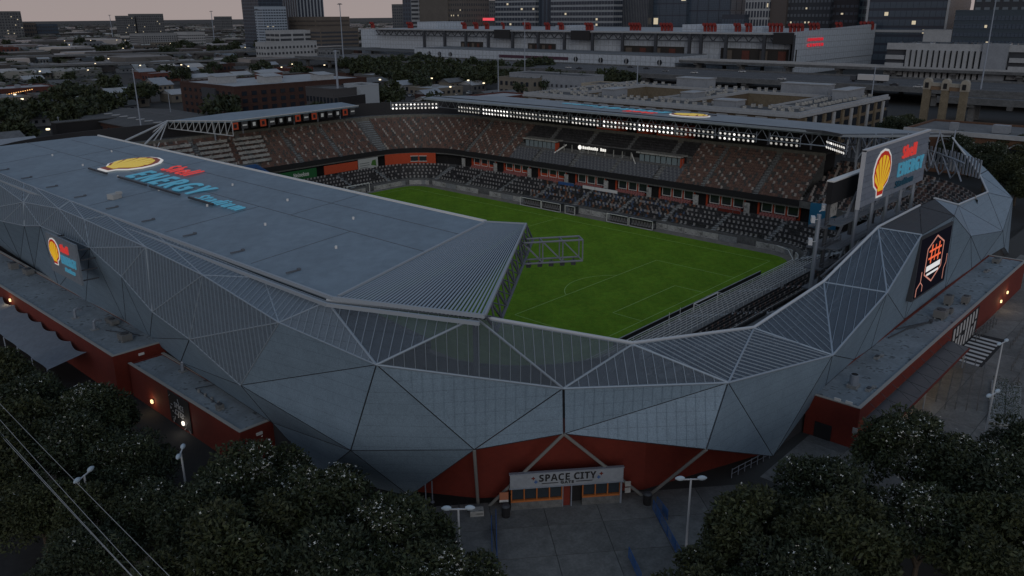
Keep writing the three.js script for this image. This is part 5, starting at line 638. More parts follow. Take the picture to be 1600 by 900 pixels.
// towers on the skyline, cut by the top of the picture
const litRoom = glow(1, 0.85, 0.6, 0.55);
function tower(label, face, plane, a0, a1, depth, h, wall, nx, ny, fw, fh, wmat, extra) {
  const lo = Math.min(a0, a1), hi = Math.max(a0, a1), t = face === 'x' ? block('tower_block', label, plane, plane + depth, lo, hi, h, wall, city.tar) : block('tower_block', label, lo, hi, plane - depth, plane, h, wall, city.tar);
  if (nx) { if (face === 'x') { openings(t, 'x', plane - 0.1, lo, hi, 4, h - 2, nx, ny, fw, fh, wmat); openings(t, 'z', hi + 0.1, plane, plane + depth, 4, h - 2, Math.max(3, Math.round(nx * depth / (hi - lo))), ny, fw, fh, wmat); } else { openings(t, 'z', plane + 0.1, lo, hi, 4, h - 2, nx, ny, fw, fh, wmat); openings(t, 'x', lo - 0.1, plane - depth, plane, 4, h - 2, Math.max(3, Math.round(nx * depth / (hi - lo))), ny, fw, fh, wmat); } }
  if (nx > 4 && ny > 6) { const q = rng(nx * 131 + ny * 17 + Math.round(lo)); for (let k = 0; k < 7; k++) { const i = Math.floor(q() * nx), j = Math.floor(q() * Math.min(ny, 9)), a = lo + (i + 0.5) * (hi - lo) / nx, y = 4 + (j + 0.5) * (h - 6) / ny, w = (hi - lo) / nx * fw * 0.7, e = (h - 6) / ny * fh * 0.6; part(t, 'lit_window', face === 'x' ? new B().box(plane - 0.35, y, a, 0.1, e, w) : new B().box(a, y, plane + 0.35, w, e, 0.1), litRoom); } }
  if (extra) extra(t, lo, hi); return t;
}
tower('blue glass tower left of centre, cut by the top of the picture', 'z', -900, 472.2, 506.25, 40, 110, city.blue, 6, 26, 0.85, 0.6, city.navy);
tower('shorter pale tower with zigzag balconies in front of the blue glass tower', 'z', -880, 464.57, 498.12, 18, 54.48, M(0.30, 0.36, 0.43), 9, 15, 0.7, 0.4, city.navy);
tower('black and white striped tower right of the blue glass tower', 'z', -950, 561.26, 604.18, 45, 120, city.winPale, 8, 1, 0.55, 0.97, city.navy);
tower('plain beige hospital block below the striped tower', 'z', -860, 526.37, 580.12, 60, 41.86, city.brown, 1, 7, 0.94, 0.35, M(0.07, 0.06, 0.055));
tower('low white hospital wing with dark window bands left of the beige block', 'z', -820, 447.64, 499.29, 30, 27.02, city.pale, 3, 4, 0.86, 0.5, city.dark);
tower('long low hospital wing right of the beige block', 'z', -800, 490.98, 547.81, 30, 28.82, city.brown, 1, 5, 0.95, 0.45, city.dark);
tower('slim grey tower on the skyline left of the concrete hotel', 'x', 1100, -1403.57, -1381.95, 16, 65.05, city.grey, 3, 10, 0.5, 0.5, city.navy);
tower('dark glass tower beside the banded white tower', 'x', 900, -1130.14, -1109.08, 20, 80, city.blue, 3, 10, 0.6, 0.6, city.navy);
tower('white tower with black balcony bands left of the concrete hotel', 'x', 780, -967.93, -949.74, 20, 75, city.pale, 1, 11, 0.9, 0.5, city.dark);
tower('blank brown-grey concrete hotel slab behind the convention hall', 'x', 720, -879.86, -820.3, 60, 100, M(0.155, 0.14, 0.125, { map: tx('soft', 24) }), 0, 0);
tower('windowed right wing of the concrete hotel slab', 'x', 722, -821.64, -790.19, 50, 98, M(0.145, 0.13, 0.12, { map: tx('soft', 24) }), 7, 13, 0.4, 0.45, city.dark);
tower('small stepped tower on the skyline right of the concrete hotel', 'x', 1150, -1213.49, -1198.43, 18, 55.66, city.grey, 3, 5, 0.5, 0.5, city.navy);
tower('tall grey tower on the pink skyline between the two hotels', 'x', 1100, -1135.73, -1112.81, 22, 69.19, city.grey, 4, 9, 0.5, 0.5, city.navy);
tower('low block with a red lit sign in front of the skyline gap', 'x', 760, -807.31, -764.3, 20, 34.25, city.grey, 6, 2, 0.6, 0.4, city.navy, (t, lo, hi) => part(t, 'lit_sign', new B().range(759, 759.6, t.children[0] ? 36.83 - 1 : 0, 39.4, lo + 2, hi - 4), glow(1, 0.1, 0.13, 0.8, 0.3)));
tower('left slab of the big grid-fronted hotel', 'x', 715, -723.56, -653.92, 26, 105, M(0.32, 0.35, 0.38, { map: tx('soft', 18) }), 14, 16, 0.86, 0.62, city.navy);
tower('dark glass stair core between the slabs of the big hotel', 'x', 722, -659.49, -634.38, 20, 108, city.blue, 4, 1, 0.5, 0.97, city.navy);
tower('right slab of the big grid-fronted hotel', 'x', 712, -625.44, -530.26, 26, 105, M(0.32, 0.35, 0.38, { map: tx('soft', 18) }), 22, 16, 0.88, 0.62, city.navy);
tower('narrow tower of fine vertical fins right of the big hotel', 'x', 730, -534.92, -494.32, 40, 120, city.grey, 18, 1, 0.5, 0.97, city.navy);
tower('blue-black glass tower with pale mullions above the hall centre', 'x', 740, -493.91, -449.51, 50, 120, city.navy, 5, 9, 0.94, 0.92, city.blue);
tower('wide bluish glass slab above the hall right of centre', 'x', 745, -451.71, -398.02, 50, 120, city.navy, 4, 8, 0.92, 0.9, city.blue);
tower('low dark glass block below the white lattice tower', 'x', 725, -396.27, -370.06, 20, 42, city.navy, 8, 4, 0.8, 0.6, city.blue);
tower('white lattice-fronted tower with staggered openings', 'x', 735, -375.28, -348.32, 30, 110, city.pale, 8, 12, 0.6, 0.75, city.navy);
tower('plain brown tower right of the white lattice tower', 'x', 738, -349.07, -330.71, 30, 110, M(0.10, 0.085, 0.08), 0, 0);
tower('dark balconied apartment tower above the hall right end', 'x', 742, -331.88, -286, 36, 115, city.dark, 12, 16, 0.6, 0.4, M(0.12, 0.135, 0.155));
tower('darker stepped apartment tower beside the balconied one', 'x', 748, -287.82, -264.66, 36, 112, M(0.06, 0.055, 0.06), 5, 15, 0.7, 0.35, M(0.11, 0.12, 0.14));
tower('slim green glass tower left of the white-framed glass block', 'x', 760, -268, -257.85, 20, 110, M(0.10, 0.15, 0.16, { roughness: 0.3 }), 3, 14, 0.7, 0.6, city.navy);
tower('big dark glass block with a white outer frame at the upper right', 'x', 650, -215.29, -150.29, 60, 105, city.navy, 14, 14, 0.95, 0.7, M(0.06, 0.085, 0.115, { roughness: 0.25 }), (t, lo, hi) => part(t, 'white_frame', new B().range(649, 649.7, 28, 30, lo - 0.5, hi + 0.5).range(649, 649.7, 30.01, 105, hi - 1.2, hi + 0.5).range(649, 649.7, 30.01, 105, lo - 0.5, lo + 1.2), city.pale));
tower('wide bluish glass office block at the right edge behind the garage', 'x', 560, -119.78, -45.68, 60, 44.87, M(0.05, 0.07, 0.09), 30, 7, 0.9, 0.55, city.blue);
tower('dark tower at the top right corner behind the glass office', 'x', 640, -129.39, -52.66, 60, 110, city.dark, 12, 16, 0.6, 0.4, M(0.14, 0.17, 0.2));
tower('small pale pavilion between hall and garage', 'x', 560, -139.32, -120.14, 20, 31.38, city.pale, 1, 1, 0.4, 0.5, city.tan ?? mt.tan);
// left-hand horizon
tower('stepped apartment block at the far left edge', 'z', -1900, 453.63, 520, 60, 55.13, city.grey, 12, 9, 0.5, 0.5, city.dark);
tower('long low pale block right of the stepped apartment block', 'z', -2000, 553.31, 577.9, 50, 31.54, city.brown, 5, 3, 0.6, 0.5, city.dark); tower('long low blue-grey block left of the empty horizon', 'z', -2000, 579.2, 623.08, 50, 28.45, city.blue, 8, 3, 0.6, 0.5, city.dark);
tower('left of a pair of grey horizon slabs', 'z', -1800, 686.31, 711.09, 40, 44.89, city.grey, 6, 8, 0.5, 0.5, city.dark); tower('wider right one of a pair of grey horizon slabs', 'z', -1800, 715.26, 775.21, 40, 48.6, city.grey, 14, 8, 0.5, 0.5, city.dark);
tower('lone small block on the horizon left of the blue tower', 'z', -2200, 1132.26, 1166, 40, 41.39, city.grey, 6, 5, 0.5, 0.5, city.dark);
tower('long grid-windowed apartment block across the left middle distance', 'z', -1150, 431.63, 498.41, 40, 20.04, M(0.24, 0.25, 0.26), 20, 5, 0.55, 0.55, city.dark); tower('paler right wing of the grid-windowed apartment block', 'z', -1120, 484.37, 511.95, 40, 21.45, M(0.34, 0.35, 0.36), 9, 4, 0.6, 0.4, city.dark);
tower('beige low office by the freeway left of the steel pole', 'z', -600, 276.91, 314.36, 25, 8.47, M(0.27, 0.25, 0.24), 10, 2, 0.5, 0.3, city.dark); tower('white house row with dark windows below the hospital wing', 'z', -720, 367.49, 430.07, 20, 17.77, city.pale, 14, 2, 0.5, 0.4, city.dark);
tower('white metal shed between the trees before the freeway', 'x', 250, -267.81, -213.3, 18, 12.14, city.metal, 16, 1, 0.35, 0.25, city.dark); tower('cream shed right of the white metal shed', 'x', 235, -203.27, -186.13, 16, 10.23, mt.cream, 4, 1, 0.4, 0.4, city.dark);
{ // brick apartments left of centre with roof decks
  const t = block('brick_apartments', 'dark red brick apartment block with white roof decks left of the far end roof', 78, 150, -322, -272, 15, mt.brick, city.pale); openings(t, 'x', 77.9, -320, -274, 1, 14, 9, 4, 0.35, 0.45, city.win); openings(t, 'z', -271.9, 80, 148, 1, 14, 14, 4, 0.5, 0.55, city.win); part(t, 'balcony_bay', new B().range(77, 78.5, 0, 14, -300, -288), city.dark);
  for (const [x, z, w, d, h, m] of [[84, -306, 10, 8, 3.2, city.pale], [100, -290, 9, 7, 3, city.pale], [112, -312, 12, 6, 3, city.rust], [126, -285, 8, 8, 2.6, city.pale]]) { part(t, 'stair_head', new B().range(x, x + w, 15.13, 15.1 + h, z, z + d), m); part(t, 'stair_roof', new B().slab([V(x - 0.4, 15.2 + h, z + d + 0.4), V(x + w + 0.4, 15.2 + h, z + d + 0.4), V(x + w + 0.4, 16.1 + h, z - 0.4), V(x - 0.4, 16.1 + h, z - 0.4)], 0.2), city.pale); }
}
{ // low warehouses behind the left end of the stadium
  const w1 = thing('warehouse', 'low brick warehouse with a broad grey gabled roof behind the lettered roof', 'warehouse', [24, 0, -226]); part(w1, 'wall', new B().range(22, 60, 0, 5.4, -300, -226), mt.brick); part(w1, 'roof', new B().slab([V(21, 5.6, -225), V(41, 7.6, -225), V(41, 7.6, -301), V(21, 5.6, -301)], 0.3).slab([V(41.02, 7.6, -225), V(61, 5.6, -225), V(61, 5.6, -301), V(41.02, 7.6, -301)], 0.3), city.tar); for (let i = 0; i < 9; i++) part(w1, 'skylight', new B().box(31, 6.75, -232 - i * 7.5, 3, 0.3, 1.4), city.pale); openings(w1, 'x', 21.95, -296, -230, 0.5, 4.8, 9, 1, 0.3, 0.5, city.win); part(w1, 'gable', new B().slab([V(22, 5.4, -225.9), V(60, 5.4, -225.9), V(41, 7.3, -225.9)], 0.2), mt.brick);
  const bx = thing('black_shed', 'windowless black shed beside the warehouse', 'shed', [6.39, 0, -281.71]), a = [5.41, 0, -280.24], b = [16.16, 0, -280.98]; part(bx, 'wall', new B().range(a[0], b[0] + 12, 0, 6.2, b[2] - 2, a[2] + 2), mt.black); part(bx, 'roof', new B().range(a[0] - 0.3, b[0] + 12.3, 6.21, 6.6, b[2] - 2.3, a[2] + 2.3), city.tar);
  const kk = thing('black_scoreboard', 'tall black scoreboard back above the far end stand', 'scoreboard', [40, 10, -140]), p = [44.4, 16, -142.32]; part(kk, 'cabinet', new B().box(p[0], 18.6, p[2], 11, 6.4, 1, 0.2), mt.black); part(kk, 'leg', new B().box(p[0] - 4, 7.7, p[2], 0.6, 15.2, 0.6), mt.darkSteel); part(kk, 'leg', new B().box(p[0] + 4, 7.7, p[2], 0.6, 15.2, 0.6), mt.darkSteel);
  tower('pale blue loft cube behind the black scoreboard', 'z', -225, 110.55, 120.18, 12, 16.01, M(0.33, 0.37, 0.41), 0, 0); tower('dark loft building left of the pale blue cube', 'z', -228, 98.26, 112.48, 20, 14.96, M(0.06, 0.06, 0.065), 6, 2, 0.5, 0.5, city.win);
}
{ // apartment complex with courtyards behind the far stand
  const x0 = 131, x1 = 206, z0 = -150, z1 = -40, h = 15.6, t = thing('apartment_complex', 'four-storey tan and brick apartment complex with roof plant behind the far stand', 'building', [x0, 0, z1]);
  const bars = [[x0, x0 + 17, z0, z1], [x1 - 17, x1, z0, z1], [x0 + 17.01, x1 - 17.01, z1 - 17, z1], [x0 + 17.01, x1 - 17.01, z0, z0 + 17], [x0 + 17.01, x1 - 17.01, -100, -86]];
  bars.forEach(([a, b, c, d], i) => { part(t, 'wing', new B().range(a, b, 0, h, c, d), i % 2 ? mt.tan : M(0.2, 0.15, 0.1, { map: tx('rough', 6) })); part(t, 'wing_roof', new B().range(a + 0.5, b - 0.5, h + 0.01, h + 0.15, c + 0.5, d - 0.5), city.tar); part(t, 'parapet', new B().range(a - 0.2, a + 0.4, h + 0.003, h + 1.0, c, d).range(a + 0.41, b, h + 0.003, h + 1.0, d - 0.4, d + 0.2).range(a + 0.41, b, h + 0.003, h + 0.7, c - 0.1, c + 0.4), city.pale); });
  part(t, 'cornice', new B().range(x0 - 0.8, x0 - 0.21, h - 0.6, h + 0.2, z0, z1 + 0.8).range(x0 - 0.2, x1, h - 0.6, h + 0.2, z1 + 0.21, z1 + 0.8), city.pale);
  for (let i = 0; i < 10; i++) { const x = x0 + 4 + i * 7.3; part(t, 'pilaster', new B().range(x, x + 1.6, 0, h - 1, z1 + 0.02, z1 + 0.5), i % 2 ? city.pale : mt.tan); for (let k = 0; k < 4; k++) part(t, 'window', new B().range(x + 2.4, x + 6.2, 1 + k * 3.7, 3.6 + k * 3.7, z1 + 0.02, z1 + 0.25), city.win); part(t, 'window_arch', new B().range(x + 2.3, x + 6.3, 14.8, 15.05, z1 + 0.02, z1 + 0.5), city.pale); }
  for (let i = 0; i < 16; i++) { const z = z0 + 3 + i * 6.7; part(t, 'window', new B().range(x0 - 0.25, x0 - 0.02, 11.5, 14.2, z, z + 3.4), city.win); part(t, 'window_arch', new B().range(x0 - 0.5, x0 - 0.02, 14.3, 14.6, z - 0.2, z + 3.6), city.pale); }
  const u = thing('roof_condenser', 'small grey condenser unit among the rows on the apartment complex roofs', 'roof plant', [0, 0, 0], 'condensers on the apartment roofs'); part(u, 'casing', new B().box(0, 0.6, 0, 1.2, 1.0, 1.2), mt.wall); part(u, 'fan', new B().tube(V(0, 1.11, 0), V(0, 1.2, 0), 0.4, 8), city.dark);
  const r = rng(301); let first = true; for (const [a, b, c, d] of bars) { const along = b - a > d - c, n = Math.round((along ? b - a : d - c) / 3.4); for (let i = 1; i < n; i++) for (const k of [0.3, 0.68]) { if (r() < 0.12) continue; const x = along ? a + i * 3.4 + r() : a + (b - a) * k + r(), z = along ? c + (d - c) * k + r() : c + i * 3.4 + r(); if (first) { u.position.set(x, h + 0.15, z); first = false; } else dup(u, [x, h + 0.15, z], r()); } }
  for (const [x, z, w, d, hh, l] of [[138, -118, 9, 5, 3.2, 'farthest left stair penthouse'], [134, -70, 6, 8, 2.6, 'stair penthouse nearest the far stand roof'], [180, -50, 16, 5, 3.6, 'long pale stair penthouse at the right wing'], [192, -120, 7, 14, 4, 'tall pale penthouse at the back of the roofs'], [193, -75, 6, 18, 4, 'long pale penthouse at the back right of the roofs'], [150, -92, 8, 5, 2.6, 'low penthouse on the middle wing']]) { const q = thing('stair_penthouse', `${l} of the apartment complex`, 'penthouse', [x, h, z], 'apartment penthouses'); part(q, 'wall', new B().range(x, x + w, h + 0.16, h + hh, z, z + d), city.metal); part(q, 'roof', new B().range(x - 0.3, x + w + 0.3, h + hh + 0.003, h + hh + 0.3, z - 0.3, z + d + 0.3), city.pale); }
}
{ // low brick mill with arched windows at the right, and the tan portal behind it
  const x = 152, z0 = -15.4, z1 = 60, h = 11.6, t = block('brick_mill', 'long low brick building with white arched windows at the right edge', x, x + 26, z0, z1, h, M(0.19, 0.10, 0.06, { map: tx('rough', 5) }), city.grey); part(t, 'cornice', new B().range(x - 0.9, x - 0.12, h - 0.5, h + 0.75, z0 - 0.5, z1), city.pale);
  for (let i = 0; i < 9; i++) { const z = z0 + 3 + i * 6.2; part(t, 'window', new B().range(x - 0.2, x - 0.02, 3, 8.6, z, z + 4.2), city.win); const a = new B(), P = (k) => V(x - 0.25, 8.7 + Math.sin(k / 8 * Math.PI) * 1.3, z + 4.2 * k / 8); for (let k = 0; k < 8; k++) a.beam(P(k), P(k + 1), 0.4, 0.35); part(t, 'window_arch', a, city.pale); part(t, 'window_sill', new B().range(x - 0.5, x - 0.02, 2.6, 2.95, z - 0.2, z + 4.4), city.pale); if (i % 2) part(t, 'downpipe_panel', new B().range(x - 0.6, x - 0.02, 1, 9.5, z + 4.5, z + 5.9), city.pale); }
  for (const [a, b, w] of [[160, 8, 3], [164, 16, 1.5], [158, -4, 1.5], [170, 30, 1.5]]) { const q = thing('roof_unit', `grey roof unit on the brick mill, ${['largest pale one', 'behind the largest', 'near its left end', 'toward the right edge'][[160, 164, 158, 170].indexOf(a)]}`, 'roof plant', [a, h, b]); part(q, 'casing', new B().box(a, h + 1.3, b, w, 2.2, w * 1.4), city.metal); part(q, 'skid', new B().box(a, h + 0.16, b, w * 1.1, 0.1, w * 1.5), city.dark); }
  const p = thing('tan_portal', 'three-legged tan stone portal standing before the freeway on the right', 'portal', [265.36, 0, -38.35]), A = VA([265.68, 0, -44.51]), C = VA([262.3, 0, -29.39]), H = 14.25; for (let i = 0; i < 3; i++) { const q = A.clone().lerp(C, i / 2), b = new B().box(q.x, H / 2, q.z, 2.6, H, 2.6); part(p, 'pillar', b, M(0.30, 0.25, 0.17, { map: tx('rough', 5) })); part(p, 'capital', new B().box(q.x, H + 1.6, q.z, 3.0, 3.2, 3.0), mt.cream); part(p, 'cap_arch', new B().tube(V(q.x - 1.6, H + 3.2, q.z), V(q.x + 1.6, H + 3.2, q.z), 1.4, 10), mt.cream); part(p, 'niche', new B().box(q.x - 1.6, H + 1.7, q.z, 0.2, 2.2, 1.4), mt.black); } part(p, 'beam', new B().beam(A.clone().setY(H + 0.6), C.clone().setY(H + 0.6), 1.6, 1.4), M(0.20, 0.13, 0.08)); part(p, 'beam', new B().beam(A.clone().setY(H + 2.1), C.clone().setY(H + 2.1), 1.8, 1.4), mt.cream);
}
{ // parking garage with tall white fins
  const x = 430, z0 = -119.52, z1 = 140, h = 26.39, t = thing('parking_garage', 'white parking garage with tall vertical fins at the right edge', 'garage', [x, 0, z1]); part(t, 'deck_stack', new B().range(x + 1, x + 60, 0, h - 1, z0, z1), city.dark); part(t, 'roof_deck', new B().range(x + 0.5, x + 60, h - 0.99, h - 0.5, z0, z1), city.tar); part(t, 'top_band', new B().range(x, x + 0.9, h - 3.4, h + 0.4, z0, z1), city.pale);
  const zf = -107.56, zg = -66.16, n = 13; for (let i = 0; i < n; i++) { const a = zf + (zg - zf) * i / n, b = a + (zg - zf) / n * 0.62; part(t, 'fin', new B().range(x - 1.2, x + 0.8, 3, h - 3.41, a, b), city.pale); }
  for (let k = 0; k < 4; k++) { part(t, 'deck_edge', new B().range(x - 0.4, x + 0.8, 3.5 + k * 4.6, 6 + k * 4.6, z0, zf - 1), city.pale); part(t, 'deck_edge', new B().range(x - 0.4, x + 0.8, 3.5 + k * 4.6, 6 + k * 4.6, zg + 14, z1), city.pale); } part(t, 'stair_tower', new B().range(x - 1.5, x + 0.8, 2, h + 1, zg, zg + 13), city.metal);
}
{ // elevated freeway
  const deck = (label, x0, x1, y, z0, z1, pale) => { const t = thing('elevated_freeway', label, 'freeway', [x0, 0, z1]); part(t, 'deck', new B().range(x0, x1, y - 1.6, y, z0, z1), city.grey); part(t, 'road_surface', new B().range(x0 + 0.6, x1 - 0.6, y + 0.005, y + 0.03, z0, z1), M(0.10, 0.105, 0.115, { map: tx('rough', 20) })); for (const x of [x0, x1 - 0.5]) part(t, 'parapet', new B().range(x, x + 0.5, y + 0.031, y + 1.1, z0, z1), pale ? city.pale : city.grey); for (let z = z0 + 12; z < z1; z += 34) { for (const px of [x0 + 4, x1 - 6]) part(t, 'pier', new B().range(px, px + 2, 0, y - 2.9, z, z + 2.4), city.grey); part(t, 'pier_cap', new B().range(x0 + 1, x1 - 1, y - 2.88, y - 1.61, z - 0.3, z + 2.7), city.grey); } for (let k = 1; k < 4; k++) part(t, 'lane_line', new B().range(x0 + (x1 - x0) * k / 4, x0 + (x1 - x0) * k / 4 + 0.2, y + 0.032, y + 0.04, z0, z1), city.pale); };
  deck('wide elevated freeway crossing in front of the convention hall', 336, 402, 8, -620, 160, false); deck('narrow pale ramp behind the wide elevated freeway', 424, 436, 12.5, -262, 160, true); deck('near frontage flyover at the right edge beside the portal', 282, 300, 9, -45, 200, false);
  const f = thing('elevated_freeway', 'thin flyovers crossing the left middle distance', 'freeway', [100, 0, -700]); part(f, 'deck', new B().beam(V(-300, 9, -1010), V(520, 9, -690), 12, 1.6), city.grey); part(f, 'deck', new B().beam(V(-250, 7, -830), V(400, 7, -590), 10, 1.4), city.grey); for (let i = 0; i < 14; i++) { const p = V(-300, 0, -1010).lerp(V(520, 0, -690), (i + 0.5) / 14); part(f, 'pier', new B().box(p.x, 4, p.z, 2, 8.1, 2), city.grey); }
}
{ // vehicles
  const tr = [M(0.5, 0.51, 0.52, { roughness: 0.35 }), M(0.03, 0.03, 0.035, { roughness: 0.3 }), M(0.2, 0.21, 0.22, { roughness: 0.35 }), M(0.16, 0.02, 0.02, { roughness: 0.3 })], nm = ['white', 'black', 'grey', 'dark red'];
  const body = new B(), P = [[-2.2, 0.3], [2.2, 0.3], [2.25, 0.75], [1.3, 0.9], [-1.9, 0.92], [-2.25, 0.75]]; for (let i = 1; i < P.length - 1; i++) for (const s of [-0.88, 0.88]) body.tri(V(P[0][0], P[0][1], s), V(P[i][0], P[i][1], s), V(P[i + 1][0], P[i + 1][1], s)); for (let i = 0; i < P.length; i++) { const a = P[i], b = P[(i + 1) % P.length]; body.quad(V(a[0], a[1], -0.88), V(b[0], b[1], -0.88), V(b[0], b[1], 0.88), V(a[0], a[1], 0.88)); }
  const cab = new B().hexa(V(-1.7, 0.92, 0.8), V(1.0, 0.92, 0.8), V(1.0, 0.92, -0.8), V(-1.7, 0.92, -0.8), V(-1.3, 1.42, 0.66), V(0.35, 1.42, 0.66), V(0.35, 1.42, -0.66), V(-1.3, 1.42, -0.66)), roof = new B().box(-0.47, 1.45, 0, 1.5, 0.05, 1.25), wh = new B(); for (const x of [-1.4, 1.4]) for (const s of [-1, 1]) wh.tube(V(x, 0.33, s * 0.7), V(x, 0.33, s * 0.92), 0.33, 10);
  const g = { body: body.geo(), cab: cab.geo(), roof: roof.geo(), wh: [-1.4, 1.4].flatMap((x) => [-1, 1].map((s) => new B().tube(V(x, 0.33, s * 0.7), V(x, 0.33, s * 0.92), 0.33, 10).geo())) };
  const proto = tr.map((m, i) => (label, p, ry, group) => { const t = thing('car', label, 'car', p, group); t.rotation.y = ry; const add = (n, gg, mm) => { const o = shade(new THREE.Mesh(gg, mm)); o.name = n; t.add(o); }; add('body', g.body, m); add('cabin_glass', g.cab, city.win); add('roof', g.roof, m); g.wh.forEach((w) => add('wheel', w, mt.black)); });
  const fw = [[0, 368, -215.6], [0, 352, -148.89], [1, 385, -263.47], [1, 350, -85.87], [0, 345, -72.38], [0, 392, -474.02], [2, 380, -445.54], [0, 384, -437.47], [0, 380, -355.03], [0, 360, -312.67], [1, 356, -299.73], [2, 370, -238.36], [1, 390, -280.37], [0, 395, -196.37]];
  fw.forEach(([c, x, z], i) => proto[c](`${nm[c]} car on the elevated freeway, ${ORD[i]} counted among its traffic`, [x, 8.04, z], Math.PI / 2, 'cars on the freeway'));
  const lr = rng(808); for (let i = 0; i < 26; i++) { const c = Math.floor(lr() * 3), z = -119.83 + 6 + i * 5.2; proto[c](`${nm[c]} car on the top deck of the parking garage, ${ORD[i % 20]} along the ${i < 20 ? 'front row' : 'far end'}`, [437 + (i % 2) * 9, 26.39 - 0.48, z], lr() < 0.5 ? 0 : Math.PI, 'cars on the garage roof'); }
  for (let i = 0; i < 18; i++) { const c = Math.floor(lr() * 4), a = [198.36, 0, -309.07], b = [245.28, 0, -282.09], k = i / 18; proto[c](`${nm[c]} car in the lot behind the far stand corner, ${ORD[i]} from the left`, [a[0] + (b[0] - a[0]) * k + (i % 3) * 7, 0, a[2] + (b[2] - a[2]) * k], 0.4 + (i % 2) * Math.PI, 'cars parked behind the far stand'); }
  for (let i = 0; i < 10; i++) { const c = Math.floor(lr() * 3), p = [-10 + i * 9, 0, -330 - i * 14]; proto[c](`${nm[c]} car parked among the low buildings on the left, ${ORD[i]} outward`, p, lr() * 6, 'cars parked among the left buildings'); }
  const t = thing('lorry', 'white box lorry on the elevated freeway at the right', 'lorry', [365, 8.04, -102.51]), z = -102.51, ww = M(0.5, 0.5, 0.5); part(t, 'trailer', new B().range(364, 366.6, 9.2, 12.2, z - 8, z + 8), ww); part(t, 'cab', new B().range(364, 366.5, 8.8, 11.4, z - 12, z - 9), mt.darkSteel); part(t, 'chassis', new B().range(364.3, 366.3, 8.7, 9.1, z - 12, z + 7.5), mt.black); for (const k of [-10.5, 3, 5]) part(t, 'wheel', new B().tube(V(364, 8.55, z + k), V(366.5, 8.55, z + k), 0.5, 10), mt.black);
}
{ // steel poles and high masts
  const pole = (label, p, h, r, arm) => { const t = thing('steel_pole', label, 'pole', [p[0], 0, p[2]]), m = M(0.28, 0.32, 0.38); part(t, 'shaft', new B().tube(V(p[0], 0, p[2]), V(p[0], h, p[2]), r, 10, r * 0.55), m); if (arm === 'mast') part(t, 'lamp_ring', new B().tube(V(p[0], h, p[2]), V(p[0], h + 0.8, p[2]), r * 4.5, 10, r * 2), city.dark); else part(t, 'cross_arm', new B().beam(V(p[0], h - 0.6, p[2] - 1.4), V(p[0], h - 0.4, p[2] + 1.4), r * 0.5), m); };
  pole('thick bluish steel pole rising behind the far end stand', [102.25, 0, -229.97], 31.18, 0.62); pole('slim steel pole behind the near lettered roof on the left', [24.58, 0, -247.35], 27.1, 0.3); pole('steel pole behind the far roof left of its lettering', [196.8, 0, -226.12], 25.62, 0.32); pole('steel pole behind the middle of the far roof', [193.85, 0, -140.72], 26.19, 0.32); pole('steel pole behind the right end of the far roof', [214.55, 0, -48.76], 25.58, 0.3);
  pole('tall high-mast light on the skyline right of the striped tower', [314.17, 0, -514.83], 52.92, 0.55, 'mast'); pole('high-mast light left of the blue glass tower', [385.06, 0, -760.7], 50.7, 0.6, 'mast'); pole('high-mast light on the left horizon', [551.97, -0, -1169.07], 50.72, 0.7, 'mast'); pole('farthest high-mast light on the left horizon', [613.17, 0, -1689.13], 46.37, 0.8, 'mast'); pole('dark steel pole at the far right above the garage', [355.99, 0, -46.23], 55.69, 0.4); pole('slim pole in front of the convention hall centre', [327.03, 0, -324.67], 41.41, 0.4); pole('short pole in the scrub at the left behind the roof', [8.74, 0, -284.3], 8.18, 0.2); pole('thin pole left of the brick apartments', [51.04, 0, -278.11], 15.88, 0.18); pole('utility pole at the left edge behind the roof', [-6.18, 0, -283.62], 7.68, 0.2);
  const c = thing('lit_cross_sign', 'small glowing orange and white cross sign below the blue tower', 'sign', [504.58, 0, -990.76]), q = VA([504.58, 0, -990.76]), h = 13.42; part(c, 'post', new B().tube(q, q.clone().setY(h), 0.5, 6), city.dark); part(c, 'disc', new B().box(q.x, h - 3, q.z, 5, 6, 1, 0.6), glow(1, 0.25, 0.08, 1.2)); part(c, 'cross', new B().box(q.x - 0.6, h + 1, q.z + 0.8, 1, 6, 0.6, 0.6).box(q.x - 0.6, h + 1.8, q.z + 0.8, 3.6, 1, 0.55, 0.6), glow(1, 0.95, 0.9, 2));
}
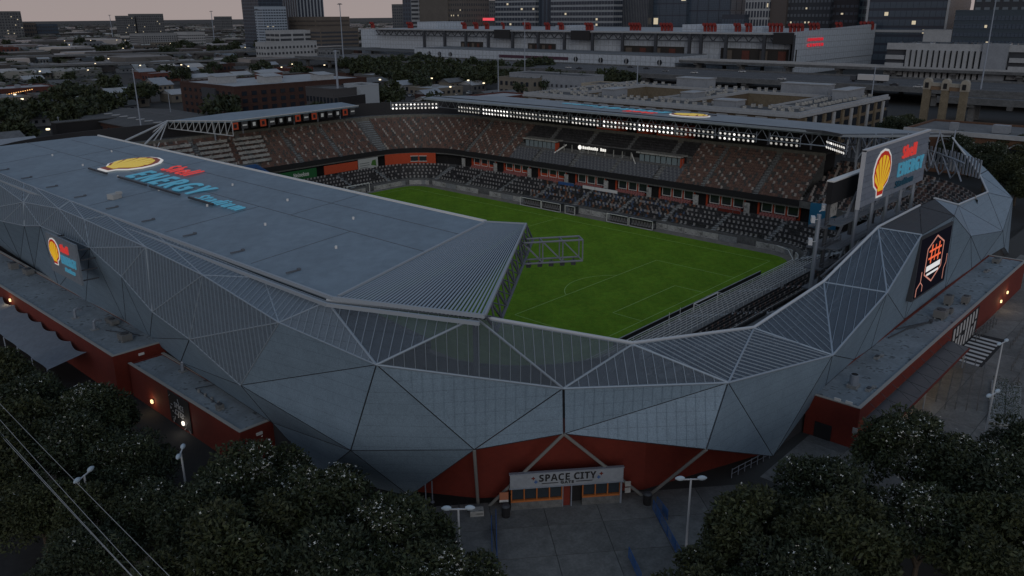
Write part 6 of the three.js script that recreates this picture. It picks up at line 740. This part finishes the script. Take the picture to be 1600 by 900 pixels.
{ // low buildings scattered over the flat city
  const r = rng(4242), cam = camera.position, walls = [[M(0.085, 0.075, 0.065), 'brown'], [M(0.21, 0.22, 0.23), 'pale'], [M(0.10, 0.105, 0.11), 'grey'], [mt.brick, 'brick'], [M(0.17, 0.155, 0.13), 'cream'], [M(0.13, 0.145, 0.165), 'metal'], [city.rust, 'rust red']], roofs = [[city.tar, 'dark'], [city.pale, 'white'], [city.grey, 'grey'], [city.metal, 'metal']];
  const busy = (x, z, m) => (x > -150 - m && x < 112 + m && z > -215 - m && z < 120) || (x > 318 - m && x < 720 && z > -760 && z < 240) || (x > 120 - m && x < 320 + m && z > -165 - m && z < 240) || (x > 60 - m && x < 165 + m && z > -335 - m && z < -255 + m) || (x > 10 - m && x < 70 + m && z > -315 - m && z < -215 + m);
  const done = []; let n = 0; for (let i = 0; i < 9000 && n < 330; i++) {
    const a = 0.8247 + (r() - 0.5) * 1.16, D = 320 + 1100 * Math.pow(r(), 1.3), x = cam.x + Math.sin(a) * D, z = cam.z - Math.cos(a) * D; const kind = r(), w = kind < 0.62 ? 9 + r() * 7 : 15 + r() * 24, d = kind < 0.62 ? 8 + r() * 7 : 12 + r() * 16, h = kind < 0.62 ? 3.2 + r() * 2.2 : kind < 0.93 ? 4 + r() * 2.5 : 8 + r() * 5;
    if (busy(x, z, 12) || busy(x + w, z - d, 12) || done.some((q) => Math.abs(q[0] - x) < (q[2] + w) / 2 + 4 && Math.abs(q[1] - z) < (q[3] + d) / 2 + 4)) continue; done.push([x, z, w, d]); n++;
    const [wm, wn] = walls[Math.floor(r() * 7)], [rm, rn] = roofs[Math.floor(r() * 4)], far = D > 1300 ? 'far' : D > 700 ? 'middle' : 'near', side = a < 0.55 ? 'left' : a < 0.85 ? 'centre left' : 'centre';
    if (kind < 0.62) { const t = thing('small_house', `${wn} walled house with a ${rn} gabled roof in the ${far} ${side} suburb`, 'house', [x, 0, z], 'low houses across the city'), x0 = x - w / 2, x1 = x + w / 2, z0 = z - d / 2, z1 = z + d / 2; part(t, 'wall', new B().range(x0, x1, 0, h, z0, z1), wm); part(t, 'roof', new B().slab([V(x0 - 0.6, h, z1 + 0.6), V(x1 + 0.6, h, z1 + 0.6), V(x1 + 0.6, h + 2.2, z), V(x0 - 0.6, h + 2.2, z)], 0.2).slab([V(x0 - 0.6, h + 2.2, z - 0.01), V(x1 + 0.6, h + 2.2, z - 0.01), V(x1 + 0.6, h, z0 - 0.6), V(x0 - 0.6, h, z0 - 0.6)], 0.2).tri(V(x0, h, z0), V(x0, h, z1), V(x0, h + 2.1, z)).tri(V(x1, h, z0), V(x1, h, z1), V(x1, h + 2.1, z)), rm); if (D < 1100) openings(t, 'z', z1 + 0.05, x0 + 1, x1 - 1, 1, h - 0.5, 3, 1, 0.4, 0.6, city.win); }
    else { const t = block(kind < 0.93 ? 'low_warehouse' : 'apartment_house', `${wn} walled ${kind < 0.93 ? 'warehouse' : 'apartment house'} with a ${rn} flat roof in the ${far} ${side} suburb`, x - w / 2, x + w / 2, z - d / 2, z + d / 2, h, wm, rm, kind < 0.93 ? 'warehouses across the city' : 'apartment houses across the city'); if (D < 1500) { openings(t, 'z', z + d / 2 + 0.05, x - w / 2 + 1, x + w / 2 - 1, 0.8, h - 0.4, Math.round(w / 4.5), Math.max(1, Math.floor(h / 3.6)), 0.45, 0.5, city.win); openings(t, 'x', x - w / 2 - 0.05, z - d / 2 + 1, z + d / 2 - 1, 0.8, h - 0.4, Math.round(d / 4.5), Math.max(1, Math.floor(h / 3.6)), 0.45, 0.5, city.win); } if (kind < 0.93 && r() < 0.6) part(t, 'roof_unit', new B().box(x, h + 0.9, z, 2.5, 1.5, 3).box(x + w * 0.25, h + 0.6, z - d * 0.2, 1.6, 1, 1.6), city.metal); }
  }
  // beyond, the roofs run together into one carpet
  const hg = new B().range(-0.5, 0.5, 0, 0.6, -0.5, 0.5).slab([V(-0.56, 0.58, 0.56), V(0.56, 0.58, 0.56), V(0.56, 1, 0), V(-0.56, 1, 0)], 0.02).slab([V(-0.56, 1, -0.001), V(0.56, 1, -0.001), V(0.56, 0.58, -0.56), V(-0.56, 0.58, -0.56)], 0.02).geo(), fg2 = new B().range(-0.5, 0.5, 0, 0.96, -0.5, 0.5).range(-0.48, 0.48, 0.961, 1, -0.48, 0.48).geo(), q = new THREE.Quaternion(), mx = new THREE.Matrix4();
  [hg, fg2].forEach((g, k) => { const P = []; for (let i = 0; i < 6000 && P.length < 1700; i++) { const a = 0.8247 + (r() - 0.5) * 1.2, D = 760 + 3200 * Math.pow(r(), 1.1), x = cam.x + Math.sin(a) * D, z = cam.z - Math.cos(a) * D; if (busy(x, z, 10)) continue; P.push([x, z, D]); }
    const im = new THREE.InstancedMesh(g, mt.seat, P.length); P.forEach(([x, z], i) => { const w = k ? 14 + r() * 34 : 8 + r() * 8, v = [0.03, 0.05, 0.07, 0.11, 0.2, 0.36][Math.floor(r() * 6)]; im.setMatrixAt(i, mx.compose(V(x, 0, z), q.setFromAxisAngle(V(0, 1, 0), r() < 0.8 ? 0 : r()), V(w, k ? 4 + r() * 6 : 5 + r() * 2.5, w * (0.5 + 0.6 * r())))); im.setColorAt(i, C3(v * (1 + 0.15 * r()), v * (1 + 0.06 * r()), v)); }); im.name = k ? 'distant_warehouse_roofs' : 'distant_house_roofs'; im.userData = { kind: 'stuff', category: 'rooftops', label: k ? 'carpet of flat roofed blocks fading into the far suburbs' : 'carpet of tiny gabled houses fading into the far suburbs' }; im.castShadow = im.receiveShadow = true; scene.add(im); });
  { const a = VA([30.65, 5, -432.66]), b = VA([51.8, 5, -441.11]), t = thing('string_lights', 'strings of small orange bulbs over a yard at the left edge', 'string lights', [a.x, 0, a.z]); part(t, 'cable', new B().tube(a.clone().setY(5.6), b.clone().setY(7.5), 0.05, 5), city.dark); for (const e of [a, b]) part(t, 'post', new B().tube(e.clone().setY(0), e.clone().setY(7.6), 0.12, 6), city.dark); for (let i = 0; i < 16; i++) { const p = a.clone().lerp(b, (i + 0.5) / 16); part(t, 'bulb', new B().tube(V(p.x, 5.3 + i * 0.12, p.z), V(p.x, 5.6 + i * 0.12, p.z), 0.28, 6), glow(1, 0.5, 0.18, 2)); } }
  // street lamps, lit
  const s = thing('street_lamp', 'small lit street lamp far off in the city streets', 'street lamp', [0, 0, 0], 'lit street lamps across the city'); part(s, 'pole', new B().tube(V(0, 0, 0), V(0, 8, 0), 0.14, 6), city.dark); part(s, 'arm', new B().beam(V(0, 7.9, 0), V(-1.2, 8.1, 0), 0.12), city.dark); part(s, 'lamp', new B().box(-1.3, 8.0, 0, 0.9, 0.55, 0.9), glow(1, 0.82, 0.55, 2.2)); let f = true;
    for (let i = 0; i < 150; i++) { const a = 0.8247 + (r() - 0.5) * 1.16 - (i % 2) * 0.12, D = 300 + 1300 * r(), x = cam.x + Math.sin(a) * D, z = cam.z - Math.cos(a) * D; if (busy(x, z, 2)) continue; if (f) { s.position.set(x, 0, z); f = false; } else dup(s, [x, 0, z], r() * 6); }
}

// ---------------------------------------------------------------- trees
function crownGeo(seed, n, rx, ry, clumps, leaf, cr) { // leaf-sized blades gathered in uneven clumps
  const r = rng(seed), p = new Float32Array(n * 18), c = new Float32Array(n * 18), nor = new Float32Array(n * 18), cs = [];
  for (let i = 0; i < clumps; i++) { const a = r() * Math.PI * 2, e = Math.asin(r() * 1.45 - 0.45), k = 0.42 + 0.42 * Math.sqrt(r()); cs.push([Math.cos(a) * Math.cos(e) * rx * k, Math.sin(e) * ry * k, Math.sin(a) * Math.cos(e) * rx * k, cr * (0.65 + 0.6 * r()), 0.8 + 0.4 * r()]); }
  const a = V(), d = V(), u = V(), w = V();
  for (let i = 0; i < n; i++) {
    const k = cs[Math.floor(r() * clumps)]; d.set(r() - 0.5, r() - 0.42, r() - 0.5).normalize(); const q = k[3] * Math.pow(r(), 0.22) * (0.9 + 0.25 * r()); a.set(k[0] + d.x * q, k[1] + d.y * q * 0.8, k[2] + d.z * q);
    u.set(r() - 0.5, r() - 0.5, r() - 0.5).addScaledVector(d, 0.35).normalize(); w.set(r() - 0.5, r() - 0.5, r() - 0.5).cross(u).normalize(); const L = leaf * (0.6 + 0.8 * r()), H = L * 0.42, t = k[4] * (0.7 + 0.6 * r()), o = i * 18;
    const q0 = a.clone().addScaledVector(u, -L), q1 = a.clone().addScaledVector(w, H), q2 = a.clone().addScaledVector(u, L), q3 = a.clone().addScaledVector(w, -H), nn = w.clone().cross(u);
    [q0, q1, q2, q0, q2, q3].forEach((v, j) => { p[o + j * 3] = v.x; p[o + j * 3 + 1] = v.y; p[o + j * 3 + 2] = v.z; c[o + j * 3] = t; c[o + j * 3 + 1] = t; c[o + j * 3 + 2] = t; nor[o + j * 3] = nn.x; nor[o + j * 3 + 1] = nn.y; nor[o + j * 3 + 2] = nn.z; });
  }
  const g = new THREE.BufferGeometry(); g.setAttribute('position', new THREE.BufferAttribute(p, 3)); g.setAttribute('normal', new THREE.BufferAttribute(nor, 3)); g.setAttribute('color', new THREE.BufferAttribute(c, 3)); return g;
}
const leafM = [M(0.030, 0.041, 0.015, { vertexColors: true, roughness: 0.7 }), M(0.025, 0.036, 0.015, { vertexColors: true, roughness: 0.7 }), M(0.036, 0.045, 0.015, { vertexColors: true, roughness: 0.7 })];
function trunkGeo(h, r0, seed) { const b = new B(), r = rng(seed); b.tube(V(0, 0, 0), V(0.1, h * 0.45, 0), r0, 8, r0 * 0.75); for (let i = 0; i < 6; i++) { const a = i * 1.05 + r(), k = V(Math.cos(a) * h * 0.3, h * (0.72 + 0.25 * r()), Math.sin(a) * h * 0.3); b.tube(V(0.1, h * (0.38 + 0.07 * (i % 2)), 0), k, r0 * 0.5, 6, r0 * 0.15); } return b.geo(); }
function treeKind(name, label, seed, n, rx, ry, h, clumps, leaf, cr, mat, r0, white_fleck) {
  const t = thing(name, label, 'tree', [0, 0, 0]), add = (nm, g, m, y = 0) => { const o = shade(new THREE.Mesh(g, m)); o.name = nm; o.position.y = y; t.add(o); };
  add('trunk', trunkGeo(h, r0, seed), mt.trunk); add('crown', crownGeo(seed, n, rx, ry, clumps, leaf, cr), mat, h - ry * 0.35);
  if (white_fleck) { const r = rng(seed + 5), b = new B(), src = t.children[1].geometry.attributes.position; let k = 0; const cx = (r() - 0.5) * rx * 0.6, cz = (r() - 0.5) * rx * 0.6; for (let i = 0; k < white_fleck && i < white_fleck * 40; i++) { const q = Math.floor(r() * n) * 6, v = V(src.getX(q), src.getY(q), src.getZ(q)); if (v.y < -ry * 0.1 || Math.hypot(v.x - cx, v.z - cz) > rx * (0.35 + 0.55 * r())) continue; v.multiplyScalar(1.03); const s = 0.075 + 0.075 * r(), e = V(r() - 0.5, 0.3 * (r() - 0.5), r() - 0.5).normalize().multiplyScalar(s), f = V(r() - 0.5, r() * 0.6, r() - 0.5).normalize().multiplyScalar(s); b.tri(v, v.clone().add(e), v.clone().add(f)).tri(v, v.clone().sub(e), v.clone().sub(f)); k++; } add('white_fleck', b.geo(), mt.white_fleck ??= M(0.82, 0.82, 0.76, { roughness: 0.5 }), h - ry * 0.35); t.children[2].userData.kind = 'stuff'; }  // tiny white flecks strewn over part of the upper crown
  return t;
}
{
  const K = [treeKind('plaza_tree', '', 501, 17500, 4.6, 3.5, 6.6, 30, 0.19, 1.55, leafM[0], 0.24, 1200), treeKind('plaza_tree', '', 502, 17500, 4.9, 3.4, 6.4, 32, 0.19, 1.6, leafM[1], 0.26, 300), treeKind('plaza_tree', '', 503, 17000, 4.4, 3.7, 7.0, 28, 0.19, 1.6, leafM[2], 0.24, 80)], used = [0, 0, 0];
  const put = (k, p, size, turn, label) => { const s = size * 0.94; if (!used[k]) { used[k] = 1; K[k].position.set(p[0], 0, p[2]); K[k].scale.setScalar(s); K[k].rotation.y = turn; K[k].userData.label = label; K[k].userData.group = 'broad dark trees round the stadium'; } else dup(K[k], [p[0], 0, p[2]], turn, label, 'broad dark trees round the stadium', s); };
  // right of the plaza
  put(0, [-35.15, 6, 47.26], 1.15, 0, 'tree highest in the right-hand clump, below the annexe corner'); put(1, [-47.08, 6, 44.07], 1.05, 1, 'tree with a plain crown left of the highest right-hand tree'); put(0, [-35.37, 6, 51.68], 1.1, 2.2, 'white-flecked tree right of the highest one in the right-hand clump'); put(2, [-56.92, 6, 43.13], 1.1, 0.5, 'leftmost tree of the right-hand clump beside the lamp post'); put(2, [-52.67, 6, 48.43], 1.15, 2, 'plain tree at the bottom of the right-hand clump'); put(0, [-46.88, 6, 51.76], 1.1, 4, 'white-flecked tree at the heart of the right-hand clump'); put(1, [-38.5, 6, 55.71], 1.15, 3, 'tree at the right picture edge, middle of three'); put(2, [-47.73, 6, 56.77], 1.2, 5, 'tree at the bottom right corner'); put(1, [-25.83, 6, 55.48], 1.0, 2.6, 'tree at the right picture edge, highest of three'); put(2, [-64.24, 6, 42.85], 0.95, 2.6, 'tree cut by the bottom edge beside the blue barriers'); put(1, [-60.29, 6, 48.22], 1.1, 2.9, 'tree cut by the bottom edge left of the corner tree'); put(0, [-42.93, 6, 59.78], 1.15, 1.1, 'tree half outside the bottom right corner');
  // left of the gate
  put(0, [-79.05, 6, 6.73], 1.15, 1.3, 'white-flecked tree under the lower left annexe corner'); put(0, [-77.45, 6, 14], 1.15, 3.1, 'white-flecked tree right of the annexe corner, before the facade'); put(1, [-83.54, 6, 7.27], 1.05, 0.4, 'darker tree left of the white-flecked ones before the left annexe'); put(2, [-84.13, 6, 15.22], 1.2, 2, 'plain tree at the bottom left of centre'); put(0, [-76.3, 6, 21.73], 1.1, 5, 'white-flecked tree nearest the gate on its left'); put(1, [-81.82, 6, 21.88], 1.15, 4, 'tree cut by the bottom edge left of the gate'); put(0, [-77.42, 6, 28.82], 1.05, 0.9, 'tree cut by the bottom edge nearest the left barriers'); put(2, [-88.96, 6, 15.07], 1.1, 4.4, 'tree cut by the bottom edge beside the wires');
  put(1, [-86.86, 6, -24.24], 1.1, 2.2, 'tree before the fabric canopy at the left edge'); put(0, [-83.88, 6, -17.71], 1.1, 4.2, 'white-flecked tree right of the fabric canopy'); put(1, [-84, 6, -6.92], 0.9, 1.8, 'tree beside the mural on the left annexe'); put(2, [-90.16, 6, -17.75], 1.1, 0.2, 'dark tree behind the wires at the left edge'); put(1, [-86.87, 6, -12.25], 1.05, 3.3, 'dark tree left of the lone lamp post'); put(2, [-92.47, 5, -6.27], 0.9, 3.3, 'dark low tree beyond the wires at the left edge'); put(2, [-89.89, 5, -0.58], 0.85, 1.0, 'dark low tree beneath the wires'); put(1, [-93, 5, 4.84], 0.9, 5.0, 'dark low tree at the bottom left under the wires'); put(2, [-94.55, 6, -13.89], 1.1, 5.2, 'dark tree half outside the left edge'); put(1, [-86.66, 5.5, 2.71], 0.9, 0.7, 'dark tree in the shade right of the lone lamp post'); put(2, [-87.99, 6, -34.89], 1.1, 5.2, 'tree behind the canopy half outside the left edge');
  // behind the far corner at the right
  put(1, [130.16, 5, 12.53], 1.5, 1.1, 'tall dark tree behind the climbing facade corner, nearest it'); put(2, [116.88, 5, 22.81], 1.4, 2.1, 'dark tree behind the climbing facade corner at the edge'); put(1, [152.16, 6, 0.23], 1.4, 3.1, 'dark tree between the facade corner and the brick mill'); put(2, [155.42, 6, 12.62], 1.4, 4.1, 'dark tree before the brick mill at the right edge'); put(1, [180.09, 6, -28.09], 1.4, 5.1, 'dark tree between apartment complex and brick mill'); put(2, [191.53, 6, -26.69], 1.3, 0.1, 'second dark tree between apartment complex and brick mill'); put(2, [107.94, 4, 27.54], 1.2, 0.6, 'dark tree at the right edge above the annexe end');
}
{ // small street trees over the whole city
  const K = [treeKind('street_tree', 'round dark street tree among the city roofs', 601, 620, 5, 3.8, 7, 12, 0.85, 2.0, leafM[0], 0.3), treeKind('street_tree', 'spreading dark street tree among the city roofs', 602, 620, 6.5, 3.6, 6.5, 14, 0.9, 2.2, leafM[1], 0.3)], kl = ['round dark street tree among the city roofs', 'spreading dark street tree among the city roofs'], used = [0, 0], r = rng(99), cam = camera.position;
  const put = (x, z, s, label) => { const k = r() < 0.5 ? 0 : 1; if (!used[k]) { used[k] = 1; K[k].position.set(x, 0, z); K[k].scale.setScalar(s); K[k].userData.group = 'street trees across the city'; } else dup(K[k], [x, 0, z], r() * 6, label ?? kl[k], 'street trees across the city', s); };
  // the wooded strip before the freeway
  const strip = [[316.48, 0, -511.8], [345.57, 0, -527.95], [334.6, 0, -488.06], [354.34, 0, -488.6], [303.79, 0, -412.45], [376.27, 0, -487.37], [333.73, 0, -416.9], [311.52, 0, -372.54], [268.16, 0, -339.68], [348.97, 0, -397.17], [302.52, 0, -338.01], [351.34, 0, -372.24], [350.7, 0, -352.14], [377.64, 0, -360.04], [291.89, 0, -271.85], [280.08, 0, -251.92], [275.32, 0, -238.42], [270.09, 0, -220.47], [258.5, 0, -393.89], [242.65, 0, -348.41], [269.27, 0, -362.95], [259.31, 0, -312.64], [262.92, 0, -293.81], [250.72, 0, -256.47], [251.9, 0, -242.93], [271.15, 0, -424.17], [299.14, 0, -228.2], [322.79, 0, -233.16], [300.35, 0, -438.01], [265.33, 0, -431.62], [280.77, 0, -323.79], [283.71, 0, -296.87]];
  for (const p of strip) for (let k = 0; k < 2; k++) put(p[0] + (r() - 0.5) * 14, p[2] + (r() - 0.5) * 14, 1.1 + r() * 0.5, 'dark tree in the wooded strip before the freeway');
  for (const p of [[60.13, 0, -407.29], [63.32, 0, -388.62], [69.17, 0, -422.39], [16.66, 0, -303.51], [35.87, 0, -330.09], [45.68, 0, -336.9], [-9.44, -0, -268.08], [2.6, 0, -320.23], [17.36, 0, -334.75], [33.18, 0, -299.39], [139.66, 0, -310.23], [134.97, 0, -292.02], [146.71, 0, -255.55], [162.7, 0, -267.63]]) for (let k = 0; k < 2; k++) put(p[0] + (r() - 0.5) * 9, p[2] + (r() - 0.5) * 9, 0.9 + r() * 0.4, 'dark tree in the scrub behind the near left roof');
  let n = 0; for (let i = 0; i < 3000 && n < 190; i++) { const a = 0.8247 + (r() - 0.5) * 1.16, D = 330 + 1500 * Math.pow(r(), 1.2), x = cam.x + Math.sin(a) * D, z = cam.z - Math.cos(a) * D; if ((x > -150 && x < 112 && z > -165 && z < 120) || (x > 318 && x < 720 && z > -760) || (x > 118 && x < 318 && z > -165) || (x > 70 && x < 158 && z > -330 && z < -262) || (x > 14 && x < 66 && z > -308 && z < -220)) continue; n++; put(x, z, 0.9 + r() * 0.7); }
  // the far woods that close the view: one mass of foliage
  const b = crownGeo(777, 30000, 1, 1, 1, 0.02, 1), q = b.attributes.position, rr = rng(55); b.dispose();
  const g = new B(); for (let i = 0; i < 52000; i++) { const a = 0.8247 + (rr() - 0.5) * 1.3, D = 560 + 4500 * Math.pow(rr(), 1.3), x = cam.x + Math.sin(a) * D, z = cam.z - Math.cos(a) * D; if (x > 300 && x < 760 && z > -780) continue; if (Math.sin(x * 0.021) + Math.sin(z * 0.017 + x * 0.004) < -0.2 && D < 1700) continue; const y = 1 + rr() * 6.5, s = (1.6 + rr() * 4.5) * Math.min(1.2, D / 1500 + 0.35), d = () => V((rr() - 0.5) * s * 2, (rr() - 0.3) * s * 0.8, (rr() - 0.5) * s * 2), o = V(x, y, z); g.tri(o, o.clone().add(d()), o.clone().add(d())); }
  const m = shade(new THREE.Mesh(g.geo(), M(0.05, 0.06, 0.042))); m.name = 'distant_woods'; m.userData = { kind: 'stuff', label: 'flat wooded city fading toward the horizon', category: 'woods' }; scene.add(m);
}
renderer.render(scene, camera);
